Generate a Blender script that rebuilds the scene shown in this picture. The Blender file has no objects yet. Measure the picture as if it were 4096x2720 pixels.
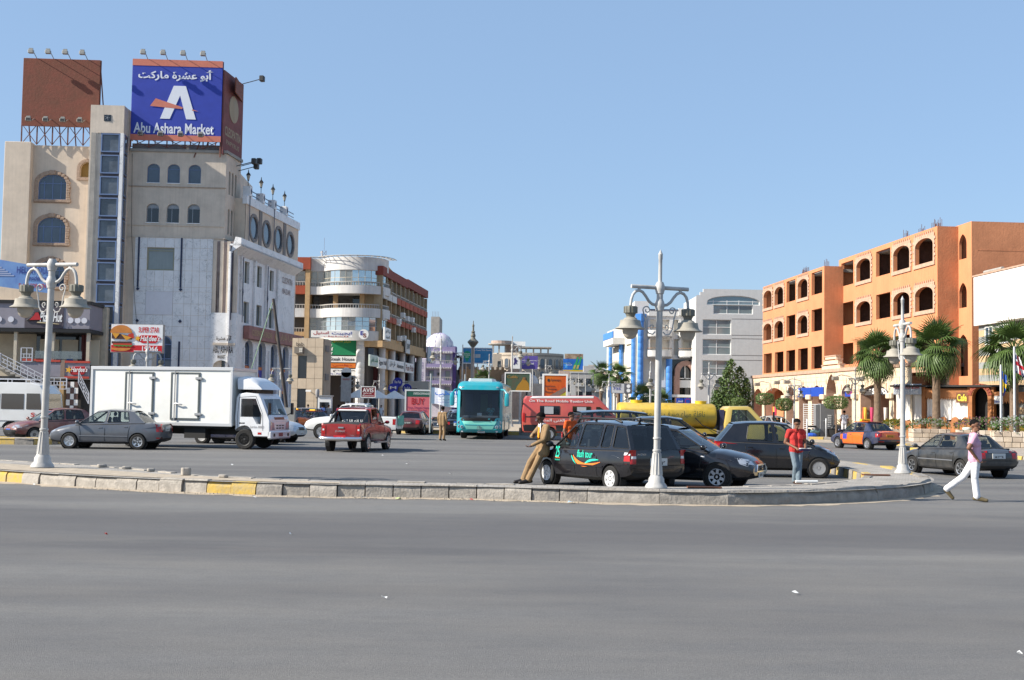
import bpy,bmesh,math,random
import numpy as np
from mathutils import Vector,Matrix
from mathutils.bvhtree import BVHTree
RAD = math.radians
SC = bpy.context.scene
COL = SC.collection
random.seed(7)
# ---------------------------------------------------------------- camera
cd = bpy.data.cameras.new('camera')
cd.sensor_width = 23.6
cd.lens = 28.0
cd.clip_end = 6000
cam = bpy.data.objects.new('camera',cd)
COL.objects.link(cam)
pit,rol = math.atan(261 / 4860),RAD(.9)
fw = Vector((0,math.cos(pit),math.sin(pit)))
up0 = Vector((0,-math.sin(pit),math.cos(pit)))
rt = Vector((1,0,0)) * math.cos(rol) + up0 * math.sin(rol)
up = Vector((-1,0,0)) * math.sin(rol) + up0 * math.cos(rol)
mw = Matrix((rt,up,-fw)).transposed().to_4x4()
mw.translation = (0,0,1.9)
cam.matrix_world = mw
SC.camera = cam
# ---------------------------------------------------------------- sky and sun
SUN_EL,SUN_AZ = RAD(33),RAD(15)
sdir = Vector((-math.cos(SUN_AZ) * math.cos(SUN_EL),-math.sin(SUN_AZ) * math.cos(SUN_EL),math.sin(SUN_EL)))
w = bpy.data.worlds.new('World')
SC.world = w
w.use_nodes = True
nt = w.node_tree
sk = nt.nodes.new('ShaderNodeTexSky')
sk.sky_type = 'NISHITA'
sk.sun_disc = False
sk.sun_elevation = SUN_EL
sk.sun_rotation = math.atan2(sdir.x,sdir.y)
sk.air_density = 1.0
sk.dust_density = 1.0
sk.ozone_density = 3.6
bg = nt.nodes['Background']
bg.inputs[1].default_value = .1
hz = nt.nodes.new('ShaderNodeMix'); hz.data_type = 'RGBA'      # even pale haze over the whole sky
hz.inputs[0].default_value = .58; hz.inputs[7].default_value = (2.05,3.05,4.55,1)
nt.links.new(sk.outputs[0],hz.inputs[6]); nt.links.new(hz.outputs[2],bg.inputs[0])
sl = bpy.data.lights.new('sun','SUN')
sl.energy = 4.6
sl.angle = RAD(.53)
sl.color = (1,.93,.82)
so = bpy.data.objects.new('sun',sl)
COL.objects.link(so)
so.rotation_euler = sdir.to_track_quat('Z','Y').to_euler()
SC.view_settings.view_transform = 'Standard'
SC.view_settings.look = 'None'
SC.view_settings.exposure = 0.85
SC.view_settings.gamma = 1
SC.cycles.max_bounces = 6
SC.cycles.transparent_max_bounces = 10
SC.cycles.caustics_reflective = False
SC.cycles.caustics_refractive = False
# ---------------------------------------------------------------- materials
MATS = {}
def mat(name,c,rough=.75,metal=0.,var=0.,vs=2.,bump=0.,bs=30.,spec=.4,coat=0.,streak=0.,c2=None,alpha=None):
 if name in MATS: return MATS[name]
 m = bpy.data.materials.new(name); m.use_nodes = True
 t = m.node_tree; n = t.nodes; L = t.links
 b = n['Principled BSDF']
 b.inputs['Base Color'].default_value = (*c,1)
 b.inputs['Roughness'].default_value = rough
 b.inputs['Metallic'].default_value = metal
 b.inputs['Specular IOR Level'].default_value = spec
 if coat:
  b.inputs['Coat Weight'].default_value = coat; b.inputs['Coat Roughness'].default_value = .04
 if var or bump or streak:
  tc = n.new('ShaderNodeTexCoord')
 if var:
  nz = n.new('ShaderNodeTexNoise'); nz.inputs['Scale'].default_value = vs; nz.inputs['Detail'].default_value = 6
  nz.inputs['Roughness'].default_value = .65
  L.new(tc.outputs['Object'],nz.inputs['Vector'])
  mr = n.new('ShaderNodeMapRange'); mr.inputs[1].default_value = .32; mr.inputs[2].default_value = .68
  L.new(nz.outputs['Fac'],mr.inputs[0])
  mx = n.new('ShaderNodeMix'); mx.data_type = 'RGBA'
  d = c2 or tuple(max(0,k * (1 - var)) for k in c)
  mx.inputs[6].default_value = (*(tuple(min(1,k * (1 + var * .6)) for k in c) if not c2 else c),1)
  mx.inputs[7].default_value = (*d,1)
  L.new(mr.outputs[0],mx.inputs[0])
  out = mx.outputs[2]
  if streak:
   mp = n.new('ShaderNodeMapping'); mp.inputs['Scale'].default_value = (3,3,.12)
   L.new(tc.outputs['Object'],mp.inputs[0])
   n2 = n.new('ShaderNodeTexNoise'); n2.inputs['Scale'].default_value = 2.2; n2.inputs['Detail'].default_value = 5
   L.new(mp.outputs[0],n2.inputs['Vector'])
   r2 = n.new('ShaderNodeMapRange'); r2.inputs[1].default_value = .45; r2.inputs[2].default_value = .75
   r2.inputs[3].default_value = 0; r2.inputs[4].default_value = streak
   L.new(n2.outputs['Fac'],r2.inputs[0])
   m2 = n.new('ShaderNodeMix'); m2.data_type = 'RGBA'
   m2.inputs[7].default_value = (*(k * .45 for k in c),1)
   L.new(r2.outputs[0],m2.inputs[0]); L.new(out,m2.inputs[6]); out = m2.outputs[2]
  L.new(out,b.inputs['Base Color'])
 if bump:
  nb = n.new('ShaderNodeTexNoise'); nb.inputs['Scale'].default_value = bs; nb.inputs['Detail'].default_value = 5
  L.new(tc.outputs['Object'],nb.inputs['Vector'])
  bp = n.new('ShaderNodeBump'); bp.inputs['Strength'].default_value = bump; bp.inputs['Distance'].default_value = .02
  L.new(nb.outputs['Fac'],bp.inputs['Height']); L.new(bp.outputs[0],b.inputs['Normal'])
 MATS[name] = m
 return m
def glass(name,tint,refl=.22,rough=.03):
 if name in MATS: return MATS[name]
 m = bpy.data.materials.new(name); m.use_nodes = True
 t = m.node_tree; n = t.nodes; L = t.links
 n.remove(n['Principled BSDF'])
 tr = n.new('ShaderNodeBsdfTransparent'); tr.inputs[0].default_value = (*tint,1)
 gl = n.new('ShaderNodeBsdfGlossy'); gl.inputs['Roughness'].default_value = rough
 lw = n.new('ShaderNodeLayerWeight'); lw.inputs[0].default_value = .5
 pw = n.new('ShaderNodeMath'); pw.operation = 'POWER'; pw.inputs[1].default_value = 4; L.new(lw.outputs['Facing'],pw.inputs[0])
 mr = n.new('ShaderNodeMapRange'); mr.inputs[3].default_value = refl; mr.inputs[4].default_value = .75
 L.new(pw.outputs[0],mr.inputs[0])
 mx = n.new('ShaderNodeMixShader'); L.new(mr.outputs[0],mx.inputs[0]); L.new(tr.outputs[0],mx.inputs[1]); L.new(gl.outputs[0],mx.inputs[2])
 L.new(mx.outputs[0],n['Material Output'].inputs[0])
 MATS[name] = m
 return m
def paint(name,c,rough=.28,metal=.0,dust=.12):
 """car paint: coated, with a thin uneven coat of pale dust"""
 if name in MATS: return MATS[name]
 m = mat(name,c,rough,metal,spec=.5,coat=.6)
 t = m.node_tree; n = t.nodes; L = t.links; b = n['Principled BSDF']
 tc = n.new('ShaderNodeTexCoord'); nz = n.new('ShaderNodeTexNoise'); nz.inputs['Scale'].default_value = 3; nz.inputs['Detail'].default_value = 8
 L.new(tc.outputs['Object'],nz.inputs['Vector'])
 mr = n.new('ShaderNodeMapRange'); mr.inputs[1].default_value = .35; mr.inputs[2].default_value = .8; mr.inputs[4].default_value = dust * 2
 L.new(nz.outputs['Fac'],mr.inputs[0])
 mx = n.new('ShaderNodeMix'); mx.data_type = 'RGBA'; mx.inputs[6].default_value = (*c,1); mx.inputs[7].default_value = (.36,.31,.25,1)
 L.new(mr.outputs[0],mx.inputs[0]); L.new(mx.outputs[2],b.inputs['Base Color'])
 return m
# ---------------------------------------------------------------- mesh building
class MB:
 def __init__(s): s.v = []; s.f = []; s.m = []
 def add(s,vs,fs,m=0):
  o = len(s.v); s.v += [tuple(p) for p in vs]
  for f in fs: s.f.append([i + o for i in f]); s.m.append(m)
  return s
 def poly(s,pts,m=0): return s.add(pts,[list(range(len(pts)))],m)
 def box(s,x0,y0,z0,x1,y1,z1,m=0):
  return s.add([(x0,y0,z0),(x1,y0,z0),(x1,y1,z0),(x0,y1,z0),(x0,y0,z1),(x1,y0,z1),(x1,y1,z1),(x0,y1,z1)],
                     [(0,3,2,1),(4,5,6,7),(0,1,5,4),(1,2,6,5),(2,3,7,6),(3,0,4,7)],m)
 def bar(s,p,q,w,h=None,m=0):
  p,q = Vector(p),Vector(q); d = (q - p).normalized(); h = h or w
  a = d.cross(Vector((0,0,1)));  a = a.normalized() if a.length > 1e-3 else Vector((1,0,0))
  b = a.cross(d).normalized(); a *= w / 2; b *= h / 2
  return s.add([p - a - b,p + a - b,p + a + b,p - a + b,q - a - b,q + a - b,q + a + b,q - a + b],
                     [(0,3,2,1),(4,5,6,7),(0,1,5,4),(1,2,6,5),(2,3,7,6),(3,0,4,7)],m)
 def prism(s,poly,y0,y1,m=0):
  """poly in (x,z), extruded along y"""
  n = len(poly)
  vs = [(x,y0,z) for x,z in poly] + [(x,y1,z) for x,z in poly]
  return s.add(vs,[list(range(n)),list(range(2 * n - 1,n - 1,-1))] + [(i,i + n,(i + 1) % n + n,(i + 1) % n) for i in range(n)],m)
 def slab(s,poly,z0,z1,m=0):
  n = len(poly)
  vs = [(x,y,z0) for x,y in poly] + [(x,y,z1) for x,y in poly]
  return s.add(vs,[list(range(n - 1,-1,-1)),list(range(n,2 * n))] + [(i,(i + 1) % n,(i + 1) % n + n,i + n) for i in range(n)],m)
 def loft(s,rings,cap=True,m=0,closed=True):
  n = len(rings[0]); vs = [p for r in rings for p in r]; fs = []
  for k in range(len(rings) - 1):
   for i in range(n if closed else n - 1):
    j = (i + 1) % n; fs.append((k * n + i,k * n + j,(k + 1) * n + j,(k + 1) * n + i))
  if cap and closed: fs += [list(range(n - 1,-1,-1)),list(range((len(rings) - 1) * n,len(rings) * n))]
  return s.add(vs,fs,m)
 def tube(s,pts,r,n=8,m=0):
  pts = [Vector(p) for p in pts]; rs = r if isinstance(r,(list,tuple)) else [r] * len(pts)
  rings = []; a = None
  for i,p in enumerate(pts):
   d = (pts[min(i + 1,len(pts) - 1)] - pts[max(i - 1,0)]).normalized()
   if a is None:
    a = d.cross(Vector((0,0,1)));  a = a.normalized() if a.length > .01 else Vector((1,0,0))
   else:
    a = (a - d * a.dot(d)).normalized()
   b = d.cross(a)
   rings.append([p + a * rs[i] * math.cos(6.28319 * k / n) + b * rs[i] * math.sin(6.28319 * k / n) for k in range(n)])
  return s.loft(rings,True,m)
 def lathe(s,prof,n=16,c=(0,0,0),axis='z',m=0):
  rings = []
  for r,z in prof:
   ring = []
   for k in range(n):
    a = 6.283185 * k / n; x,y = max(r,.0005) * math.cos(a),max(r,.0005) * math.sin(a)
    q = (x,y,z) if axis == 'z' else ((x,z,-y) if axis == 'y' else (z,x,y))
    ring.append((q[0] + c[0],q[1] + c[1],q[2] + c[2]))
   rings.append(ring)
  return s.loft(rings,True,m)
 def ell(s,c,r,n=12,k=8,m=0):
  return s.add(*ellv(c,r,n,k),m)
 def mesh(s,name,mats,smooth=None,bevel=0,fix=True):
  me = bpy.data.meshes.new(name)
  me.from_pydata(s.v,[],s.f)
  for mm in (mats if isinstance(mats,(list,tuple)) else [mats]): me.materials.append(mm)
  me.polygons.foreach_set('material_index',s.m)
  if fix or bevel:
   b = bmesh.new(); b.from_mesh(me)
   if fix: bmesh.ops.recalc_face_normals(b,faces=b.faces)
   if bevel: bmesh.ops.bevel(b,geom=[e for e in b.edges if len(e.link_faces) == 2 and e.calc_face_angle(0) > .5],offset=bevel,segments=1,profile=.5,affect='EDGES')
   b.to_mesh(me); b.free()
  if smooth is not None:
   me.shade_smooth() if hasattr(me,'shade_smooth') else None
   me.set_sharp_from_angle(angle=RAD(smooth))
  me.update()
  return me
 def build(s,name,mats,parent=None,smooth=None,bevel=0,fix=True,loc=None,rz=0):
  return place(name,s.mesh(name,mats,smooth,bevel,fix),parent,loc,rz)
def ellv(c,r,n=12,k=8):
 vs = [(c[0],c[1],c[2] - r[2])]; fs = []
 for i in range(1,k):
  t = -math.pi / 2 + math.pi * i / k
  vs += [(c[0] + r[0] * math.cos(t) * math.cos(6.28319 * j / n),c[1] + r[1] * math.cos(t) * math.sin(6.28319 * j / n),c[2] + r[2] * math.sin(t)) for j in range(n)]
 vs.append((c[0],c[1],c[2] + r[2])); e = len(vs) - 1
 for j in range(n):
  fs.append((0,1 + (j + 1) % n,1 + j)); fs.append((e,e - n + j,e - n + (j + 1) % n))
 for i in range(k - 2):
  for j in range(n):
   a = 1 + i * n + j; b = 1 + i * n + (j + 1) % n; fs.append((a,b,b + n,a + n))
 return vs,fs
def place(name,me,parent=None,loc=None,rz=0):
 o = bpy.data.objects.new(name,me); COL.objects.link(o)
 if parent: o.parent = parent
 if loc is not None: o.location = loc
 if rz: o.rotation_euler = (0,0,rz)
 return o
def tag(o,label,cat,group=None):
 o['label'] = label; o['category'] = cat
 if group: o['group'] = group
 return o
def thing(name,label,cat,loc=(0,0,0),rz=0,group=None,sc=1):
 o = bpy.data.objects.new(name,None); COL.objects.link(o)
 o.location = loc; o.rotation_euler = (0,0,rz); o.scale = (sc,) * 3; o.empty_display_size = .2
 return tag(o,label,cat,group)
def struct(o,kind='structure'): o['kind'] = kind; return o
def copy_tree(o,parent=None):
 c = o.copy(); COL.objects.link(c); c.parent = parent
 for ch in o.children: copy_tree(ch,c)
 return c
def again(o,loc,rz,label,sc=None):
 c = copy_tree(o); c.location = loc; c.rotation_euler = (0,0,rz); c['label'] = label
 if sc: c.scale = (sc,) * 3
 return c
# ---------------------------------------------------------------- lettering
AF = {'ء': (0xFE80,1),'آ': (0xFE81,2),'أ': (0xFE83,2),'ؤ': (0xFE85,2),'إ': (0xFE87,2),'ئ': (0xFE89,4),'ا': (0xFE8D,2),'ب': (0xFE8F,4),'ة': (0xFE93,2),'ت': (0xFE95,4),'ث': (0xFE99,4),'ج': (0xFE9D,4),'ح': (0xFEA1,4),'خ': (0xFEA5,4),'د': (0xFEA9,2),'ذ': (0xFEAB,2),'ر': (0xFEAD,2),'ز': (0xFEAF,2),'س': (0xFEB1,4),'ش': (0xFEB5,4),'ص': (0xFEB9,4),'ض': (0xFEBD,4),'ط': (0xFEC1,4),'ظ': (0xFEC5,4),'ع': (0xFEC9,4),'غ': (0xFECD,4),'ف': (0xFED1,4),'ق': (0xFED5,4),'ك': (0xFED9,4),'ل': (0xFEDD,4),'م': (0xFEE1,4),'ن': (0xFEE5,4),'ه': (0xFEE9,4),'و': (0xFEED,2),'ى': (0xFEEF,2),'ي': (0xFEF1,4)}
def ar(s):
 o = []
 for i,c in enumerate(s):
  if c not in AF: o.append(c); continue
  b,n = AF[c]
  pj = i > 0 and s[i - 1] in AF and AF[s[i - 1]][1] == 4
  nj = i + 1 < len(s) and s[i + 1] in AF and AF[s[i + 1]][1] >= 2 and n == 4
  o.append(chr(b + ((3 if pj else 2) if nj else (1 if pj else 0))))
 return ''.join(reversed(o))
_TC = {}
TMP = bpy.data.scenes.new('bench')          # a bench on which single meshes are worked; emptied and removed at the end
def baked(o,*others):
 for q in (o,*others): TMP.collection.objects.link(q)
 TMP.view_layers[0].update(); dg = TMP.view_layers[0].depsgraph
 me = bpy.data.meshes.new_from_object(o.evaluated_get(dg))
 for q in (o,*others): TMP.collection.objects.unlink(q)
 return me
def textmesh(s,m,bold=0.,shear=0.):
 k = (s,m.name,bold,shear)
 if k in _TC: return _TC[k]
 cu = bpy.data.curves.new('lettering','FONT'); cu.body = s; cu.size = 1; cu.offset = bold; cu.shear = shear; cu.resolution_u = 3
 o = bpy.data.objects.new('lettering',cu)
 me = baked(o); bpy.data.objects.remove(o); bpy.data.curves.remove(cu)
 n = len(me.vertices); co = np.zeros(n * 3); me.vertices.foreach_get('co',co); co = co.reshape(-1,3)
 lo,hi = co.min(0),co.max(0)
 co[:,:2] -= lo[:2]
 me.vertices.foreach_set('co',np.stack([co[:,0],0 * co[:,0],co[:,1]],1).ravel())
 me.materials.clear(); me.materials.append(m)
 _TC[k] = (me,hi[0] - lo[0],hi[1] - lo[1])
 return _TC[k]
def text(s,m,parent,x0,z0,x1=None,z1=None,y=-.01,bold=.012,name='lettering',shear=0.,mtx=None):
 """lettering in the parent's x-z plane, facing -y, filling the box x0..x1, z0..z1 (one of x1, z1 may be left to the aspect)"""
 me,w_,h_ = textmesh(s,m,bold,shear)
 sx = (x1 - x0) / w_ if x1 is not None else None
 sz = (z1 - z0) / h_ if z1 is not None else None
 sx = sx or sz; sz = sz or sx
 o = place(name,me,parent)
 M = Matrix.Translation((x0,y,z0)) @ Matrix.Diagonal((sx,1,sz,1))
 o.matrix_local = (mtx @ M) if mtx else M
 return o
# ---------------------------------------------------------------- walls with openings
def OP(x0,x1,z0,z1,rt=0,rb=0,pt=False): return (x0,x1,z0,z1,rt,rb,pt)
def outline(op,n=10):
 x0,x1,z0,z1,rt_,rb,pt = op; cx,a = (x0 + x1) / 2,(x1 - x0) / 2; P = []
 if rb:
  P += [(cx + a * math.cos(math.pi + math.pi * i / n),z0 + rb + rb * math.sin(math.pi + math.pi * i / n)) for i in range(n + 1)]
 else: P += [(x0,z0),(x1,z0)]
 if rt_:
  for i in range(n + 1):
   c,s_ = math.cos(math.pi * i / n),math.sin(math.pi * i / n)
   if pt: s_ = .72 * s_ + .28 * (1 - abs(c))
   q = (cx + a * c,z1 - rt_ + rt_ * s_)
   if abs(q[0] - P[-1][0]) + abs(q[1] - P[-1][1]) > 1e-4: P.append(q)
 else: P += [(x1,z1),(x0,z1)]
 if abs(P[0][0] - P[-1][0]) + abs(P[0][1] - P[-1][1]) < 1e-4: P.pop()
 return P
def wall(mb,x0,x1,z0,z1,ops,y=0.,t=.3,m=0,mr=None):
 mr = m if mr is None else mr
 xs = sorted({x0,x1} | {v for o in ops for v in o[:2] if x0 < v < x1}); zs = sorted({z0,z1} | {v for o in ops for v in o[2:4] if z0 < v < z1})
 for zi in range(len(zs) - 1):
  zc = (zs[zi] + zs[zi + 1]) / 2; st = None
  for xi in range(len(xs)):
   solid = xi < len(xs) - 1 and not any(o[0] < (xs[xi] + xs[xi + 1]) / 2 < o[1] and o[2] < zc < o[3] for o in ops)
   if solid and st is None: st = xs[xi]
   if not solid and st is not None:
    mb.poly([(st,y,zs[zi]),(xs[xi],y,zs[zi]),(xs[xi],y,zs[zi + 1]),(st,y,zs[zi + 1])],m); st = None
 for o in ops:
  P = outline(o); n = len(P); cx = (o[0] + o[1]) / 2
  for i in range(n):
   a,b = P[i],P[(i + 1) % n]
   mb.poly([(a[0],y,a[1]),(b[0],y,b[1]),(b[0],y + t,b[1]),(a[0],y + t,a[1])],mr)
   for lim,zc in ((o[4] and o[3] - o[4] - 1e-4,o[3]),(o[5] and -(o[2] + o[5] + 1e-4),o[2])):
    if not lim: continue
    ok = (min(a[1],b[1]) >= lim) if lim > 0 else (max(a[1],b[1]) <= -lim)
    if ok and abs(a[0] - b[0]) > 1e-5:
     k = o[1] if (a[0] + b[0]) / 2 > cx else o[0]
     mb.poly([(a[0],y,a[1]),(b[0],y,b[1]),(k,y,zc)],m)
 for o in ops:   # the piece between the two fans of an arch, at its crown
  if o[4]: pass
 return mb
def shrink(P,w):
 xs = [p[0] for p in P]; zs = [p[1] for p in P]; cx,cz = (min(xs) + max(xs)) / 2,(min(zs) + max(zs)) / 2
 kx,kz = 1 - 2 * w / (max(xs) - min(xs)),1 - 2 * w / (max(zs) - min(zs))
 return [(cx + (x - cx) * kx,cz + (z - cz) * kz) for x,z in P]
def ring(mb,P,Q,y0,y1,m=0):
 """a flat moulding between outlines P (outer) and Q (inner), front at y0, back at y1"""
 n = len(P)
 for i in range(n):
  j = (i + 1) % n
  a,b,c,d = P[i],P[j],Q[j],Q[i]
  mb.poly([(a[0],y0,a[1]),(b[0],y0,b[1]),(c[0],y0,c[1]),(d[0],y0,d[1])],m)
  mb.poly([(a[0],y0,a[1]),(a[0],y1,a[1]),(b[0],y1,b[1]),(b[0],y0,b[1])],m)
  mb.poly([(d[0],y0,d[1]),(c[0],y0,c[1]),(c[0],y1,c[1]),(d[0],y1,d[1])],m)
 return mb
def window(parent,op,y,fm,gm,fw_=.06,mx=(),mz=(),name='window',sill=None,split=False):
 """frame (with bars at mx, mz) as one part, its panes as sub-parts"""
 P = outline(op); f = MB(); ring(f,P,shrink(P,fw_),y - .04,y + .04)
 x0,x1,z0,z1,rt_,rb,_ = op
 for x in mx:
  f.box(x - fw_ * .4,y - .03,z0 + .02 + rb * .05,x + fw_ * .4,y + .03,z1 - (rt_ * .08 if abs(x - (x0 + x1) / 2) < .2 else rt_ * .75))
 for z in mz: f.box(x0 + .02,y - .031,z - fw_ * .4,x1 - .02,y + .031,z + fw_ * .4)
 w_ = f.build(name,fm,parent,fix=False)
 if split and not rt_ and not rb:
  ex = [x0 + fw_] + list(mx) + [x1 - fw_]; ez = [z0 + fw_] + list(mz) + [z1 - fw_]
  for i in range(len(ex) - 1):
   for j in range(len(ez) - 1):
    jt = random.uniform(-.006,.006)
    MB().poly([(ex[i],y + jt,ez[j]),(ex[i + 1],y - jt,ez[j]),(ex[i + 1],y - jt,ez[j + 1]),(ex[i],y + jt,ez[j + 1])]).build('pane',gm,w_,fix=False)
 else:
  MB().poly([(a,y,b) for a,b in shrink(P,fw_ * .8)]).build('pane',gm,w_,fix=False)
 if sill: MB().box(x0 - .08,y - .3,z0 - .1,x1 + .08,y - .02,z0 - .005).build('sill',sill,w_)
 return w_
# ---------------------------------------------------------------- shared materials
WHITE = mat('white_paint',(.8,.79,.76),.5,var=.06)
BLACK = mat('black_trim',(.012,.012,.013),.5)
DARK = mat('dark_interior',(.022,.02,.02),.85)
RUBBER = mat('tyre_rubber',(.022,.021,.02),.85,var=.4,vs=8)
CHROME = mat('chrome',(.75,.75,.76),.12,1)
ALLOY = mat('alloy',(.62,.63,.65),.28,.85)
STEEL = mat('steel',(.42,.42,.42),.4,.6,var=.2)
G_CAR = glass('car_glass',(.62,.68,.67),.07)
G_TINT = glass('tinted_glass',(.16,.17,.18),.08)
P_BLUE = mat('window_blue',(.05,.075,.11),.06,0,spec=.9,var=.35,vs=.6)
P_DARK = mat('window_dark',(.012,.014,.018),.05,0,spec=.8)
P_SKY = mat('window_mirror',(.55,.62,.66),.05,.85)
BEIGE = mat('beige_plaster',(.62,.53,.435),.9,var=.16,vs=.7,bump=.5,bs=14,streak=.22)
BEIGE2 = mat('sand_plaster',(.66,.55,.435),.9,var=.12,vs=.9,bump=.4,bs=14,streak=.15)
STONEF = mat('carved_stone',(.40,.29,.215),.9,var=.3,vs=6,bump=.9,bs=9)
CONC = mat('concrete',(.36,.335,.30),.9,var=.2,vs=1.6,bump=.3,streak=.3)
# ---------------------------------------------------------------- ground
def asphalt():
 m = bpy.data.materials.new('asphalt'); m.use_nodes = True
 n = m.node_tree.nodes; L = m.node_tree.links; b = n['Principled BSDF']; b.inputs['Roughness'].default_value = .88
 b.inputs['Specular IOR Level'].default_value = .25
 tc = n.new('ShaderNodeTexCoord')
 def noise(scale,det,mp=None,rough=.6):
  z = n.new('ShaderNodeTexNoise'); z.inputs['Scale'].default_value = scale; z.inputs['Detail'].default_value = det; z.inputs['Roughness'].default_value = rough
  if mp:
   q = n.new('ShaderNodeMapping'); q.inputs['Scale'].default_value = mp; q.inputs['Rotation'].default_value = (0,0,RAD(-4)); L.new(tc.outputs['Object'],q.inputs[0]); L.new(q.outputs[0],z.inputs['Vector'])
  else: L.new(tc.outputs['Object'],z.inputs['Vector'])
  return z.outputs['Fac']
 def rng(o,a,b_,c=0.,d=1.):
  r = n.new('ShaderNodeMapRange'); r.inputs[1].default_value = a; r.inputs[2].default_value = b_; r.inputs[3].default_value = c; r.inputs[4].default_value = d; L.new(o,r.inputs[0]); return r.outputs[0]
 def mix(f,a,b_):
  x = n.new('ShaderNodeMix'); x.data_type = 'RGBA'
  (L.new(f,x.inputs[0]) if not isinstance(f,float) else setattr(x.inputs[0],'default_value',f))
  for s,k in ((a,6),(b_,7)):
   L.new(s,x.inputs[k]) if not isinstance(s,tuple) else setattr(x.inputs[k],'default_value',(*s,1))
  return x.outputs[2]
 big = rng(noise(.35,5,(.16,1,1),.55),.36,.64)          # long wheel bands
 c = mix(big,(.125,.122,.124),(.225,.22,.21))
 fine = rng(noise(38,5,None,.75),.33,.67)
 c = mix(rng(noise(7,6,(.5,1,1),.7),.42,.66,0,.35),c,(.115,.112,.11))
 c = mix(rng(noise(1.1,8,(.35,1,1)),.40,.75,0,.5),c,(.26,.24,.21))
 c = mix(rng(fine,0,1,0,.6),c,(.085,.083,.082))
 c = mix(rng(noise(70,3),.58,.68,0,.6),c,(.30,.285,.26))
 c = mix(rng(noise(.8,10,(1,1,1),.75),.66,.72,0,.35),c,(.06,.06,.06))   # old oil spots
 sx = n.new('ShaderNodeSeparateXYZ'); L.new(tc.outputs['Object'],sx.inputs[0])       # the lane polished dark by tyres
 def ma(op,a,k):
  q = n.new('ShaderNodeMath'); q.operation = op; L.new(a,q.inputs[0]); (setattr(q.inputs[1],'default_value',k) if isinstance(k,(int,float)) else L.new(k,q.inputs[1])); return q.outputs[0]
 dy = ma('ADD',ma('SUBTRACT',sx.outputs[1],18.4),ma('MULTIPLY',ma('SUBTRACT',noise(.5,4,(.3,1,1)),.5),5))
 g_ = ma('POWER',ma('ABSOLUTE',ma('DIVIDE',dy,2.7),0),3)
 c = mix(rng(g_,0,1.2,.55,0),c,(.085,.083,.088))
 L.new(c,b.inputs['Base Color'])
 bp = n.new('ShaderNodeBump'); bp.inputs['Strength'].default_value = .8; bp.inputs['Distance'].default_value = .012
 L.new(noise(110,4),bp.inputs['Height']); L.new(bp.outputs[0],b.inputs['Normal'])
 return m
ASPH = asphalt()
g = MB(); g.poly([(-1500,-300,0),(1500,-300,0),(1500,2500,0),(-1500,2500,0)])
struct(g.build('ground',ASPH,fix=False))
KERB = mat('kerb_concrete',(.37,.335,.29),.92,var=.28,vs=5,bump=.8,bs=22)
KERBD = mat('kerb_dark',(.17,.16,.15),.92,var=.5,vs=7,bump=.8,bs=22,c2=(.33,.30,.26))
KERBY = mat('kerb_yellow',(.55,.36,.045),.85,var=.5,vs=6,bump=.6,bs=22,c2=(.40,.31,.16))
KERBR = mat('kerb_rough',(.22,.20,.175),.95,c2=(.36,.33,.29),var=.45,vs=4,bump=1,bs=14)
SAND = mat('dusty_sand',(.42,.35,.265),.97,var=.25,vs=4,bump=.5,bs=30)
def smoothpath(P,k=3):
 for _ in range(k):
  Q = [P[0]]
  for i in range(len(P) - 1):
   a,b = P[i],P[i + 1]
   Q += [(a[0] * .75 + b[0] * .25,a[1] * .75 + b[1] * .25),(a[0] * .25 + b[0] * .75,a[1] * .25 + b[1] * .75)]
  P = Q + [P[-1]]
 return P
def resample(P,step):
 out = [P[0]]; acc = 0; i = 0; cur = Vector(P[0])
 for q in P[1:]:
  q = Vector(q)
  while (q - cur).length + acc >= step:
   d = (q - cur); l = d.length; cur = cur + d * ((step - acc) / l); out.append(tuple(cur)); acc = 0
  acc += (q - cur).length; cur = q
 return out
def kerb_run(P,parent,matf,h=.27,depth=.24,gap=.012,rough=0.,cham=.07,inward=1):
 """kerb stones between the points of P; inward: side (+1 left of travel) on which the pavement lies"""
 nn = []
 for i in range(len(P)):
  a,b = Vector(P[max(i - 1,0)]),Vector(P[min(i + 1,len(P) - 1)]); d = (b - a).normalized(); nn.append(Vector((-d.y,d.x)) * inward)
 for i in range(len(P) - 1):
  a,b = Vector(P[i]),Vector(P[i + 1]); d = (b - a).normalized(); a = a + d * gap; b = b - d * gap
  j = random.uniform(-.03,.025); jz = random.uniform(-.028,.012)
  rings = []; K = 5 if rough else 3; rough_ = rough or .009
  for k in range(K + 1):
   t = k / K; p = a.lerp(b,t); n_ = nn[i].lerp(nn[i + 1],t); q = lambda o,z: (p.x + n_.x * o,p.y + n_.y * o,z)
   r = lambda s=1: random.uniform(-rough_,rough_) * s
   rings.append([q(j,-.02),q(j + .01 + r(.4),h * .55 + r(.5)),q(j + .02 + r(),h - cham + jz + r()),q(j + cham * .9 + r(),h + jz + r(.5)),q(depth,h + jz),q(depth,-.02)])
  MB().loft(rings).build('kerb_stone',matf(i,(a + b) / 2),parent,smooth=38 if rough else 20)
OUT = [(-24,35.5),(-18,31.8),(-14,29.1),(-11.44,27.41),(-9.1,26.05),(-6.56,25.05),(-4.07,24.45),(-1.71,24.6),(-.33,24.55),(1.36,24.15),(3.92,23.82),(5.6,24.3),(7.74,25.7),(9.3,27.5),(10.3,29.4),(10.9,32),(11.25,36),(11.1,39),(10.7,41.5),(10.3,42.3)]
INN = [(10.3,42.3),(9.9,40.5),(9.75,37.5),(9.55,35),(9.35,32.5),(8.9,30.3),(7.1,27.55),(5.8,26.45),(3.66,25.4),(2.0,25.3),(.39,25.35),(-3.37,25.75),(-5.24,26.0),(-6.19,26.35),(-7.26,27.25),(-9.59,29.7),(-13.2,32),(-18,35),(-24,38.5)]
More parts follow.
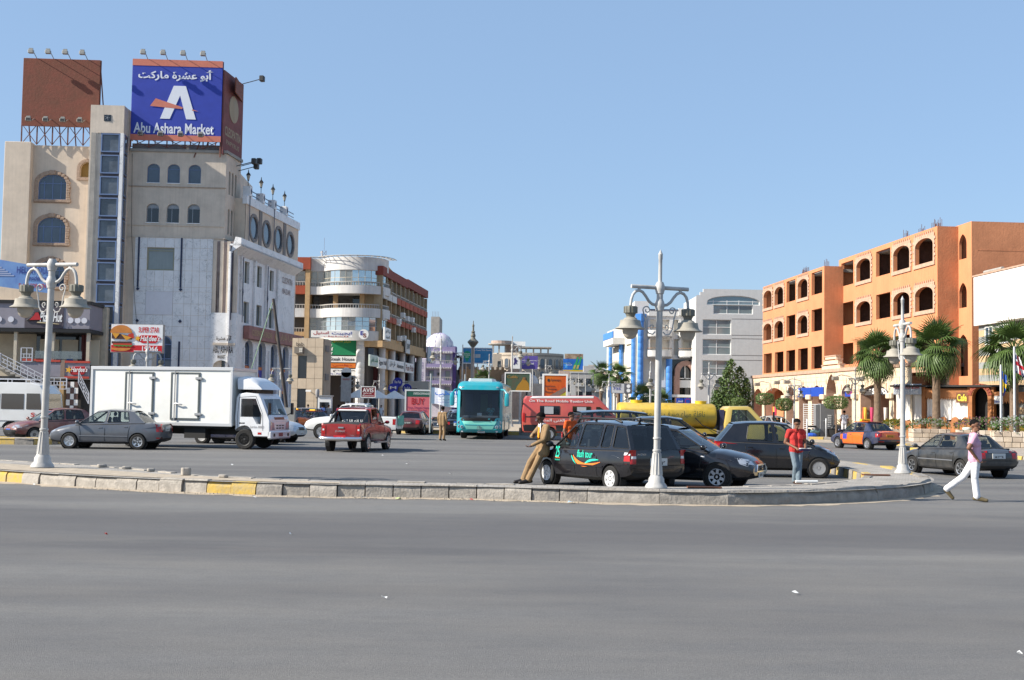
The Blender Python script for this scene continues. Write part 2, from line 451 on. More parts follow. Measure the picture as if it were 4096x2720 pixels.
isl = thing('traffic_island','',''); del isl['label']; del isl['category']; struct(isl)
so_,si_ = smoothpath(OUT),smoothpath(INN)
PAVE = mat('island_paving',(.33,.30,.265),.95,var=.3,vs=1.4,bump=.5,bs=20)
def pavemat(name,c,c2,sx,sy,sq=False):
 m = mat(name,c,.93,var=.25,vs=2,bump=0)
 n = m.node_tree.nodes; L = m.node_tree.links; b = n['Principled BSDF']
 tc = n.new('ShaderNodeTexCoord'); br = n.new('ShaderNodeTexBrick'); br.inputs['Scale'].default_value = 1
 br.inputs['Brick Width'].default_value = sx; br.inputs['Row Height'].default_value = sy; br.inputs['Mortar Size'].default_value = .008; br.inputs['Mortar Smooth'].default_value = .3
 if sq: br.offset = 0
 br.inputs['Color1'].default_value = (1,1,1,1); br.inputs['Color2'].default_value = (.8,.8,.8,1); br.inputs['Mortar'].default_value = (.45,.42,.38,1)
 L.new(tc.outputs['Object'],br.inputs[0])
 src = b.inputs['Base Color'].links[0].from_socket
 mx = n.new('ShaderNodeMix'); mx.data_type = 'RGBA'; mx.blend_type = 'MULTIPLY'; mx.inputs[0].default_value = 1
 L.new(src,mx.inputs[6]); L.new(br.outputs[0],mx.inputs[7]); L.new(mx.outputs[2],b.inputs['Base Color'])
 bp = n.new('ShaderNodeBump'); bp.inputs['Strength'].default_value = .6; bp.inputs['Distance'].default_value = .01
 L.new(br.outputs['Fac'],bp.inputs['Height']); bp.invert = True; L.new(bp.outputs[0],b.inputs['Normal'])
 return m
PAVE2 = pavemat('grey_block_paving',(.40,.37,.33),None,.22,.11)
ring_ = [Vector(p) for p in resample(so_,.4)] + [Vector(p) for p in resample(si_,.4)]
cen = ring_
g = MB(); g.poly([(p.x,p.y,.255) for p in ring_]); g.build('paving',PAVE2,isl,fix=False)
KP = resample(so_,.56)
def kout(i,c):
 if -11.6 < c.x < -10.95 or -5.95 < c.x < -5.35: return KERBY
 if -5.35 < c.x < -3.9 or .6 < c.x < 1.3: return KERBD
 if c.y > 31: return (KERBY,KERBD,KERB)[i % 3]
 return KERB
cut = min(range(len(KP)),key=lambda i: abs(KP[i][0] - 1.75) + (KP[i][1] > 28) * 9)
kerb_run(KP[:cut + 1],isl,kout)
KQ = resample(so_[min(range(len(so_)),key=lambda i: abs(so_[i][0] - KP[cut][0]) + (so_[i][1] > 28) * 9):],1.35)
KQ[0] = KP[cut]
kerb_run(KQ,isl,lambda i,c: KERBR if c.y < 31 else (KERBY,KERBD)[i % 2],h=.29,depth=.32,gap=.004,rough=.022,cham=.1)
KI = resample(si_,.62)
kerb_run(KI,isl,lambda i,c: (KERBY,KERBD,KERBY,KERBD)[i % 4] if c.y > 30 and c.x > 8 else KERB,h=.27,depth=.2,gap=.02,cham=.03)
# sand blown against the kerb, and over the left end of the island
def sandstrip(P,w0,w1,name,z=.004,side=-1,seed=1):
 rnd = random.Random(seed); a,b = [],[]
 for i in range(len(P)):
  p,q = Vector(P[max(i - 1,0)]),Vector(P[min(i + 1,len(P) - 1)]); d = (q - p).normalized(); n_ = Vector((-d.y,d.x)) * side
  c = Vector(P[i]); k = rnd.uniform(w0,w1); a.append((c.x - n_.x * .06,c.y - n_.y * .06,z + .012)); b.append((c.x + n_.x * k,c.y + n_.y * k,z))
 m = MB()
 for i in range(len(P) - 1): m.poly([a[i],b[i],b[i + 1],a[i + 1]])
 return struct(m.build(name,SAND,fix=False),'stuff')
sandstrip([p for p in resample(so_,.3) if p[1] < 33],.10,.42,'sand_drift',seed=3)
sp = [p for p in resample(si_,.3) if p[0] < 9.2 and p[1] < 40]
sandstrip(sp,.1,.5,'sand_drift',seed=5)
m_ = MB(); rnd = random.Random(2); pts = [p for p in resample(so_,.5) if -24 < p[0] < -3.2 and p[1] < 36]
for i in range(len(pts) - 1):
 a,b = Vector(pts[i]),Vector(pts[i + 1]); d = (b - a).normalized(); n_ = Vector((-d.y,d.x))
 wa,wb = (min(1.5,.32 + .16 * max(0,-3 - p[0])) for p in (pts[i],pts[i + 1]))
 m_.poly([(*(a + n_ * .24),.266),(*(b + n_ * .24),.266),(*(b + n_ * (wb + .25)),.262),(*(a + n_ * (wa + .25)),.262)])
struct(m_.build('sand_drift',SAND,fix=False),'stuff')
# right-hand pavement
RP = [(18.9,130),(18.9,79.2),(21.4,78.4),(21.4,66),(20.3,62.2),(19.2,60.6),(20.1,57),(20.8,50),(22.2,42),(27,34)]
sw = thing('pavement','',''); del sw['label']; del sw['category']; struct(sw)
PAVE3 = pavemat('pink_paving',(.44,.375,.31),None,.4,.4,True)
MB().poly([(x + .2,y,.15) for x,y in RP] + [(90,34,.15),(90,130,.15)]).build('paving',PAVE3,sw,fix=False)
kr = [p for p in resample(RP,.9)]
kerb_run(kr,sw,lambda i,c: KERBY if i % 2 else KERBD,h=.17,depth=.25,gap=.01,cham=.03)
struct(MB().poly([(15.5,81,.004),(18.9,79,.006),(21.3,78.2,.006),(21.3,70,.006),(17,72,.004)]).build('sand_drift',SAND,fix=False),'stuff')
# pavements under the buildings on the other side of the square
sw2 = thing('pavement','',''); del sw2['label']; del sw2['category']; struct(sw2)
LP = [(-80,84),(-30,86),(-19,92),(-14.5,104),(-11.5,128),(-8.3,166),(-6,220)]
MB().poly([(x,y,.15) for x,y in LP] + [(-90,220,.15),(-90,84,.15)]).build('paving',PAVE3,sw2,fix=False)
kerb_run(resample(LP[1:],1.2),sw2,lambda i,c: KERBY if i % 2 else KERBD,h=.17,depth=.25,cham=.03)
med = thing('median','',''); del med['label']; del med['category']; struct(med)
MP = [(-9,80),(-7,78),(-1,77.5),(3.6,77.2),(4.4,78.5),(4.2,82),(4.5,150),(-1,150),(-3,86),(-8,83)]
MB().poly([(x,y,.24) for x,y in MP]).build('paving',SAND,med,fix=False)
kerb_run(resample(MP + [MP[0]],.8),med,lambda i,c: KERBY if i % 3 == 0 else KERBD,h=.26,depth=.25,cham=.03,inward=1)
med2 = thing('median','',''); del med2['label']; del med2['category']; struct(med2)
MP = [(-40,50.5),(-19.3,49.2),(-18.6,50),(-19,51.5),(-40,53.5)]
MB().poly([(x,y,.22) for x,y in MP]).build('paving',SAND,med2,fix=False)
kerb_run(resample(MP + [MP[0]],.8),med2,lambda i,c: KERBY if i % 2 == 0 else KERBD,h=.25,depth=.25,cham=.03,inward=1)
# ---------------------------------------------------------------- beige corner building with the lift tower
def marble():
 m = mat('veined_marble',(.74,.735,.735),.45,var=.10,vs=1.2,spec=.4)
 n = m.node_tree.nodes; L = m.node_tree.links; b = n['Principled BSDF']; src = b.inputs['Base Color'].links[0].from_socket
 tc = n.new('ShaderNodeTexCoord'); nz = n.new('ShaderNodeTexNoise'); nz.inputs['Scale'].default_value = 1.5; nz.inputs['Detail'].default_value = 9; nz.inputs['Distortion'].default_value = 1.6
 L.new(tc.outputs['Object'],nz.inputs[0])
 s = n.new('ShaderNodeMath'); s.operation = 'SUBTRACT'; s.inputs[1].default_value = .5; L.new(nz.outputs[0],s.inputs[0])
 a = n.new('ShaderNodeMath'); a.operation = 'ABSOLUTE'; L.new(s.outputs[0],a.inputs[0])
 r = n.new('ShaderNodeMapRange'); r.inputs[1].default_value = 0; r.inputs[2].default_value = .03; r.inputs[3].default_value = .55; r.inputs[4].default_value = 0; L.new(a.outputs[0],r.inputs[0])
 n2 = n.new('ShaderNodeTexNoise'); n2.inputs['Scale'].default_value = .9; L.new(tc.outputs['Object'],n2.inputs[0])
 r2 = n.new('ShaderNodeMapRange'); r2.inputs[1].default_value = .42; r2.inputs[2].default_value = .6; L.new(n2.outputs[0],r2.inputs[0])
 mu = n.new('ShaderNodeMath'); mu.operation = 'MULTIPLY'; L.new(r.outputs[0],mu.inputs[0]); L.new(r2.outputs[0],mu.inputs[1])
 mx = n.new('ShaderNodeMix'); mx.data_type = 'RGBA'; mx.inputs[7].default_value = (.2,.23,.23,1); L.new(mu.outputs[0],mx.inputs[0]); L.new(src,mx.inputs[6]); L.new(mx.outputs[2],b.inputs['Base Color'])
 return m
MARBLE = marble()
NAVY = mat('navy_strip',(.02,.028,.07),.4)
BLUEF = mat('blue_frame',(.13,.19,.33),.45)
P_LIFT = mat('lift_glass',(.10,.115,.135),.08,0,spec=.8,var=.5,vs=.8)
PINKST = mat('pink_stripe',(.36,.29,.27),.85,var=.1)
AZ = math.atan(.05)
bA = thing('corner_building','tall beige corner building with glazed lift tower, arched windows and marble lower front','building',(-41.54,100.1,0),AZ)
H_ = 22.9
# rear walls and roof of the whole block
k = MB(); k.box(-.67,.31,0,9.4,14,H_ - .5); k.box(9.4,.31,0,17.3,14,H_ - .6); k.build('wall',BEIGE,bA)
# left wing
w1 = OP(1.94,4.27,18.37,20.5,.78); w2 = OP(1.99,4.32,14.75,16.9,.78); w3 = OP(2.05,4.36,11.1,13.3,.78); wsm = OP(5.35,6.6,20.3,21.6,.6)
m_ = wall(MB(),1.46,6.65,0,H_,[w1,w2,w3,wsm],0,.3); m_.build('wall',BEIGE2,bA,fix=False)
MB().box(-.67,-.6,0,1.46,.3,H_ + .15).build('pier',BEIGE2,bA,bevel=.03)
for i,o in enumerate((w1,w2,w3)):
 c = (o[0] + o[1]) / 2
 window(bA,o,.2,BLUEF,P_BLUE,.09,mx=(c - .68,c,c + .68),mz=(o[2] + 1.38,))
 P = outline(OP(o[0],o[1],o[2],o[3],o[4]),12); Q = shrink(P,-.3)
 s_ = MB(); ring(s_,Q,P,-.05,.0); s_.build('stone_surround',STONEF,bA,fix=False)
 rn = random.Random(i)                                          # rough blocks up the right side and over the arch
 for q in range(9):
  z = o[2] - .25 + q * .2; MB().box(o[1] + .04,-.17,z,o[1] + rn.uniform(.26,.42),0,z + .19).build('stone',STONEF,bA,bevel=.03)
 for q in range(4):
  a = .25 + q * .28; x = c + (o[1] - c) * 1.12 * math.cos(a); z = o[3] - o[4] + o[4] * 1.15 * math.sin(a)
  MB().box(x - .14,-.17,z - .1,x + .14,0,z + .12).build('stone',STONEF,bA,bevel=.03)
 MB().box(c - .26,-.13,o[3] - .02,c + .26,0,o[3] + .33).build('keystone',STONEF,bA,bevel=.03)
 MB().box(o[0] - .3,-.16,o[2] - .22,o[1] + .42,0,o[2] - .01).build('sill',STONEF,bA,bevel=.02)
s_ = MB(); ring(s_,shrink(outline(wsm),-.24),outline(wsm),-.12,0); s_.build('stone_surround',STONEF,bA,fix=False)
MB().poly([(wsm[0],.28,wsm[2]),(wsm[1],.28,wsm[2]),(wsm[1],.28,wsm[3]),(wsm[0],.28,wsm[3])]).build('recess',mat('ochre',(.30,.19,.06),.9),bA,fix=False)
# lift tower
tw = MB(); tw.box(6.58,-1.8,23.7,9.3,1.2,26.0); tw.box(6.58,-1.8,0,7.2,.3,23.7); tw.box(7.2,-1.75,0,7.48,.3,23.7)
tw.box(7.48,-1.3,0,9.1,.3,23.7)
tw.build('tower_wall',BEIGE,bA)
MB().box(6.7,-1.83,0,7.1,-1.8,23.7).build('concrete_strip',CONC,bA)
MB().box(9.04,-1.82,0,9.32,-1.5,23.7).build('marble_strip',MARBLE,bA)
MB().box(9.28,-.6,0,9.34,.3,26.0).build('side_panel',BEIGE,bA)
fan = MB(); fan.box(7.68,-1.83,24.68,8.24,-1.79,25.2); fan.build('fan_opening',P_DARK,bA)
fb = MB(); fb.lathe([(.05,0),(.05,.03)],8,(7.96,-1.87,24.94),'y')
for q in range(5):
 a = q * 1.2566; fb.bar((7.96,-1.85,24.94),(7.96 + .2 * math.cos(a),-1.85,24.94 + .2 * math.sin(a)),.07,.02)
fb.build('fan',STEEL,bA)
z = 23.66; pitch = 1.77; LP_ = mat('lift_band',(.055,.05,.06),.6)
i = 0
while z > 3:
 zt,zb = z,z - 1.55
 f = MB(); ring(f,[(7.5,zb),(9.02,zb),(9.02,zt),(7.5,zt)],[(7.6,zb + .1),(8.92,zb + .1),(8.92,zt - .1),(7.6,zt - .1)],-1.83,-1.3)
 for x in (7.85,8.5): f.box(x - .02,-1.45,zb + .1,x + .02,-1.4,zt - .1)
 fo = f.build('lift_window',BLUEF,bA,fix=False)
 MB().poly([(7.6,-1.7,zb + .1),(8.92,-1.7,zb + .1),(8.92,-1.7,zt - .1),(7.6,-1.7,zt - .1)]).build('pane',P_LIFT,fo,fix=False)
 MB().box(7.52,-1.77,zb - .22,9.0,-1.3,zb).build('spandrel',LP_,bA)
 f = MB(); f.box(9.32,-1.5,zb,9.36,-.62,zt,0); so2 = f.build('lift_side_window',BLUEF,bA)
 MB().poly([(9.365,-1.42,zb + .08),(9.365,-.7,zb + .08),(9.365,-.7,zt - .08),(9.365,-1.42,zt - .08)]).build('pane',P_LIFT,so2,fix=False)
 MB().box(9.3,-1.5,zb - .22,9.34,-.62,zb).build('spandrel',LP_,bA)
 z -= pitch; i += 1
# main front
top = [OP(10.86,11.9,20,21.6,.42),OP(12.53,13.56,20,21.6,.42),OP(14.26,15.3,20,21.6,.42)]
low = [OP(10.9,11.92,16.66,18.27,.42),OP(12.57,13.59,16.66,18.27,.42),OP(14.28,15.31,16.66,18.27,.42)]
mw_ = OP(11.07,13.3,12.66,14.56); aw = OP(12.1,13.34,3.2,7.2,.65)
m_ = wall(MB(),9.3,17.36,0,22.6,top + low + [mw_,aw],0,.3); m_.build('wall',BEIGE,bA,fix=False)
for o in top: window(bA,o,.18,BLUEF,P_BLUE,.06,mz=(o[3] - .42,))
for o in low:
 ww = window(bA,o,.22,mat('alu_frame',(.32,.33,.35),.4,.5),P_DARK,.05,mx=((o[0] + o[1]) / 2 - .12,),mz=(o[3] - .38,))
 MB().poly([(a,.2,b) for a,b in shrink(outline(OP(o[0],o[1],o[3] - .4,o[3],.4)),.06)]).build('blind',mat('pale_blind',(.3,.34,.38),.6),ww,fix=False)
for o in top + low: MB().box(o[0] - .04,-.06,o[2] - .06,o[1] + .04,.2,o[2]).build('sill',WHITE,bA)
for z in (19.7,16.45,15.44): MB().box(9.36,-.07,z - .05,17.42,.0,z).build('ledge',STONEF if z > 18 else BEIGE,bA)
MB().box(9.36,-.14,22.6,17.5,.4,22.85).build('cornice',CONC,bA,bevel=.03)
MB().box(9.4,.6,22.85,17.2,.8,23.4).build('parapet',CONC,bA)
cols = [10.06,11.07,11.73,12.48,13.3,14.21,14.81,15.42,16.02,16.5]; rows = [15.4,14.56,13.6,12.66,11.28,10.9,9.9,8.94,8.0,7.2,6.2,5.2,4.2,3.2,1.6,.16]
for i in range(len(cols) - 1):
 for j in range(len(rows) - 1):
  cx,cz = (cols[i] + cols[i + 1]) / 2,(rows[j] + rows[j + 1]) / 2
  if (11.07 < cx < 13.3 and (12.66 < cz < 14.56 or 8.94 < cz < 10.9)) or (12.1 < cx < 13.35 and cz < 7.2): continue
  y = -.02 - random.uniform(0,.006)
  MB().box(cols[i] + .011,y,rows[j + 1] + .011,cols[i + 1] - .011,-.001,rows[j] - .011).build('marble_tile',MARBLE,bA)
MB().box(11.08,-.06,8.95,13.29,-.005,10.89).build('blank_panel',mat('pale_panel',(.66,.65,.68),.6,var=.05),bA)
SHOP = mat('olive_frame',(.30,.29,.2),.6)
ww = window(bA,mw_,.12,SHOP,P_DARK,.1,mz=(14.3,))
def mannequin(parent,x,y,z,h,c):
 m = MB(); s = h / 1.8; sk = mat('mannequin',(.6,.55,.5),.5)
 for a in (-.08,.08): m.tube([(x + a * s,y,z),(x + a * s,y,z + .85 * s)],[.05 * s,.08 * s],7,0)
 m.lathe([(.14 * s,.8 * s),(.17 * s,1.0 * s),(.15 * s,1.2 * s),(.2 * s,1.4 * s),(.06 * s,1.5 * s),(.05 * s,1.55 * s)],9,(x,y,z),m=1)
 for a in (-1,1): m.tube([(x + a * .2 * s,y,z + 1.4 * s),(x + a * .27 * s,y,z + 1.1 * s),(x + a * .22 * s,y - .08 * s,z + .85 * s)],[.06 * s,.05 * s,.04 * s],6,1)
 m.ell((x,y,z + 1.66 * s),(.09 * s,.1 * s,.12 * s),8,6)
 return m,[sk,mat('cloth_%d' % int(c[0] * 100),c,.9)]
# shop-window figures stand just behind the glass
GL_ = glass('shop_glass',(.45,.5,.52),.18)
ww.children[0].data.materials.clear(); ww.children[0].data.materials.append(GL_)
MB().box(11.0,.9,12.5,13.4,1.0,14.7).build('shop_interior',DARK,bA)
MB().box(11.05,.3,12.55,13.35,.9,12.68).build('display_floor',WHITE,bA)
for x,h,c,lab in ((11.75,1.6,(.02,.02,.03),'mannequin in black clothes in the upper shop window'),(12.2,.75,(.4,.05,.04),'small child mannequin in a red outfit in the upper shop window'),(12.75,1.6,(.06,.09,.16),'mannequin in a dark blue jacket in the upper shop window')):
 m,ms = mannequin(None,0,0,0,h,c); o = m.build('mannequin',ms,smooth=50)
 tag(o,lab,'mannequin','mannequins in the upper shop window'); o.matrix_world = Matrix.Translation((-41.54,100.1,0)) @ Matrix.Rotation(AZ,4,'Z') @ Matrix.Translation((x,.5,12.68))
for x,z0,z1 in ((10.39,11.23,15.4),(13.9,11.23,15.4),(13.94,2,6.75)): MB().box(x - .07,-.1,z0,x + .07,-.05,z1).build('navy_strip',NAVY,bA)
for x,z in ((10.4,11.08),(13.92,11.08),(10.44,8.42),(13.95,8.43)): MB().prism([(x,z - .15),(x + .15,z),(x,z + .15),(x - .15,z)],-.1,-.05).build('diamond',NAVY,bA)
MB().tube([(9.6,-.1,22.4),(9.75,-.14,16),(10.2,-.14,10),(10.7,-.14,6)],.018,4).build('cable',BLACK,bA)
window(bA,aw,.1,BLUEF,P_BLUE,.1,mx=(12.72,),mz=(5.3,6.5))
# side of the main block, turned along the street
RS = math.atan2(.9868,.1618)
sd = [OP(.75 + i * .75,1.2 + i * .75,19.3,21.3,.25) for i in range(3)] + [OP(.75 + i * .75,1.2 + i * .75,15.9,18.1,.25) for i in range(3)]
m_ = wall(MB(),0,3.7,0,22.6,sd,0,.3); sw_ = m_.build('side_wall',BEIGE,bA,fix=False,loc=(17.36,0,0),rz=RS)
for o in sd: MB().poly([(a,.2,b) for a,b in outline(o)]).build('window',P_BLUE,sw_,fix=False)
MB().box(-.1,-.14,22.6,3.8,.3,22.85).build('cornice',CONC,sw_)
MB().box(-.1,-.07,15.39,3.7,0,15.44).build('ledge',BEIGE,sw_)
# entrance bay at the corner
en = OP(16.75,18.15,0,5.25,.6)
m_ = wall(MB(),16.52,18.6,0,9.2,[en],-.2,.5); m_.box(16.52,-.19,0,16.6,.3,9.2); m_.box(18.5,-.19,0,18.6,3.4,9.2); m_.build('entrance_wall',MARBLE,bA,fix=False)
MB().poly([(a,.25,b) for a,b in outline(en)]).build('entrance_door',P_DARK,bA,fix=False)
MB().box(16.75,-.34,6.52,18.55,-.2,6.7).build('ledge',BEIGE,bA)
for q in range(7): MB().box(16.55 + q * .28,-.12 + .12 * (q % 2),9.2,16.83 + q * .28,.5,15.2).build('stripe_pier',PINKST if q % 2 else BEIGE,bA)
LET = mat('dark_letters',(.07,.06,.055),.6)
text('ABU ASHARA',LET,bA,16.75,5.85,18.4,6.42,y=-.24,bold=.02)
text('MARKET',LET,bA,17.15,5.4,17.8,5.68,y=-.24,bold=.02)
text(ar('أبو عشرة'),LET,bA,17.0,6.85,18.3,7.3,y=-.24,bold=.03)
# ---------------------------------------------------------------- street wing with the round windows
bW = thing('marble_wing','marble-clad street wing with four round windows and roof lanterns, beside the beige corner building','building',(-22.8,104.4,0),math.atan2(1,.113))
GREYB = mat('grey_band',(.2,.185,.175),.8)
rd = [OP(x - 1.0,x + 1.0,16.0,17.95,.975,.975) for x in (.95,4.5,8.05,11.8)]
m_ = wall(MB(),-1.2,14.5,15.0,19.3,rd,0,.4); m_.build('upper_wall',BEIGE2,bW,fix=False)
MB().box(-1.2,.05,15,14.5,8,19.25).build('upper_block',BEIGE2,bW)
for o in rd:
 s_ = MB(); ring(s_,shrink(outline(o),-.28),outline(o),-.09,0); s_.build('round_surround',GREYB,bW,fix=False)
 window(bW,o,.03,GREYB,P_BLUE,.05)
for x in (2.7,9.9): MB().box(x - .4,-.06,15,x + .4,-.003,18.8).build('grey_strip',GREYB,bW)
MB().box(-1.3,-.12,18.75,14.6,.3,19.5).build('parapet',MARBLE,bW,bevel=.02)
MB().prism([(-3.6,14.85),(14.7,14.85),(14.7,15.0),(-3.6,15.0)],-.5,.6).build('cornice',MARBLE,bW)
m_ = MB(); m_.add([(-3.6,-.5,14.85),(14.7,-.5,14.85),(14.7,.4,14.25),(-3.6,.4,14.25),(-3.6,-.5,15.5),(14.7,-.5,15.5),(14.7,0,15.6),(-3.6,0,15.6)],[(0,1,2,3),(0,4,5,1),(4,7,6,5),(1,5,6,2),(0,3,7,4)]); m_.build('overhang',MARBLE,bW,fix=False)
for x in (-.6,6.3): MB().box(x - .06,-.16,15.6,x + .06,-.12,19.6).build('navy_line',NAVY,bW)
lw = [OP(a,b,12.1,14.0) for a,b in ((-3.5,-2.1),(.05,1.3),(3.45,4.75),(7.05,8.3))] + [OP(a,b,8.65,10.5) for a,b in ((-3.45,-1.95),(0,1.5),(3.5,5.0),(7.1,8.6))]
m_ = wall(MB(),-3.9,15.0,7.3,14.9,lw,.4,.35); m_.build('wall',MARBLE,bW,fix=False)
for o in lw: window(bW,o,.68,SHOP,P_BLUE,.06,mx=((o[0] + o[1]) / 2 + .2,))
for x in (-3.8,-.9,2.6,5.9,9.3): MB().box(x - .22,.2,7.3,x + .22,.4,14.3).build('pilaster',MARBLE,bW,bevel=.02)
for x in (-.9,5.9,-3.8):
 MB().box(x - .05,.15,8.6,x + .05,.2,14.2).build('navy_line',NAVY,bW)
 MB().prism([(x,10.9),(x + .13,11.2),(x,11.5),(x - .13,11.2)],.13,.2).build('diamond',NAVY,bW)
MB().box(-2.4,.76,0,15,8,15).build('core',BEIGE,bW)
MB().box(15.0,.4,0,15.3,8,14.9).build('end_wall',BEIGE2,bW)
ag = [OP(a,b,.15,7.2,.6) for a,b in ((.35,2.6),(4.15,6.2),(7.65,9.7),(11.3,13.3),(-3.4,-1.0))]
m_ = wall(MB(),-3.9,15,0,7.3,ag,.3,.45); m_.build('arcade_wall',MARBLE,bW,fix=False)
POB,POO = mat('poster_blue',(.05,.05,.32),.6),mat('poster_orange',(.55,.17,.06),.6)
for o in ag:
 w_ = window(bW,o,.7,BLUEF,P_BLUE,.08,mz=(5.1,))
 MB().box(o[0] + .1,.6,2.9,o[1] - .1,.63,4.7).build('poster',POB,w_)
 for z in (4.7,2.65): MB().box(o[0] + .1,.59,z,o[1] - .1,.63,z + .28).build('poster_band',POO,w_)
 text('A',POO,w_,(o[0] + o[1]) / 2 - .45,3.2,(o[0] + o[1]) / 2 + .45,4.4,y=.585)
for x in (.0,3.4,7.0,10.5,14): MB().box(x - .12,.18,0,x + .12,.3,6.5).build('pilaster',MARBLE,bW)
text('CLEOPATRA',PINKST,bW,10.8,13.2,14.2,13.8,y=.36); text('BAZAR',PINKST,bW,11,12.2,13.6,12.7,y=.36)
e_ = MB(); e_.lathe([(.02,0),(1.2,.02),(1.25,.1),(.02,.1)],24,(12.4,.36,9.9),'y'); e_.build('emblem',MARBLE,bW)
for x in (-.5,3.0,6.4,10.0):
 MB().box(x - .32,-.2,19.5,x + .32,.45,20.35).build('parapet_post',MARBLE,bW,bevel=.02)
 MB().prism([(x,19.7),(x + .14,19.95),(x,20.2),(x - .14,19.95)],-.24,-.2).build('diamond',NAVY,bW)
 for xx in (x + .32,):
  r_ = MB()
  for z in (19.75,20.1): r_.box(xx,.1,z,xx + 2.8,.16,z + .07)
  r_.build('railing',mat('rail_blue',(.16,.2,.27),.5,.4),bW)
 ln = thing('roof_lantern','small black lantern on the %s parapet post of the marble wing' % {-.5: 'nearest',3.0: 'second',6.4: 'third',10.0: 'farthest'}[x],'lantern',Matrix.Translation((-22.8,104.4,0)) @ Matrix.Rotation(math.atan2(1,.113),4,'Z') @ Vector((x,.1,20.35)),0,'lanterns on the wing parapet')
 l_ = MB(); l_.lathe([(.05,0),(.03,.05),(.03,.5),(.09,.55),(.07,.6)],8); l_.build('post',BLACK,ln,smooth=40)
 l_ = MB(); l_.lathe([(.09,.6),(.17,1.0)],6); l_.build('glass',mat('lantern_glass',(.35,.33,.28),.3),ln)
 l_ = MB(); l_.lathe([(.22,1.0),(.12,1.18),(.05,1.25),(.03,1.45),(.001,1.55)],6); l_.build('cap',BLACK,ln)
sg = thing('shop_sign','long faded pink sign board with gilt letters above the arches of the marble wing','sign',(-22.8,104.4,0),math.atan2(1,.113))
MB().box(-.2,-.25,7.25,15.8,.28,8.4).build('board',mat('faded_red',(.32,.15,.13),.7,var=.25,vs=1.5),sg,bevel=.03)
GILT = mat('gilt_letters',(.42,.3,.15),.6)
text('CLEOPATRA BAZAR',GILT,sg,.6,7.6,6.2,8.1,y=-.27); text(ar('كليوباترا بازار'),GILT,sg,8.6,7.55,15.2,8.2,y=-.27)
e_ = MB(); e_.lathe([(.3,0),(.4,.02),(.4,.06),(.3,.06)],16,(7.4,-.33,7.83),'y'); e_.build('emblem',GILT,sg)
# ---------------------------------------------------------------- rooftop billboards
RUST = mat('rust_panel',(.22,.065,.04),.75,var=.35,vs=1.2,bump=.6,bs=4,c2=(.16,.06,.035))
TRUSS = mat('rusty_steel',(.17,.07,.05),.8,var=.3)
LMP = mat('floodlight_grey',(.35,.34,.31),.5,.3); LMPD = mat('floodlight_dark',(.04,.04,.04),.5)
def floodlight(parent,x,y,z,upward=True,ln=.5):
 m = MB(); s = 1 if upward else -1
 m.bar((x + .18,y + .9,z - .1 * s),(x + .12,y + .1,z + .3 * s),.05,m=0)
 m.box(x - .22,y - .22,z + .2 * s - .14,x + .22,y + .1,z + .2 * s + .16,1)
 m.box(x - .18,y - .1,z + .2 * s + .16,x + .18,y - .04,z + .2 * s + .3,0)
 return m.build('floodlight',[LMP,LMP if upward else LMPD],parent,bevel=.04)
def billboard(name,label,x0,x1,z0,z1,pm,y=-.5,base=22.9,cat='billboard'):
 t = thing(name,label,cat,(-41.54,100.1,0),AZ)
 MB().box(x0,y,z0,x1,y + .12,z1).build('panel',pm,t,bevel=.02)
 n = max(3,int((x1 - x0) / 1.25)); tr = MB()
 for i in range(n + 1):
  x = x0 + (x1 - x0) * i / n
  tr.bar((x,y + .2,base),(x,y + .2,z1),.09); tr.bar((x,y + 2.6,base),(x,y + .25,z1 - 1),.08)
  tr.bar((x,y + .25,z0 + 2),(x,y + 1.6,z0 + .6),.05)
  if i < n:
   xa = x0 + (x1 - x0) * (i + 1) / n; tr.bar((x,y + .2,base),(xa,y + .2,z0 + .2),.05); tr.bar((xa,y + .2,base),(x,y + .2,z0 + .2),.05)
 tr.build('truss',TRUSS,t)
 for i in range(4):
  x = x0 + (x1 - x0) * (.14 + .22 * i); floodlight(t,x,y - .8,z1 + .1); floodlight(t,x,y - .8,z0 + .55,False)
 return t
billboard('billboard','blank rust-red rooftop billboard with floodlights along top and bottom',.55,6.85,24.4,30.1,RUST)
BBLUE = mat('poster_royal_blue',(.028,.052,.36),.6,var=.08,vs=1.5); CORAL = mat('poster_coral',(.58,.19,.13),.7,var=.08); PWHITE = mat('poster_white',(.70,.72,.78),.6)
t = billboard('billboard','big blue and coral rooftop billboard with a large white letter A',9.5,16.95,23.45,30.3,BBLUE)
for z0,z1 in ((23.45,23.95),(29.75,30.3)): MB().box(9.5,-.525,z0,16.95,-.5,z1).build('coral_band',CORAL,t)
text(ar('أبو عشرة ماركت'),PWHITE,t,10.0,28.5,16.2,29.5,y=-.53,bold=.03)
text('Abu Ashara Market',PWHITE,t,9.75,24.05,16.35,24.95,y=-.53,bold=.02)
MB().prism([(11.9,25.3),(12.7,25.3),(13.5,27.3),(14.05,25.3),(14.85,25.3),(13.95,28.1),(12.95,28.1)],-.535,-.51).build('letter_a',PWHITE,t)
MB().prism([(11.05,26.35),(11.5,27.0),(13.75,26.3),(13.7,26.15)],-.545,-.537).build('coral_wedge',CORAL,t)
MB().prism([(14.55,26.15),(15.05,25.98),(14.5,26.05)],-.545,-.537).build('coral_wedge',CORAL,t)
MAR = mat('faded_maroon',(.20,.07,.065),.75,var=.2,vs=1)
t = thing('billboard','narrow dark red billboard seen edge-on at the roof corner, facing the street','billboard',(-41.54,100.1,0),AZ)
q = MB(); q.box(0,-.06,22.9,4.8,.06,30.0); pn = q.build('panel',MAR,t,loc=(17.05,-.4,-.4),rz=RS)
text('CLEOPATRA',mat('old_gold',(.34,.27,.18),.7),pn,.4,24.6,4.4,25.4,y=-.075,bold=.03)
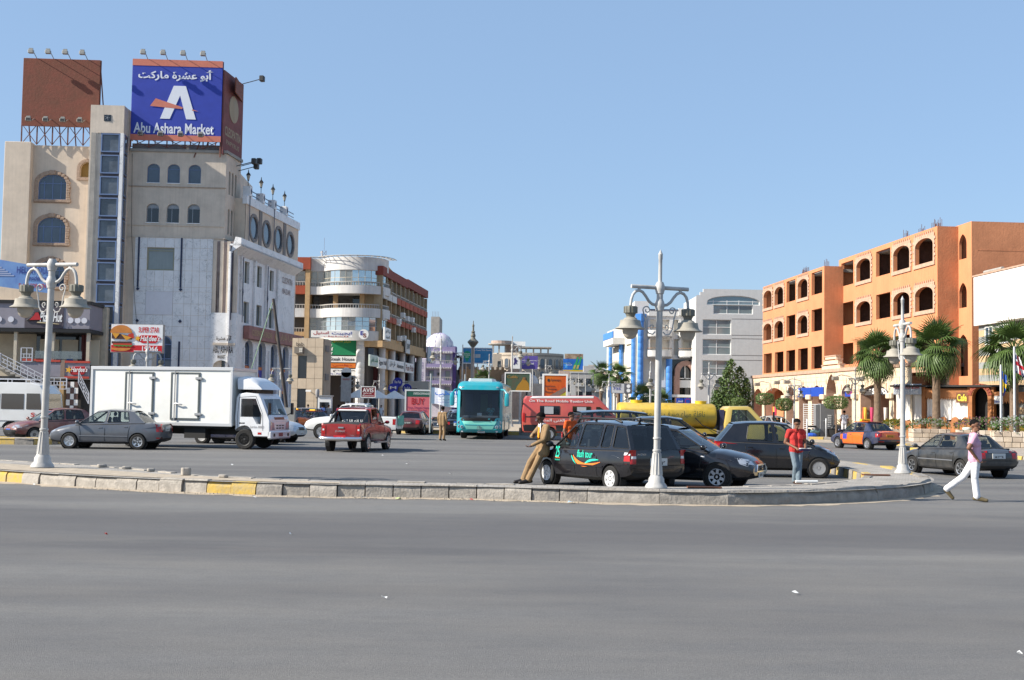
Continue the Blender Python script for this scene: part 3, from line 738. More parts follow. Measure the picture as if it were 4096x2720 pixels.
text('PAPYRUS',mat('old_gold',(.34,.27,.18),.7),pn,.8,23.9,4.0,24.3,y=-.075)
e_ = MB(); e_.lathe([(.9,0),(1.15,.02),(1.15,.05),(.9,.05)],20,(2.4,-.12,27.2),'y'); e_.ell((2.4,-.1,27.1),(.5,.06,.9)); e_.build('emblem',mat('old_gold',(.34,.27,.18),.7),pn,smooth=40)
tr = MB()
for x in (0,1.6,3.2,4.8): tr.bar((x,.15,22.6),(x,.15,29.9),.09); tr.bar((x,2.4,22.6),(x,.2,28.8),.08)
tr.build('truss',TRUSS,pn)
for x,z in ((4.4,22.9),(3.0,22.6),(3.6,22.3),(4.5,30.2)):
 f_ = MB(); f_.bar((x,0,z - .2),(x,-1.6,z + .2),.06); f_.box(x - .25,-2.0,z,x + .25,-1.6,z + .5); f_.build('floodlight',LMPD,pn,bevel=.05)
q = MB(); q.box(17.8,.6,28.0,17.9,4.0,29.3); q.build('rear_panel',RUST,t)
# ---------------------------------------------------------------- restaurant front and terrace
RX,RY = -41.3,94.0
rs = thing('restaurant_building','two-storey restaurant front with black sign band, terrace and stairs under the beige building','building',(RX,RY,0),AZ)
CREAM = mat('cream_wall',(.52,.46,.36),.85,var=.15); GREYP = mat('grey_violet_panel',(.25,.235,.27),.6,var=.08); DARKP = mat('dark_violet_panel',(.075,.062,.075),.55)
MB().box(-4,3.5,0,8.7,6,9.3).build('rear_wall',CREAM,rs)
m_ = MB(); m_.box(-4,0,7.3,8.4,3.6,9.2); m_.build('sign_band',GREYP,rs)
for z in (7.0,9.2): MB().box(-4,-.12,z,8.5,3.6,z + .26).build('black_beam',BLACK,rs)
MB().box(3.45,-.04,7.3,6.4,0,9.1).build('name_panel',DARKP,rs)
for x in (-1.2,2.75,5.6,8.3): MB().box(x - .12,.1,3.4,x + .12,.35,7.1).build('post',CREAM,rs)
MB().box(-4,0,3.35,8.6,3.6,3.55).build('terrace_floor',CONC,rs)
MB().box(3.3,3.3,3.55,7.6,3.5,7.0).build('glazed_back',P_DARK,rs)
for x0,x1 in ((3.6,4.0),(4.1,5.1),(5.35,6.6),(7.4,8.3)): MB().box(x0,3.2,4.6,x1,3.3,6.6).build('bright_window',mat('cream_blind',(.62,.55,.42),.8),rs)
for x in (6.9,7.15): MB().box(x,3.1,3.55,x + .2,3.3,7).build('red_column',mat('dark_red',(.12,.03,.03),.7),rs)
MB().box(3.35,-.05,3.55,8.55,.02,4.65).build('terrace_wall',GREYP,rs)
REDB = mat('red_band',(.45,.055,.035),.6)
for x0,x1,z in ((6.65,8.55,4.65),(3.4,4.45,4.75),(4.45,6.3,4.7),(6.65,8.52,3.45)): MB().box(x0,-.12,z,x1,.05,z + .16).build('red_band',REDB,rs)
MB().box(6.33,-.1,3.4,6.65,.03,4.85).build('brown_pilaster',mat('brown_stone',(.25,.18,.14),.8),rs)
MB().box(4.3,.05,4.95,7.87,.1,5.55).build('glass_screen',glass('screen_glass',(.7,.72,.72),.2),rs)
# stairs and railings
st = MB()
for i in range(10): st.box(2.3 + i * .38,-1.6,4.2 - i * .18 - .18,2.68 + i * .38,-.2,4.2 - i * .18)
st.build('stairs',CONC,rs)
MB().box(-4,-1.6,4.1,2.3,0,4.3).build('landing',CREAM,rs); MB().box(-4,-1.4,0,5.5,-.2,3.0).build('stair_base',mat('brown_stone',(.25,.18,.14),.8),rs)
RAIL = mat('painted_railing',(.55,.56,.6),.5,.2)
def railing(parent,p,q,h=.95,n=8):
 m = MB(); p,q = Vector(p),Vector(q)
 for z in (0.1,.4,.68,h): m.bar(p + Vector((0,0,z)),q + Vector((0,0,z)),.05)
 for i in range(n + 1):
  a = p.lerp(q,i / n); m.bar(a + Vector((0,0,.1 if i % 2 == 0 else .4)),a + Vector((0,0,h if i % 2 == 0 else .68)),.05 if i % n else .08)
 return m.build('railing',RAIL,parent)
railing(rs,(2.3,-1.6,4.25),(5.9,-1.6,2.5),n=14); railing(rs,(1.9,-1.6,4.3),(2.3,-1.6,4.3),n=2); railing(rs,(3.3,-.1,4.6),(4.15,-.1,4.6),1.15,n=4); railing(rs,(5.9,-1.6,2.5),(7.3,-1.6,2.5),n=6); railing(rs,(7.9,-.6,3.0),(8.7,-.6,1.4),n=4)
for i in range(3):
 for j in range(5):
  MB().box(6.9 + i * .3,-.3 - .01 * ((i + j) % 2),.9 + j * .46,7.18 + i * .3,-.2,1.34 + j * .46).build('wall_tile',WHITE if (i + j) % 2 else mat('brown_tile',(.12,.07,.06),.6),rs)
MB().box(6.4,-.5,.2,6.75,.2,3.2).build('pillar',mat('ochre_pillar',(.45,.3,.14),.8),rs)
MB().box(-4,.5,.15,8.6,3.5,3.3).build('lower_wall',mat('dark_shop',(.06,.055,.05),.8),rs)
sgt = thing('restaurant_sign','white and red restaurant lettering with a red hat shape on the black sign band','sign',(RX,RY,0),AZ)
REDS = mat('sign_red',(.42,.02,.025),.5); SW = mat('sign_white',(.8,.8,.78),.5)
MB().prism([(3.55,7.85),(4.05,8.25),(4.2,8.55),(4.55,8.6),(4.72,8.2),(4.9,7.9)],-.14,-.06).build('hat_shape',BLACK,sgt,bevel=.02)
MB().prism([(3.85,7.92),(4.2,8.3),(4.28,8.5),(4.5,8.52),(4.66,8.15),(4.75,7.95)],-.17,-.141).build('hat_red',REDS,sgt)
text('Pizza Hut',SW,sgt,4.65,7.8,6.35,8.55,y=-.16,bold=.02,shear=.2)
MB().prism([(4.4,7.72),(6.1,7.62),(6.1,7.66),(4.5,7.8)],-.15,-.06).build('underline',mat('sign_cream',(.6,.5,.3),.6),sgt)
LN = mat('line_white',(.6,.6,.65),.6)
for x in (.6,1.5,2.4,6.95,7.5,8.0):
 e_ = MB(); e_.lathe([(.2,0),(.23,0),(.23,.02),(.2,.02)],14,(x,-.06,7.95),'y'); e_.build('food_outline',LN,sgt)
sgt = thing('restaurant_sign','red sign with yellow star and white script on the terrace wall','sign',(RX,RY,0),AZ)
def star(x,z,r,y0,y1,m,parent):
 MB().prism([(x + (r if i % 2 == 0 else r * .42) * math.sin(i * math.pi / 5 + .2),z + (r if i % 2 == 0 else r * .42) * math.cos(i * math.pi / 5 + .2)) for i in range(10)],y0,y1).build('star',m,parent)
YEL = mat('star_yellow',(.75,.4,.03),.5)
MB().prism([(6.85,4.1),(7.3,4.35),(8.2,4.4),(8.42,4.15),(8.1,3.75),(7.2,3.72)],-.16,-.06).build('red_shape',REDS,sgt,bevel=.02)
star(6.98,4.1,.28,-.2,-.17,YEL,sgt); text("Hardee's",SW,sgt,7.15,3.95,8.42,4.35,y=-.18,bold=.02,shear=.25)
bn = thing('banner','blue hotel banner with a photo of a building and dark letters, tied across the front','banner',(-41.4,96,0),AZ)
MB().add([(-1.2,0,13.1),(-1.2,.03,10.9),(4.6,0,10.2),(4.6,.03,12.2)],[(0,1,2,3)]).build('cloth',mat('banner_blue',(.12,.22,.5),.7,var=.4,vs=.8,c2=(.2,.36,.62)),bn,fix=False)
for i in range(6): MB().box(-.9 + i * .1,-.02,11.5 + .16 * i,1.8 - .25 * i,-.005,11.6 + .16 * i).build('picture_strip',mat('picture_pale',(.35,.4,.55),.7),bn)
LB = mat('banner_navy',(.03,.05,.25),.6)
text('HELIOPOLIS',LB,bn,2.0,11.75,4.55,12.3,y=-.03); text('Residence',LB,bn,2.7,11.2,4.3,11.6,y=-.03,shear=.3); text('FLATS FOR RENT',REDS,bn,2.2,10.6,4.5,10.95,y=-.03)
# burger advertisement on a post, in front of the marble
hb = thing('advertising_board','white and red burger advertisement board on a post before the marble front','billboard',(RX,92,0),AZ)
AW,AR = mat('advert_white',(.78,.78,.78),.5),mat('advert_red',(.55,.015,.02),.5)
MB().box(10.75,0,5.48,14.62,.55,7.6).build('panel',AW,hb); MB().box(10.72,.02,5.45,14.65,.53,7.63).build('frame',CONC,hb)
MB().box(12.2,.2,0,12.4,.4,5.48).build('post',STEEL,hb)
MB().box(10.77,-.02,5.5,14.6,-.004,6.02).build('red_band',AR,hb)
BUN,MEAT,LEAF,CHEE,TOM = mat('bun',(.55,.2,.04),.5,var=.2),mat('meat',(.07,.025,.018),.6),mat('lettuce',(.08,.2,.03),.6),mat('cheese',(.65,.3,.03),.5),mat('tomato',(.5,.04,.02),.4)
bx = 11.5
def half(x,z,rx,rz,s=1): return [(x + rx * math.cos(math.pi * i / 12),z + s * rz * math.sin(math.pi * i / 12)) for i in range(13)]
MB().prism(half(bx,6.95,.82,.6),-.06,-.022).build('bun_top',BUN,hb); MB().prism(half(bx,5.8,.75,.24,-1),-.06,-.022).build('bun_bottom',BUN,hb)
MB().prism([(10.8,6.5),(12.3,6.45),(12.38,6.7),(10.8,6.95)],-.05,-.022).build('patty',MEAT,hb); MB().prism([(10.8,6.12),(12.3,6.12),(12.3,6.3),(10.8,6.3)],-.05,-.022).build('patty',MEAT,hb)
MB().prism([(10.8,6.95),(11.4,6.9),(11.1,6.5)],-.07,-.052).build('cheese',CHEE,hb); MB().prism([(11.5,6.85),(12.3,6.6),(11.9,6.38)],-.07,-.052).build('cheese',CHEE,hb)
MB().prism([(10.9,6.0),(12.3,6.0),(12.35,6.15),(10.9,6.14)],-.055,-.022).build('tomato',TOM,hb); MB().prism([(12.0,6.55),(12.5,6.55),(12.4,6.95),(12.05,6.85)],-.06,-.051).build('tomato',TOM,hb)
MB().prism([(10.95 + .14 * i,5.95 - .07 * (i % 2)) for i in range(11)] + [(12.4,6.02),(10.95,6.04)],-.065,-.052).build('lettuce',LEAF,hb)
text('SUPER STAR',AR,hb,12.8,7.0,14.35,7.42,y=-.02,bold=.02)
MB().prism([(12.6,6.45),(13.0,6.8),(14.2,6.8),(14.52,6.55),(14.1,6.2),(13.1,6.2)],-.03,-.01).build('red_shape',AR,hb); star(12.75,6.55,.25,-.05,-.031,YEL,hb)
text("Hardee's",AW,hb,12.95,6.35,14.42,6.78,y=-.04,bold=.02,shear=.25); text('19066',AW,hb,13.1,5.56,14.3,5.96,y=-.03,bold=.02)
# ---------------------------------------------------------------- small tiled building
TILEB = mat('tan_tile',(.50,.40,.29),.7,var=.1,vs=1.5)
TB,TA = (-16.7,95,0),RAD(-6)
bT = thing('tiled_building','small building clad in large tan tiles with dark door and window, beside marble wing','building',TB,TA,sc=.826)
MB().box(-.6,.1,0,2.36,2.6,8.3).build('core',TILEB,bT)
cx_,rz_ = [-.6,-.6,0,.84,1.63,2.41],[8.35,7.5,6.67,5.6,4.53,3.55,2.4,1.2,.15]
for i in range(5):
 for j in range(8 if i else 0):
  if i == 2 and (4.5 < (rz_[j] + rz_[j + 1]) / 2 < 6.67 or rz_[j] < 3.6): continue
  MB().box(cx_[i] + .012,-.03 - random.uniform(0,.008),rz_[j + 1] + .012,cx_[i + 1] - .012,.09,rz_[j] - .012).build('wall_tile',TILEB,bT)
MB().box(.02,.05,4.55,.82,.09,6.65).build('window',P_DARK,bT); MB().box(.02,.05,.15,.82,.09,3.54).build('door',P_DARK,bT)
MB().box(2.4,.1,.15,2.5,2.6,8.3).build('side_panel',mat('tan_side',(.36,.3,.23),.8,var=.1),bT)
for z in (1.2,4.4,7.1): MB().box(2.5,.4,z,2.6,1.6,z + .6).build('side_sign',GREYB,bT)
sg = thing('logo_sign','dark square sign with a pale clover emblem on the tan tiled building','sign',TB,TA,sc=.826)
MB().box(-.26,-.5,6.87,.56,-.05,7.5).build('box',mat('sign_taupe',(.17,.145,.12),.6),sg)
for a,b in ((.3,7.28),(.45,7.28),(.45,7.08),(.3,7.08)): MB().lathe([(.001,0),(.085,0),(.085,.02),(.001,.02)],12,(a,-.53,b),'y').build('petal',mat('pale_emblem',(.6,.56,.48),.6),sg)
text('bab',LET,sg,-.2,7.6,.5,7.95,y=-.08)
sc_ = thing('security_camera','white security camera on a bracket on the tan tiled building','camera',TB,TA,sc=.826)
s_ = MB(); s_.bar((1.25,-.04,3.3),(1.25,-.4,3.35),.06); s_.box(.95,-.55,3.28,1.45,-.35,3.44); s_.build('body',WHITE,sc_)
# ---------------------------------------------------------------- red and white curved-corner building
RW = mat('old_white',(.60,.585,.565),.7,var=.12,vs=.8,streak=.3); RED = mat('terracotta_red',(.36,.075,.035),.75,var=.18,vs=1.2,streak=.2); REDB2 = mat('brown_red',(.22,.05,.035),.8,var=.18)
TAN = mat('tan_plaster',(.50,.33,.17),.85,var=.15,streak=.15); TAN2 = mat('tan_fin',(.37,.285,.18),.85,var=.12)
bC = thing('curved_building','five-storey building with white curved corner balconies and terracotta red bands','building',(-26,136,0),0)
CP = smoothpath([(3.3,0),(4.8,0),(5.2,-.9),(6.3,-1.8),(7.8,-2.4),(9.4,-2.4),(10.8,-1.8),(11.6,-.6),(11.9,1.2)],2)
def band(path,z0,z1,th=.35,cap=True):
 m = MB(); nn = []
 for i in range(len(path)):
  a,b = Vector(path[max(i - 1,0)]),Vector(path[min(i + 1,len(path) - 1)]); d = (b - a).normalized(); nn.append(Vector((-d.y,d.x)))
 m.loft([[(p[0],p[1],z0),(p[0],p[1],z1),(p[0] + n_.x * th,p[1] + n_.y * th,z1),(p[0] + n_.x * th,p[1] + n_.y * th,z0)] for p,n_ in zip(path,nn)])
 return m
def offs(path,k):
 out = []
 for i in range(len(path)):
  a,b = Vector(path[max(i - 1,0)]),Vector(path[min(i + 1,len(path) - 1)]); d = (b - a).normalized(); out.append((path[i][0] - d.y * k,path[i][1] + d.x * k))
 return out
for z0,z1,k in ((16.6,18.05,0),(13.95,14.85,-.25),(11.35,12.35,-.25),(8.75,9.85,-.1)): band(offs(CP,k),z0,z1).build('white_band',RW,bC,smooth=40)
for z in (16.55,14.0,11.4,8.8): MB().slab([(p[0],p[1]) for p in offs(CP,.1)] + [(11.9,8),(3.3,8)],z,z + .2).build('floor_slab',RW,bC)
MB().box(3.3,3.0,0,11.5,12,17.8).build('core_wall',TAN,bC)
CURT = mat('mirror_pale',(.50,.58,.62),.06,.8)
def curtain(path,z0,z1,step,rows_,gm,fm,parent):
 pts = resample(path,step); f = MB()
 zs = [z0 + (z1 - z0) * k / rows_ for k in range(rows_ + 1)]
 for i in range(len(pts)):
  f.bar((*pts[i],z0),(*pts[i],z1),.06)
  if i + 1 < len(pts):
   for z in zs: f.bar((*pts[i],z),(*pts[i + 1],z),.05)
 fo = f.build('window_frame',fm,parent)
 for i in range(len(pts) - 1):
  for k in range(rows_):
   j = random.uniform(-.02,.02); a,b = pts[i],pts[i + 1]
   MB().poly([(a[0],a[1] + j,zs[k]),(b[0],b[1] - j,zs[k]),(b[0],b[1] - j,zs[k + 1]),(a[0],a[1] + j,zs[k + 1])]).build('pane',gm,fo,fix=False)
ALU = mat('alu_cream',(.5,.45,.36),.5,.2)
curtain(offs(CP,.15),14.9,16.6,.72,2,CURT,ALU,bC)
curtain(offs(CP,.05),9.85,11.4,.78,3,CURT,mat('alu_grey',(.35,.36,.37),.4,.4),bC)
RL = mat('balcony_rail',(.42,.40,.37),.6)
def balus(path,z,parent,h=.42,step=.3):
 m = MB(); pts = resample(path,step)
 for i in range(len(pts)):
  m.bar((*pts[i],z),(*pts[i],z + h),.06)
  if i: m.bar((*pts[i - 1],z + h),(*pts[i],z + h),.09)
 m.build('balustrade',RL,parent)
balus(offs(CP,-.1),14.85,bC); balus(offs(CP,-.1),12.35,bC)
for x in (5.9,9.0): MB().box(x,-.4 if x < 7 else -1.4,12.3,x + .5,.1,14).build('post',TAN,bC)
MB().box(3.4,1.2,11.5,11.6,1.3,14).build('balcony_back',mat('balcony_wall',(.12,.11,.10),.8,var=.4),bC)  # wall colour darkened to carry the shade of the balcony voids
for x0,x1 in ((3.5,4.1),(5.2,6.2),(7.9,8.8),(9.9,10.3)): MB().box(x0,1.1,12.0,x1,1.2,13.9).build('door',P_DARK,bC)
MB().box(2.76,-.45,0,3.27,2,16.8).build('tan_column',TAN,bC)
# bay left of the column
MB().box(-3,.6,9.6,2.76,10,17.5).build('bay_wall',mat('bay_dark',(.09,.085,.08),.8),bC)
MB().box(-3,-.6,16.75,3.3,2,18.1).build('red_top',RED,bC); MB().box(-3,-.25,14.0,2.7,.7,14.95).build('red_band',RED,bC)
MB().box(-3,-.25,11.4,2.7,.7,12.4).build('white_band',RW,bC); MB().box(-3,-.3,9.3,2.8,.7,9.75).build('tan_band',TAN,bC)
for z in (14.95,12.4,9.75): balus([(-3,-.1),(2.7,-.1)],z,bC)
for x0,x1,z0,z1 in ((.7,2.6,15.1,16.7),(-.6,.6,15.1,16.7)): window(bC,OP(x0,x1,z0,z1),.5,ALU,P_SKY,.06,mx=((x0 + x1) / 2,),mz=(z1 - .5,),split=True)
# pergola ring on the roof edge
pg = MB(); q = offs(CP,-.9)
for a in (q,offs(CP,-.5)): pg.tube([(x,y,18.1) for x,y in a],.04,5)
for i in range(0,len(CP),2): pg.bar((*CP[i],18.1),(*q[i],18.1),.06)
pg.build('roof_pergola',RL,bC)
an = thing('antenna_mast','small lattice antenna mast with white dishes on the curved building roof','antenna',(-26 + 4.2,138,18.05))
a_ = MB()
for x in (0,.42): a_.bar((x,0,0),(x,0,1.15),.04)
for z in (0,.55): a_.bar((0,0,z),(.42,0,z + .55),.03); a_.bar((.42,0,z),(0,0,z + .55),.03)
a_.bar((.2,0,1.1),(.2,0,2.6),.02); a_.build('lattice',TRUSS,an)
MB().lathe([(.14,0),(.14,.1),(.02,.12)],10,(-.12,0,.95),'y').build('dish',WHITE,an); MB().box(-.15,-.05,.5,-.02,.05,.75).build('antenna_box',WHITE,an)
# street side
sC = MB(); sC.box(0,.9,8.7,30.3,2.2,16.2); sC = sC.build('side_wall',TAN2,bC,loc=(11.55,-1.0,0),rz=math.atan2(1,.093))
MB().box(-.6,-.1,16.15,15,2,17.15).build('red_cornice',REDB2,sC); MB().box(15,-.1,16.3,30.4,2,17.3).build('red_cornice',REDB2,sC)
FX = [-.3,2.3,5,7.9,10.6,13.5,16.4,19.2,22.3,24.7,27.5,30.2]
for i,x in enumerate(FX):
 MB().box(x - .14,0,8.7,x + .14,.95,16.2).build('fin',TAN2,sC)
 if i < 11:
  x1 = FX[i + 1]
  for z0,z1,on in ((14.6,16.1,1),(12.1,13.5,1),(9.4,11,1)):
   window(sC,OP(x + .3,x1 - .3,z0 - (.5 if z0 < 14 else 0),z1),.85 if z0 < 14 else .35,ALU if z0 > 14 else BLACK,P_SKY if z0 > 14 and i % 3 else P_DARK,.06,mx=((x + x1) / 2,))
  zz = [(13.6,14.35,i > 2),(11.15,11.8,i > 0 and i != 3)]
  for z0,z1,on in zz:
   MB().box(x + .14,-.12,z0,x1 - .14,.1,z1).build('balcony_band',RED if on else RW,sC)
   balus([(x + .14,0),(x1 - .14,0)],z1,sC,.35,.5)
  MB().box(x + .14,.0,8.75,x1 - .14,.1,9.3).build('balcony_band',TAN,sC)
MB().box(-1,-.25,8.1,30.3,2,8.8).build('tan_base',TAN,sC)
for x,z in ((9.2,9.3),(8.5,11.3),(11,12.2),(14,12.0),(17.5,12.1),(18.5,10.9),(12,9.5)):
 a_ = thing('air_conditioner','white air conditioner %s on the curved building' % {9.2: 'lowest near the corner',8.5: 'by the red band',11: 'high at the third fin',14: 'high at the fourth fin',17.5: 'high at the sixth fin',18.5: 'at mid height far along',12: 'low between the fins'}[x],'air conditioner',Matrix.Translation((-14.45,135,0)) @ Matrix.Rotation(math.atan2(1,.093),4,'Z') @ Vector((x,-.3,z)),math.atan2(1,.093),'air conditioners on the curved building')
 MB().box(-.45,-.2,0,.45,.3,.6).build('case',WHITE,a_,bevel=.03); MB().lathe([(.22,0),(.22,.02)],12,(0,-.24,.3),'y').build('fan_grille',STEEL,a_)
# shops below
MB().box(3.3,2.0,0,11.2,9,8.8).build('shop_core',mat('shop_dark',(.07,.06,.055),.8),bC)
MB().box(-.5,1.5,0,30,3,8.2).build('shop_core',mat('shop_dark',(.07,.06,.055),.8),sC)
COLW = mat('white_column',(.55,.54,.53),.6,var=.1)
c_ = MB()
for z in range(14): c_.lathe([(.47,z * .63),(.48,z * .63 + .02),(.48,z * .63 + .6),(.47,z * .63 + .62)],18,(9.25,-1.6,.1))
c_.build('round_column',COLW,bC,smooth=40)
for x in (2,8,14.5,21,27):
 MB().lathe([(.4,0),(.4,8.2)],14,(x,.4,0)).build('round_column',COLW,sC,smooth=40)
 MB().box(x + .8,.9,.15,x + 2.0,1.5,7.5).build('red_pier',mat('dark_red',(.12,.03,.03),.7),sC)
 MB().box(x - 2.6,.8,6.7,x - .6,1.45,8.0).build('shop_window',P_BLUE,sC)
 MB().box(x - .3,.7,.2,x + 4.5,1.4,2.9).build('shop_window',P_BLUE,sC)
def bsign(label,parent,base,rz,x0,z0,x1,z1,pm,items,y=-.2,th=.2,name='shop_sign'):
 t = thing(name,label,'sign',base,rz)
 MB().box(x0,y,z0,x1,y + th,z1).build('board',pm,t,bevel=.02)
 for it in items:
  s_,m,a,b,c,d = it[:6]; text(s_,m,t,x0 + (x1 - x0) * a,z0 + (z1 - z0) * b,x0 + (x1 - x0) * c,z0 + (z1 - z0) * d,y=y - .02,bold=it[6] if len(it) > 6 else .015)
 return t
O1 = (-26,136,0); O2 = (-14.45,135,0); R2 = math.atan2(1,.093)
INKB,INKR,INKK,INKG = mat('ink_blue',(.02,.03,.3),.6),mat('ink_red',(.4,.015,.02),.6),mat('ink_black',(.03,.03,.035),.6),mat('ink_green',(.02,.2,.09),.6)
bsign('white sign band with red and blue letters across the curved building',bC,O1,0,4.0,9.0,8.5,9.75,WHITE,[(ar('ايجيبت'),INKB,.5,.35,.98,.95),(ar('استيل'),INKR,.05,.35,.42,.95),(ar('للحلول'),INKR,.3,.05,.9,.28)],y=-3.1)
rb = thing('round_sign','round white sign with blue and brown letters on the curved corner','sign',O1); MB().lathe([(.001,0),(.55,0),(.55,.15),(.001,.15)],24,(9.75,-3.3,9.4),'y').build('disc',WHITE,rb); text('E',INKB,rb,9.4,9.3,9.72,9.75,y=-3.32,bold=.03); text('S',mat('ink_brown',(.2,.04,.03),.6),rb,9.7,9.05,10.05,9.5,y=-3.32,bold=.03)
GRN = mat('sign_green',(.012,.22,.09),.6)
bsign('green clinic sign with white and yellow letters below the curved building',bC,O1,0,4.6,7.15,8.75,8.9,GRN,[(ar('ايمن'),WHITE,.02,.75,.3,.95),(ar('مركز الدكتور'),mat('ink_yellow',(.6,.5,.05),.6),.35,.78,.85,.95),(ar('لجراحة'),WHITE,.05,.55,.35,.7),('Nassef',WHITE,.02,.27,.38,.5,.03),('Center',WHITE,.02,.03,.38,.25,.03)],y=-1.4)
bsign('white steak house sign with dark letters under the green sign',bC,O1,0,4.6,6.35,8.8,7.05,WHITE,[('Steak House',INKK,.3,.25,.95,.8)],y=-1.35)
bsign('orange strip sign under the white steak house sign',bC,O1,0,4.6,5.75,8.7,6.28,mat('sign_orange',(.62,.16,.02),.6),[(ar('دولسي فيتا'),INKR,.05,.2,.9,.8)],y=-1.3)
bsign('white cloth sign with blue numbers above the dark cafe',bC,O1,0,4.6,4.9,9.9,5.65,WHITE,[(ar('مطعم'),INKK,.3,.5,.9,.95),('٣٥٤٤٣٣٥ - ٣٥٣٣٥٨',INKB,.05,.1,.6,.4)],y=-1.25)
bsign('pale green and white sign on the street side, nearest the round column',bC,O2,R2,-7.5,5.8,-3.3,7.0,mat('sign_palegreen',(.55,.62,.55),.6),[(ar('المكتب العلمي'),INKG,.05,.2,.95,.8)],y=-.3)
bsign('white sign with black western letters on the street side',bC,O2,R2,-3.1,5.7,1.3,6.9,WHITE,[('Egypt Hall',INKK,.05,.25,.95,.75)],y=-.3)
bsign('long white sign with black arabic letters on the street side',bC,O2,R2,2.6,5.7,12.3,6.9,WHITE,[(ar('خان خليل'),INKK,.05,.3,.4,.9),('Adventure',INKK,.5,.3,.95,.75)],y=-.3)
bsign('short white sign with brown letters farther along the street side',bC,O2,R2,13.2,5.7,19,6.9,WHITE,[('Fun Pub',mat('ink_brown',(.2,.04,.03),.6),.05,.2,.95,.8)],y=-.3)
for x,z,s_,lab in ((3.5,4.3,'Fun Pub','blue round pub sign nearest the corner'),(9.5,3.7,'Fun Pub','second blue round pub sign along the street side'),(.8,3.6,'','dark blue round crest sign below the nearest pub sign')):
 t = thing('round_sign',lab,'sign',Matrix.Translation(O2) @ Matrix.Rotation(R2,4,'Z') @ Vector((x,-1.2,z)),0)
 MB().lathe([(.001,0),(.52,0),(.55,.03),(.55,.12),(.001,.12)],20,(0,0,0),'y').build('disc',INKB,t); text(s_ or 'M',WHITE,t,-.35,-.1,.35,.2,y=-.03); MB().box(.3,.05,-.03,1.2,.1,.03).build('bracket',BLACK,t)
bsign('white office panel low on the corner of the street side',bC,O2,R2,-1.0,8.9,2.4,10.3,WHITE,[(ar('شركة النور'),INKK,.1,.55,.9,.9),(ar('للتجارة'),INKK,.2,.1,.8,.4)],y=-.5)
bsign('black and white logo board under the fins of the curved building',bC,O2,R2,12.0,8.0,14.4,9.7,mat('sign_pale',(.6,.6,.58),.6),[('SUBWAY',INKK,.05,.3,.95,.7)],y=-.6)
bsign('pale screen sign at the far end of the curved building',bC,O2,R2,28.2,7.6,30.8,9.6,mat('sign_paleblue',(.42,.47,.52),.5),[],y=-.6)
# ---------------------------------------------------------------- purple domed building
PUR,LAV = mat('purple_trim',(.30,.26,.44),.8,var=.15),mat('lavender_wall',(.60,.57,.66),.85,var=.1,streak=.15)
bP = thing('domed_building','lavender and purple hotel with a ribbed white dome and balconies','building',(-13.2,170,0),0)
MB().box(1.2,0,0,5.1,10,9.3).build('wall',LAV,bP); MB().box(-4,1.2,0,1.2,10,8.6).build('wall',LAV,bP)
MB().box(4.95,-.15,0,5.4,3,10.0).build('purple_corner',mat('deep_purple',(.10,.07,.24),.8),bP); MB().box(.4,-.6,3.2,1.2,1.2,8.2).build('name_panel',LAV,bP)
MB().box(.25,-.62,3.2,.42,1.2,8.2).build('purple_strip',PUR,bP)
text('A',PUR,bP,.65,7.4,.95,7.75,y=-.62)
for i,c in enumerate('BU ASAR TRAD'):
 if c != ' ': text(c,PUR,bP,.67,7.1 - i * .32,.93,7.33 - i * .32,y=-.62)
MB().box(1.1,-.35,9.1,5.3,.5,9.9).build('purple_cornice',PUR,bP)
for i in range(16): MB().box(1.3 + i * .23,-.5,9.0,1.42 + i * .23,-.3,9.3).build('dentil',WHITE,bP)
dm = MB(); dm.lathe([(2.05,0),(2.0,.5),(1.75,1.1),(1.3,1.6),(.7,1.95),(.001,2.05)],24); dm.build('dome',mat('dome_white',(.62,.6,.62),.7,var=.1),bP,smooth=60,loc=(2.9,1.9,9.9))
rb = MB()
for i in range(14):
 a = 6.28319 * i / 14; rb.tube([(2.9 + 2.04 * math.cos(a) * math.cos(t),1.9 + 2.04 * math.sin(a) * math.cos(t),9.9 + 2.06 * math.sin(t)) for t in (0,.4,.8,1.2,1.5)],.05,4)
rb.build('dome_rib',PUR,bP)
for z in (2.6,4.9,7.2):
 MB().box(1.3,-.75,z - .2,4.9,0,z + .3).build('balcony',PUR,bP); balus([(1.3,-.72),(4.9,-.72)],z + .3,bP,.45,.3)
 for i in range(14): MB().box(1.4 + i * .25,-.85,z - .35,1.5 + i * .25,-.7,z - .15).build('dentil',WHITE,bP)
 for x in (1.6,3.9): window(bP,OP(x,x + .75,z + .4,z + 1.7),-.02,PUR,mat('curtain_green',(.3,.36,.33),.5),.06)
 a_ = thing('air_conditioner','dark air conditioner on the lavender wall, %s floor' % {2.6: 'lowest',4.9: 'middle',7.2: 'top'}[z],'air conditioner',(-13.2 + 3.1,169.9,z + 1.0),0,'air conditioners on the domed building'); MB().box(-.3,-.2,0,.3,.1,.4).build('case',mat('dirty_grey',(.22,.21,.2),.6),a_,bevel=.03); MB().lathe([(.14,0),(.14,.02)],10,(0,-.23,.2),'y').build('fan_grille',BLACK,a_)
for z in (4.2,6.6): window(bP,OP(-1.7,-.9,z - .4,z + .7),1.15,WHITE,mat('curtain_green',(.3,.36,.33),.5),.05)
b_ = thing('concrete_building','grey shaded block with an arched gable just right of the purple hotel','building',(-8,172,0))
MB().box(.2,0,0,3.0,9,6.8).build('wall',mat('shade_concrete',(.22,.2,.18),.9,var=.2),b_); MB().lathe([(1.3,0),(1.3,9)],20,(1.7,0,6.6),'y').build('vault',mat('shade_concrete',(.22,.2,.18),.9,var=.2),b_)
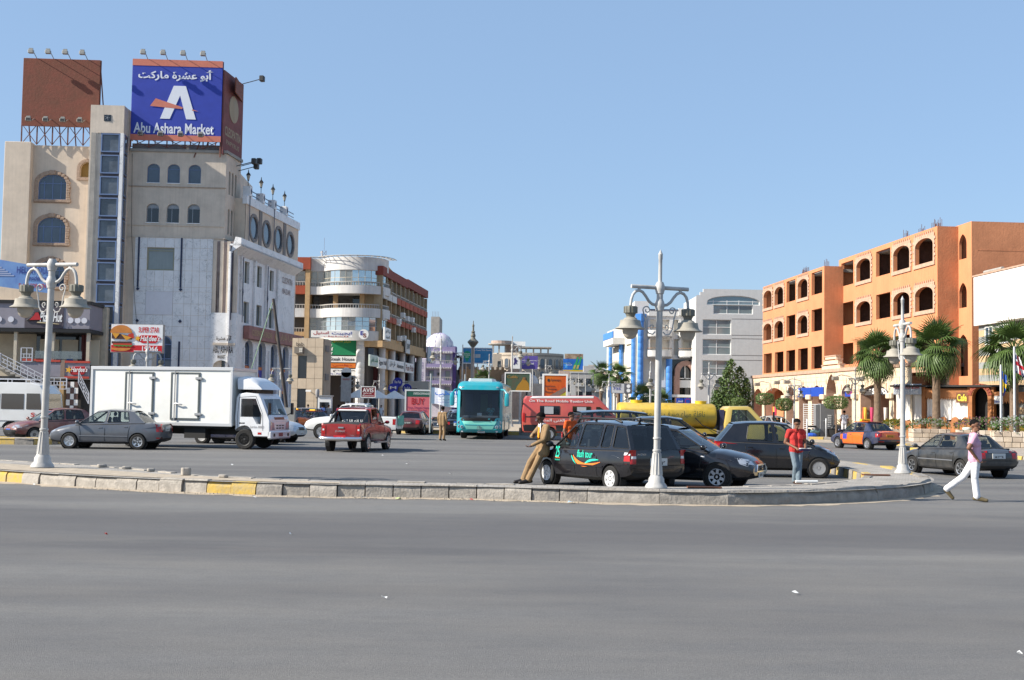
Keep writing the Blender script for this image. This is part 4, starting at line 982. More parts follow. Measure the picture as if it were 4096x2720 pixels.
MB().box(-.2,-.8,8.5,1.8,2,8.8).build('roof_slab',BLACK,b_); MB().box(.6,1,6.8,1.5,3,8.5).build('roof_room',DARK,b_)
# shop pavilion under the purple hotel
b_ = thing('pavilion','low cream shop pavilion with an eye-shaped logo before the purple hotel','building',(-14.8,150,0))
MB().box(-.2,0,0,4.6,6,4.7).build('wall',mat('pavilion_cream',(.5,.48,.43),.8,var=.1),b_); MB().box(1.0,-.05,.2,3.9,.0,3.2).build('shop_window',P_BLUE,b_)
for rx,rz,y,m in ((.75,.45,-.06,BLACK),(.66,.36,-.09,CONC),(.5,.22,-.12,BLACK)): MB().prism([(1.3 + rx * math.cos(i * .5236),3.95 + rz * math.sin(i * .5236)) for i in range(12)],y,y + .03).build('logo',m,b_)
MB().box(1.2,-.5,3.2,4.4,0,3.3).build('canopy',STEEL,b_)
# tall grey block peeping over
b_ = thing('grey_tower_block','plain beige tower block peeping out behind the red-banded building','building',(-13.4,200,0)); MB().box(0,0,0,1.4,8,16.3).build('wall',CONC,b_)
for i in range(5): MB().bar((.2 + i * .25,.3,16.3),(.2 + i * .25,.3,17.2),.03).build('rebar',TRUSS,b_)
MB().box(.9,-.03,11.6,1.2,0,12.3).build('window',P_DARK,b_)
# ---------------------------------------------------------------- street vista: old quarter, round hotel shell, hillside
OLDP = mat('old_pink_plaster',(.44,.33,.27),.9,var=.2,streak=.2); OLDW = mat('old_grey_plaster',(.44,.41,.38),.9,var=.2,streak=.25); OLDO = mat('ochre_plaster',(.5,.29,.15),.9,var=.2)
b_ = thing('old_building','long grey-white low building with pink tulip ornaments and crenellated ochre roof','building',(-6.9,160,0))
MB().box(0,0,0,5.4,9,5.2).build('wall',OLDW,b_); MB().box(0,2,5.2,6.2,9,6.6).build('upper_wall',OLDO,b_)
for i in range(9): MB().box(.1 + i * .68,1.95,6.6,.48 + i * .68,2.3,6.95).build('merlon',OLDO,b_)
for x in (1.3,3.0,4.7): MB().prism([(x - .4,5.0),(x,4.2),(x + .4,5.0),(x + .25,5.25),(x - .25,5.25)],-.06,-.01).build('tulip_ornament',mat('faded_rose',(.42,.22,.2),.9),b_)
b_ = thing('gabled_house','weathered house with a rounded brown gable in the old quarter','building',(-1.3,158,0))
MB().box(0,0,0,3.2,8,5.8).build('wall',OLDP,b_); MB().prism([(0,5.8),(1.6,7.0),(3.2,5.8)],0,8).build('gable',OLDP,b_)
for x,z in ((.4,4.2),(2.0,4.1)): window(b_,OP(x,x + (.5 if x < 1 else .9),z,z + 1.3),-.02,WHITE,P_DARK,.06)
b_ = thing('small_mosque_dome','small pale house with a grey dome below the round unfinished hotel','building',(1.6,165,0))
MB().box(0,0,0,3.4,6,4.9).build('wall',OLDW,b_); MB().lathe([(1.1,0),(1.05,.5),(.75,1.0),(.3,1.25),(.001,1.3)],18,(1.0,1.2,4.9)).build('dome',mat('dome_grey',(.42,.43,.46),.7),b_,smooth=60)
window(b_,OP(.3,.7,3.2,4.3,.2),-.02,WHITE,P_DARK,.05)
# round hotel shell
HB = mat('hotel_sand',(.47,.40,.32),.9,var=.12,streak=.15)
b_ = thing('round_hotel','large round sand-coloured hotel with arched windows and bare concrete frame on its roof','building',(3.2,236,0))
HP = [(6.9 * math.cos(a) * 1.0,-6.0 * math.sin(a)) for a in [math.pi * k / 22 for k in range(22,-1,-1)]]
band(HP,0,11.9,.4).build('wall',HB,b_,smooth=30)
MB().slab(HP,11.2,11.5).build('roof',HB,b_)
wn = MB().prism(outline(OP(-.42,.42,0,1.7,.35)),-.03,.02); wm = wn.mesh('window',P_BLUE); fr = MB(); ring(fr,shrink(outline(OP(-.42,.42,0,1.7,.35)),-.1),outline(OP(-.42,.42,0,1.7,.35)),-.06,.0); frm = fr.mesh('window_surround',HB,fix=False)
rail_ = MB()
for k in range(7): rail_.bar((-.5 + k * .166,-.3,0),(-.5 + k * .166,-.3,.45),.03)
rail_.bar((-.5,-.3,.45),(.5,-.3,.45),.05); rail_.box(-.55,-.32,-.12,.55,0,0); railm = rail_.mesh('balcony_rail',mat('rail_dark',(.12,.12,.13),.6))
for j,z in enumerate((9.1,6.7,4.4)):
 for k in range(11):
  a = math.pi * (1 - (k + .7) / 12.4); p = (7.0 * math.cos(a),-6.08 * math.sin(a),z); rz = math.atan2(-6.0 * -math.cos(a),6.9 * math.sin(a))
  o = place('window',wm,b_,p,rz); place('window_surround',frm,o); place('balcony_rail',railm,o)
MB().box(-7,-3.5,11.9,-6.6,-3.1,13.4).build('column',CONC,b_)
for x in (-5.8,-4.6,-2.6,-.6,.8,2.2,3.6): MB().box(x,-3.5,11.4,x + .3,-3.2,13.5 if x < -4 else 12.9).build('column',CONC,b_)
MB().lathe([(2.4,0),(2.6,.1),(2.6,.3),(2.4,.3)],20,(-5.2,-2.0,13.4)).build('round_slab',CONC,b_); MB().lathe([(2.0,0),(2.0,.55)],20,(-5.2,-2.0,13.7)).build('round_parapet',OLDP,b_)
MB().box(-1.8,-4,12.9,4.4,1,13.15).build('frame_slab',CONC,b_); MB().box(-3.5,-2,13.3,-.6,0,14.2).build('roof_room',WHITE,b_); MB().box(-4.6,-2.6,11.4,-1.9,-2,13.4).build('brick_infill',OLDP,b_)
b_ = thing('corner_balcony_block','slim sand-coloured balcony block attached to the round hotel','building',(-3.6,232,0))
MB().box(0,0,0,2.6,5,11.7).build('wall',HB,b_)
for z in (8.8,6.3,3.8): MB().box(.9,-.05,z,2.3,0,z + 1.5).build('window',P_DARK,b_); MB().box(.8,-.5,z - .15,2.4,0,z + .3).build('balcony',HB,b_)
# distant houses on the rising ground
rn = random.Random(11)
HC = [OLDW,mat('far_white',(.5,.48,.45),.9,var=.15),mat('far_grey',(.36,.34,.32),.9,var=.15),OLDP]
spots = [(4.5,190,5.5,6.2,1),(9.0,205,6,7.5,0),(10.5,300,7,10.6,3),(14.5,245,5,8.8,2),(18.3,260,5,9.5,1),(22,275,6,9.2,0),(17.5,330,6,12.0,2),(24.5,340,6,11.6,1),(29.5,350,6,11.2,2),(6,320,6,9.8,2),(33,380,7,11,3),(14.0,205,4,6.6,1),(19,215,4,5.4,2)]
names = ['white','pale','pink brick','grey','cream','sandy','tall grey','tall pale','slim grey','far grey','far pink','low pale','low grey']
wmesh = MB().box(-.5,-.04,0,.5,.03,1.1).mesh('window',P_DARK); bmesh_ = MB().box(-.8,-.7,-.25,.8,0,.35).mesh('balcony',HC[1])
for i,(x,y,w_,h,c) in enumerate(spots):
 b_ = thing('distant_house','%s flat-roofed apartment house in the distant quarter behind the lamps, %s' % (names[i],['near the orange advert','with six windows a floor','with a brick attic','behind the red van','right of the red van','beside the palms','with roof tanks','on the rise','last on the rise','behind the round hotel','at the street end','in the first row','by the palms'][i]),'house',(x,y,0),rn.uniform(-.1,.1),'distant apartment houses')
 MB().box(0,0,0,w_,9,h).build('wall',HC[c],b_); MB().box(-.1,-.1,h,w_ + .1,9,h + .25).build('parapet',HC[(c + 1) % 3],b_)
 MB().box(w_ * .55,2,h,w_ * .85,4,h + 1.3).build('roof_room',HC[(c + 2) % 4],b_)
 for z in np.arange(h - 2.0,2.5,-2.2):
  for q in range(int(w_ / 1.6)):
   place('window',wmesh,b_,(.9 + q * 1.6,0,z))
   if rn.random() < .35: place('balcony',bmesh_,b_,(.9 + q * 1.6,0,z))
for x,y,lab in ((23,420,'low bare hill crest behind the apartment houses'),):
 hl = MB(); n = 24; rr = random.Random(5)
 for i in range(n):
  pass
 pts = [(-60 + i * 10,3 + 5 * math.exp(-((i - 12) / 6) ** 2) + rr.uniform(-.5,.5)) for i in range(n)]
 hl.prism([(-60,0)] + pts + [(170,0)],0,60); struct(hl.build('hill',SAND,loc=(x,y,0)))
# ---------------------------------------------------------------- white and blue hotel, grey block
WB = mat('hotel_white',(.63,.62,.60),.8,var=.06,streak=.1); BLU = mat('column_blue',(.07,.24,.62),.5,var=.12,vs=1.5)
bB = thing('blue_column_hotel','white hotel with bright blue round columns, curved balconies and pink stone arches','building',(14.5,138,0))
MB().box(.4,.6,0,7.6,12,12.2).build('core',WB,bB)
ow = [OP(1.2,3.4,10.4,11.9),OP(3.9,4.5,10.3,11.9),OP(4.9,6.9,10.4,11.9),OP(1.2,3.4,7.9,9.6),OP(3.9,4.5,7.9,9.7),OP(4.9,6.9,7.9,9.6)]
m_ = wall(MB(),.4,7.7,7.4,12.4,ow,0,.6); m_.build('wall',WB,bB,fix=False)
for o in ow:
 if o[1] - o[0] > 1: window(bB,OP(o[0] + .3,o[1] - .1,o[2],o[3] - .2),.55,WHITE,P_DARK,.07,mx=((o[0] + o[1]) / 2,))
for x in (.9,4.4):
 for z in (9.9,7.6):
  pth = smoothpath([(x,0),(x,-.9),(x + .7,-1.25),(x + 2.0,-1.25),(x + 2.7,-.9),(x + 2.7,0)],2)
  band(pth,z,z + .75,.12).build('balcony',WB,bB,smooth=40); MB().slab(pth,z,z + .1).build('balcony_floor',WB,bB); MB().tube([(a,b,z + 1.0) for a,b in pth],.03,5).build('handrail',mat('wood_rail',(.3,.16,.08),.6),bB)
  MB().prism([(x,z),(x + .28,z),(x + .28,z + 2.1),(x,z + 1.9)],-.3,0).build('balcony_cheek',WB,bB)
MB().box(-.55,.2,12.2,1.05,6,14.0).build('roof_block',WB,bB); MB().box(1.0,-.15,12.3,7.6,.3,13.0).build('parapet',WB,bB); MB().box(4.4,-.3,12.4,7.3,.3,13.2).build('parapet',WB,bB)
MB().box(1.1,-.2,12.95,7.2,-.14,13.08).build('navy_line',NAVY,bB)
def bcol(parent,x,y,z0,z1,r):
 m = MB(); n = max(2,int((z1 - z0) / .8))
 for i in range(n): a = z0 + (z1 - z0) * i / n; b = z0 + (z1 - z0) * (i + 1) / n; m.lathe([(r * .97,a),(r,a + .03),(r,b - .03),(r * .97,b)],16,(x,y,0))
 return m.build('blue_column',BLU,parent,smooth=40)
bcol(bB,.1,-.2,.2,11.6,.34); bcol(bB,3.33,-.5,.2,7.4,.35); bcol(bB,7.0,-.5,.2,7.5,.37); MB().lathe([(.38,0),(.7,.9)],4,(.1,-.2,11.6)).build('blue_capital',BLU,bB)
MB().box(.4,.3,0,7.6,.7,7.4).build('glazed_front',P_DARK,bB)
PKS = mat('pink_stone',(.40,.24,.19),.85,var=.2,vs=3)
for x0,x1 in ((4.0,6.45),):
 P = outline(OP(x0,x1,.2,7.25,1.2),14); Q = shrink(P,.55); Q = [(a,max(b,.2)) for a,b in Q]
 r_ = MB(); ring(r_,P,Q,-.5,.2); r_.build('stone_arch',PKS,bB,fix=False); MB().box(4.5,-.2,4.2,5.95,.25,5.05).build('balcony_panel',WB,bB); MB().box(4.5,.0,5.2,5.95,.1,5.3).build('glazing_bar',WHITE,bB); MB().box(5.15,.0,5.2,5.27,.1,6.9).build('glazing_bar',WHITE,bB)
for x in (.6,2.4,2.9): MB().box(x,.2,4.1,x + .1,.3,7.3).build('glazing_bar',WHITE,bB)
MB().box(.5,-.1,4.2,3.0,.3,5.0).build('white_band',WB,bB); MB().box(.5,-.6,3.1,7.4,.4,3.4).build('canopy_beam',WB,bB)
sB = MB().box(0,.1,0,26,8,12).build('street_wall',mat('cream_panel',(.66,.62,.53),.8,var=.06),bB,loc=(.05,0,0),rz=math.atan2(1,-.0695))
# this wall faces the street: built from its far end so that it looks to -x
sB.location = (.05 - .0695 * 26,26,0); sB.rotation_euler = (0,0,math.atan2(-1,.0695))
for x in (23.2,14.2,5.5): bcol(sB,x,-.25,.5,10.2 if x > 14 else 11,.27)
for x0,x1,z0,z1 in ((16.5,22,9.4,11.5),(16.5,22,6.6,9.0),(16.5,22,3.6,6.2),(6.5,11.5,6.8,9.5),(6.5,11.5,4,6.5)): MB().box(x0,-.12,z0,x1,.1,z1).build('wall_panel',mat('cream_panel',(.66,.62,.53),.8,var=.06),sB,bevel=.02)
MB().box(7,-1.4,9.6,15,.1,10.4).build('canopy',WB,sB); MB().box(7,-1.45,10.4,15,-1.3,11.2).build('blue_fence',BLU,sB)
GW = mat('grey_white_wall',(.56,.555,.54),.85,var=.07,streak=.12)
bG = thing('grey_block','pale grey block with wide arched window, between the blue hotel and orange building','building',(20.5,134,0))
aw_ = OP(1.0,6.85,13.35,14.5,.8); ows = [aw_,OP(1.72,6.1,12.35,13.35),OP(.55,3.7,10.05,11.72),OP(.55,3.7,7.83,9.55),OP(.55,3.7,5.5,7.2)]
m_ = wall(MB(),-.15,11,0,14.4,[OP(1.0,6.85,13.35,14.4,.7)] + ows[1:],0,.3); m_.build('wall',GW,bG,fix=False)
MB().box(.6,.0,14.4,11,.4,15.1).build('parapet',GW,bG); MB().box(.25,.0,14.4,.6,.4,14.75).build('parapet_step',GW,bG); MB().box(-.15,.3,0,11,10,14.3).build('core',GW,bG)
GGL = mat('grey_green_glass',(.24,.31,.33),.12,.3,spec=.7)
window(bG,OP(1.0,6.85,13.35,14.4,.7),.2,WHITE,GGL,.08,mx=(1.72,3.25,4.57,6.1),mz=(13.75,)); window(bG,OP(1.72,6.1,12.35,13.35),.2,WHITE,GGL,.08,mx=(3.25,4.57),split=True)
for o in ows[2:]: window(bG,o,.2,WHITE,GGL,.07,mx=((o[0] + o[1]) / 2,),mz=((o[2] + o[3]) / 2,),split=True)
for z in (11.8,9.62,10.0,7.25,7.78,5.3): MB().box(3.75,-.015,z,11,.0,z + .05).build('joint',GREYB,bG)
# ---------------------------------------------------------------- unfinished orange building
ORG = mat('orange_plaster',(.62,.255,.12),.88,var=.12,vs=.5,bump=.35,bs=10,streak=.25)
ORGD = mat('orange_rough_shaded',(.52,.215,.105),.92,var=.16,vs=.8,bump=.7,bs=8,streak=.15)  # coarse end-wall plaster; the darker orange has their shade painted in
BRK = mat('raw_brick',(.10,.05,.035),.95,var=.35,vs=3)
PST = mat('pinkish_stone',(.50,.33,.235),.9,var=.2,vs=3,bump=.4)
RO = math.atan2(-1,.0695)
def orange_block(label,loc,length,top,wins,depth=13,rows_=()):
 b = thing('orange_building',label,'building',loc,RO)
 ops = []
 for z0,za,zr in rows_:
  for i,(x0,x1,arch) in enumerate(wins):
   a = arch and z0 > 8
   ops.append(OP(x0,x1,z0,za if a else zr,.55 if a else 0))
 m = wall(MB(),0,length,0,top,ops,0,.27); m.build('front_wall',ORG,b,fix=False)
 e = MB(); e.box(-.02,.28,0,.3,depth,top - .01); e.build('far_end_wall',ORG,b)
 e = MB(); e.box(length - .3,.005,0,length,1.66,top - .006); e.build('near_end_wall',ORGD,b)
 for z in (5.1,8.35,11.75,top - .45): MB().box(.31,.4,z,length - .31,depth,z + .25).build('floor_slab',CONC,b)
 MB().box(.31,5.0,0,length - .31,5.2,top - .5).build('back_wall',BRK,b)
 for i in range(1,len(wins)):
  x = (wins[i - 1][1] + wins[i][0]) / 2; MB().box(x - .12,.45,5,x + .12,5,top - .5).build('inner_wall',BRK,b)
 for o in ops:
  if not o[4]: continue
  # stone frame: jamb blocks, toothed, and a row of voussoirs
  x0,x1,z0,z1 = o[:4]
  P = outline(OP(x0,x1,z0,z1,o[4]),8); Q = [(x0 - .22,z0),(x1 + .22,z0)] + [(x1 + .22,z1 + .22),(x0 - .22,z1 + .22)]
  w_ = MB(); wall(w_,x0 - .22,x1 + .22,z0,z1 + .25,[o],-.06,.06); wo = w_.build('stone_frame',PST,b,fix=False)
  MB().box(x0 - .28,-.09,z0 - .28,x1 + .28,-.002,z0 - .005).build('sill',PST,wo)
  for k in range(6):
   z = z0 + .05 + k * (z1 - z0) / 6
   MB().box(x1 + .22,-.06,z,x1 + (.42 if k % 2 else .3),-.002,z + .2).build('quoin',PST,wo)
   MB().box(x0 - (.42 if k % 2 else .3),-.06,z,x0 - .22,-.002,z + .2).build('quoin',PST,wo)
  n = 9
  for k in range(n):
   x = x0 - .1 + (x1 - x0 + .2) * (k + .5) / n; MB().box(x - .06,-.075,z1 + .1,x + .06,-.002,z1 + .42).build('voussoir',PST,wo)
 rb = MB(); rr = random.Random(int(length * 10))
 for k in range(4):
  x = rr.uniform(.5,length - .8) if k else length - 1.2
  for q in range(7): rb.bar((x + q * .12,.4 + .2 * (q % 2),top),(x + q * .12 + rr.uniform(-.04,.04),.4 + .2 * (q % 2),top + rr.uniform(.3,.75)),.025)
 rb.build('rebar',TRUSS,b)
 return b
orange_block('far block of the unfinished orange building, above the stepped stone gable',(25.39,122.85,0),19.1,14.27,[(.4,3.3,1),(4.3,7.2,1),(8.1,10.9,0),(11.75,14.64,1),(15.63,18.54,0)],rows_=((5.5,7.45,7.45),(8.78,10.45,10.72),(12.02,13.75,14.0)))
orange_block('near block of the unfinished orange building with large stone-framed empty arches',(28.3,105.05,0),20.42,14.93,[(.6,3.6,0),(4.44,7.62,1),(8.76,11.75,0),(12.45,15.59,1),(16.6,19.77,1)],rows_=((5.8,7.6,7.6),(9.15,10.85,11.1),(12.55,14.35,14.55)))
b = thing('orange_building','narrow corner bay of the orange building with pointed slit windows beside the white building','building',(31.2,85.25,0),RO)
ops = [OP(.55,1.75,z,z + 1.75,.7,0,True) for z in (12.55,9.15)] + [OP(.4,1.9,4.4,7.3,.8,0,True)]
wall(MB(),0,2.55,0,15.0,ops,0,.2).build('front_wall',ORG,b,fix=False)
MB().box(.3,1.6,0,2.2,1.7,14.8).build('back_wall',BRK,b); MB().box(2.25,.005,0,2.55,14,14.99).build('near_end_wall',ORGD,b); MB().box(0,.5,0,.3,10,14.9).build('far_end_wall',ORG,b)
MB().box(2.55,.4,13.0,2.565,14,13.04).build('joint',ORGD,b); MB().box(.3,1.6,14.6,2.3,14,14.9).build('roof',CONC,b)
# ---------------------------------------------------------------- stone arcade under it
AST = mat('arcade_stone',(.66,.53,.375),.85,var=.14,vs=2.5,bump=.25,bs=12); AST2 = mat('arcade_pink',(.47,.30,.215),.88,var=.2,vs=3)
bA2 = thing('stone_arcade','cream stone shopping arcade with pointed arches, pink cornice and a stepped gable','building',(23.47,118.55,0),RO)
aa = [(.73,3.6,3.88),(4.49,10.66,3.88),(11.35,13.93,3.94),(15.03,17.52,3.92),(18.47,21.04,3.92),(22.08,24.47,4.76),(25.66,27.95,3.9),(29.74,35.28,3.8),(36.09,38.35,3.78)]
ops = [OP(a,b_,.16,z,1.5 if z > 4 else .72,0,True) for a,b_,z in aa]
wall(MB(),0,39.2,0,4.87,ops,0,.8,0,1).build('front_wall',[AST,AST2],bA2,fix=False)
MB().box(-.1,-.12,4.87,39.3,1.2,5.14).build('cornice',AST2,bA2,bevel=.02)
for k,(a,b_,z0,z1) in enumerate(((21.2,25.5,5.14,5.5),(21.6,25.0,5.5,5.9),(22.0,24.6,5.9,6.2))):
 MB().box(a,-.06 + .004 * k,z0,b_,.3,z1 - .1).build('gable_step',AST,bA2)
 for x0,x1 in (((a,a + .4),(b_ - .4,b_)) if k < 2 else ((a,b_),)): MB().box(x0 - .05,-.1,z1 - .1,x1 + .05,.35,z1).build('gable_cap',AST2,bA2)
# stone courses near the top and wedge stones over the arches
for z in (4.55,4.2):
 for x in np.arange(.1,38.5,1.3):
  if any(a - .3 < x + .6 < b_ + .3 and zt > z - .1 for a,b_,zt in aa): continue
  MB().box(x + .02,-.02,z,x + 1.26,-.002,z + .3).build('stone_course',AST,bA2)
for a,b_,z in aa:
 n = 7 if b_ - a < 4 else 15
 for k in range(n):
  t = math.pi * (k + .5) / n; c,s_ = math.cos(t),math.sin(t); r_ = (b_ - a) / 2; cx = (a + b_) / 2; rise = 1.5 if z > 4 else .72
  x,zz = cx + (r_ + .28) * c,z - rise + (rise + .26) * (.72 * s_ + .28 * (1 - abs(c)))
  MB().prism([(x - .07,zz - .2),(x + .07,zz - .2),(x + .08,zz + .2),(x - .08,zz + .2)],-.03,-.003).build('wedge_stone',AST2 if k % 2 else AST,bA2)
for i in range(len(aa) - 1):
 x = (aa[i][1] + aa[i + 1][0]) / 2; MB().box(x - .5,-.25,2.75,x + .5,0,3.15).build('corbel',AST,bA2,bevel=.05)
MB().box(.2,2.4,0,39,2.6,4.9).build('shop_wall',AST2,bA2); MB().box(.2,.8,4.3,39,2.6,4.5).build('arcade_ceiling',AST2,bA2); MB().box(.01,.8,0,.2,2.6,4.87).build('end_wall',AST,bA2)
BRO = mat('bright_orange',(.85,.19,.008),.5); SBL = mat('sign_blue',(.015,.06,.36),.5)
MB().box(6.2,1.6,.16,10.6,2.4,3.0).build('orange_shopfront',BRO,bA2); MB().box(7.6,1.55,.16,9.9,1.62,2.2).build('shop_door',P_DARK,bA2)
for x in (11.5,30,33,36.5): MB().box(x,2.2,.3,x + 2.2,2.4,2.9).build('shop_window',P_BLUE,bA2)
MB().box(18.0,2.1,.16,19.6,2.4,2.5).build('red_door',mat('atm_red',(.5,.07,.02),.5),bA2); MB().box(15.2,2.2,.16,17.6,2.4,2.8).build('shop_window',P_BLUE,bA2)
O3 = (23.47,118.55,0)
bsign('blue bank sign filling the fourth arch of the arcade',None,O3,RO,15.1,2.95,18.4,3.75,SBL,[('B',WHITE,.05,.2,.15,.8)],y=-.1)
bsign('blue sign in the fifth arch of the arcade',None,O3,RO,18.6,3.0,21.6,3.75,SBL,[],y=-.12)
bsign('blue patterned sign in the arch right of the stepped gable',None,O3,RO,25.7,2.95,27.95,3.6,SBL,[('VIVA',INKR,.2,.2,.8,.7)],y=.25)
bsign('black shop sign with big white letters and stars in the wide arch',None,O3,RO,29.8,3.02,35.2,3.62,mat('sign_charcoal',(.06,.055,.055),.6),[('* * STARS *',WHITE,.05,.15,.95,.85,.03)],y=.25)
bsign('white-lettered orange shop fascia in the second arch',None,O3,RO,6.4,2.65,9.6,3.05,BRO,[('mobile',WHITE,.2,.2,.8,.8)],y=1.4)
# souvenirs hanging in front of the shops
CL = [(.45,.08,.03),(.6,.35,.05),(.5,.05,.12),(.05,.12,.3),(.55,.5,.45),(.02,.02,.02),(.35,.2,.1)]
for i,x in enumerate((5.0,5.35,5.75,10.75,28.6,29.0,29.4,29.75,30.1,31.4,32.6,34.0,35.6,36.3)):
 g_ = MB(); w_ = .32; g_.add([(-w_ / 2,0,1.9),(w_ / 2,.06,1.9),(w_ * .55,-.05,.5),(-w_ * .55,.08,.45),(-w_ / 2,.12,1.9),(w_ / 2,.16,1.9),(w_ * .55,.12,.5),(-w_ * .55,.2,.45)],[(0,1,2,3),(4,7,6,5),(0,3,7,4),(1,5,6,2),(0,4,5,1),(3,2,6,7)])
 o = g_.build('hanging_cloth',mat('souvenir_%d' % (i % 7),CL[i % 7],.9,var=.2)); o.matrix_world = Matrix.Translation(O3) @ Matrix.Rotation(RO,4,'Z') @ Matrix.Translation((x,.15 if x > 28 else .6,.25))
 tag(o,'%s cloth hung for sale in the arcade, %s' % (('red','yellow','crimson','blue','pale','black','brown')[i % 7],('by the orange shop' if x < 12 else 'under the starred sign') + (', second' if i in (9,10,11,12,13) else '')),'cloth','cloths hung for sale in the arcade')
for x,z,lab in ((6.8,4.3,'second'),(13.1,4.35,'third'),(16.0,4.35,'fourth'),(28.2,4.4,'seventh'),(33.5,4.25,'eighth')):
 t = thing('arm_light','grey arm light projecting over the %s arch of the arcade' % lab,'lamp',Matrix.Translation(O3) @ Matrix.Rotation(RO,4,'Z') @ Vector((x,0,z)),RO,'arm lights on the arcade')
 MB().tube([(0,-.02,-.7),(0,-.15,0),(0,-.9,.15),(0,-1.3,.0)],.035,6).build('arm',STEEL,t); MB().box(-.15,-1.6,-.28,.15,-1.1,.02).build('head',mat('lamp_taupe',(.22,.2,.17),.5),t,bevel=.05)
# grey cabinet, bins and things before the arcade
t = thing('kiosk_cabinet','tall grey metal cabinet with white slots on the pavement','cabinet',(20.95,80.9,.15),.1,sc=.66)
MB().box(-.75,-.4,0,.75,.4,3.3).build('case',mat('cabinet_grey',(.24,.24,.245),.5,.2),t,bevel=.03); MB().box(-1.2,-.3,0,-.78,.3,3.2).build('side_panel',mat('cabinet_grey',(.24,.24,.245),.5,.2),t,bevel=.03)
for k in range(7): MB().box(.05,-.43,1.0 + k * .18,.4,-.4,1.09 + k * .18).build('slot',WHITE,t)
t = thing('market_rack','white metal grid rack outside the bank shopfront','rack',(20.8,86.5,.15),-.3)
r_ = MB()
for x in (0,.5,1.0): r_.bar((x,0,0),(x,0,2.2),.04)
for k in range(14): r_.bar((0,0,.2 + k * .15),(1,0,.2 + k * .15),.04)
r_.build('grid',WHITE,t)
t = thing('rubbish_skip','low black rubbish tub on the pavement','bin',(21.3,79.9,.15)); MB().lathe([(.5,0),(.62,.1),(.68,.5),(.72,.52),(.66,.5),(.6,.15)],14).build('tub',BLACK,t,smooth=40); MB().ell((0.1,0,.55),(.5,.4,.28)).build('rubbish_bag',mat('bin_bag',(.03,.03,.03),.35),t,smooth=60)
t = thing('motor_scooter','pale mint scooter parked on the pavement by the black tub','scooter',(20.2,80.6,.15),.4)
MB().tube([(-.5,0,.3),(-.2,0,.35),(.2,0,.3),(.45,0,.6),(.5,0,1.0)],[.1,.14,.08,.1,.05],8).build('body',mat('mint',(.35,.55,.5),.4),t,smooth=50); MB().box(-.6,-.12,.6,.0,.12,.72).build('seat',BLACK,t,bevel=.04); MB().tube([(.5,-.3,1.05),(.48,0,1.0),(.5,.3,1.05)],.025,6).build('handlebar',STEEL,t)
for x in (-.55,.55): MB().lathe([(.12,-.05),(.25,-.05),(.27,0),(.25,.05),(.12,.05)],16,(x,0,.25),'y').build('wheel',RUBBER,t)
t = thing('tarpaulin','crumpled blue plastic sheet lying on the pavement','tarpaulin',(19.75,80.0,.16)); MB().ell((0,0,.08),(.4,.2,.16),9,6).build('sheet',mat('tarp_blue',(.03,.1,.5),.5),t)
for i,(x,y) in enumerate(((16.9,76.0),(17.4,75.0),(17.9,73.5),(20.6,79.5))):
 t = thing('bollard','thin grey bollard post at the pavement edge, %s' % ['leftmost of the three','middle of the three','nearest the taxi','beside the pedestrian in white'][i],'bollard',(x,y,0),0,'thin bollards by the pavement'); MB().lathe([(.07,0),(.05,.04),(.045,1.35),(.001,1.4)],8).build('post',STEEL,t,smooth=40)
# ---------------------------------------------------------------- white building at the right edge
bR = thing('white_building','bright white overhanging upper storey above tan and grey striped walls','building',(30.5,80,0),RO)
WW = mat('bright_white',(.80,.77,.72),.7,var=.04)
MB().box(-.1,0,7.6,18,12,10.85).build('white_storey',WW,bR,bevel=.02); MB().box(-.15,-.06,10.85,18,.3,10.95).build('coping',AST2,bR)
MB().prism([(4.5,8.1),(18,8.1),(18,7.55),(4.5,7.55)],-.9,0).build('canopy',WW,bR)
ST1,ST2 = mat('stripe_tan',(.52,.36,.21),.8,var=.12),mat('stripe_grey',(.30,.31,.30),.8,var=.12)
z = 0.15; i = 0
while z < 7.5:
 MB().box(0,.3 - .004 * (i % 2),z,18,10,min(z + .42,7.6)).build('stripe_course',ST2 if i % 2 else ST1,bR); z += .42; i += 1
for x0,x1,z0,z1 in ((1.0,2.1,6.3,7.5),(2.9,4.2,6.3,7.5),(6,8,6.2,7.4),(1.6,2.4,4.9,6.0),(5,7,4.4,5.6)): window(bR,OP(x0,x1,z0,z1),.27,WHITE,P_BLUE,.08,mx=((x0 + x1) / 2,))
t = thing('cooling_pipe','pale pipe lying on the white building roof edge','pipe',(30.6,79.2,10.95),RO); MB().tube([(0,.3,.12),(2.5,.3,.12)],.12,8).build('pipe',CONC,t)
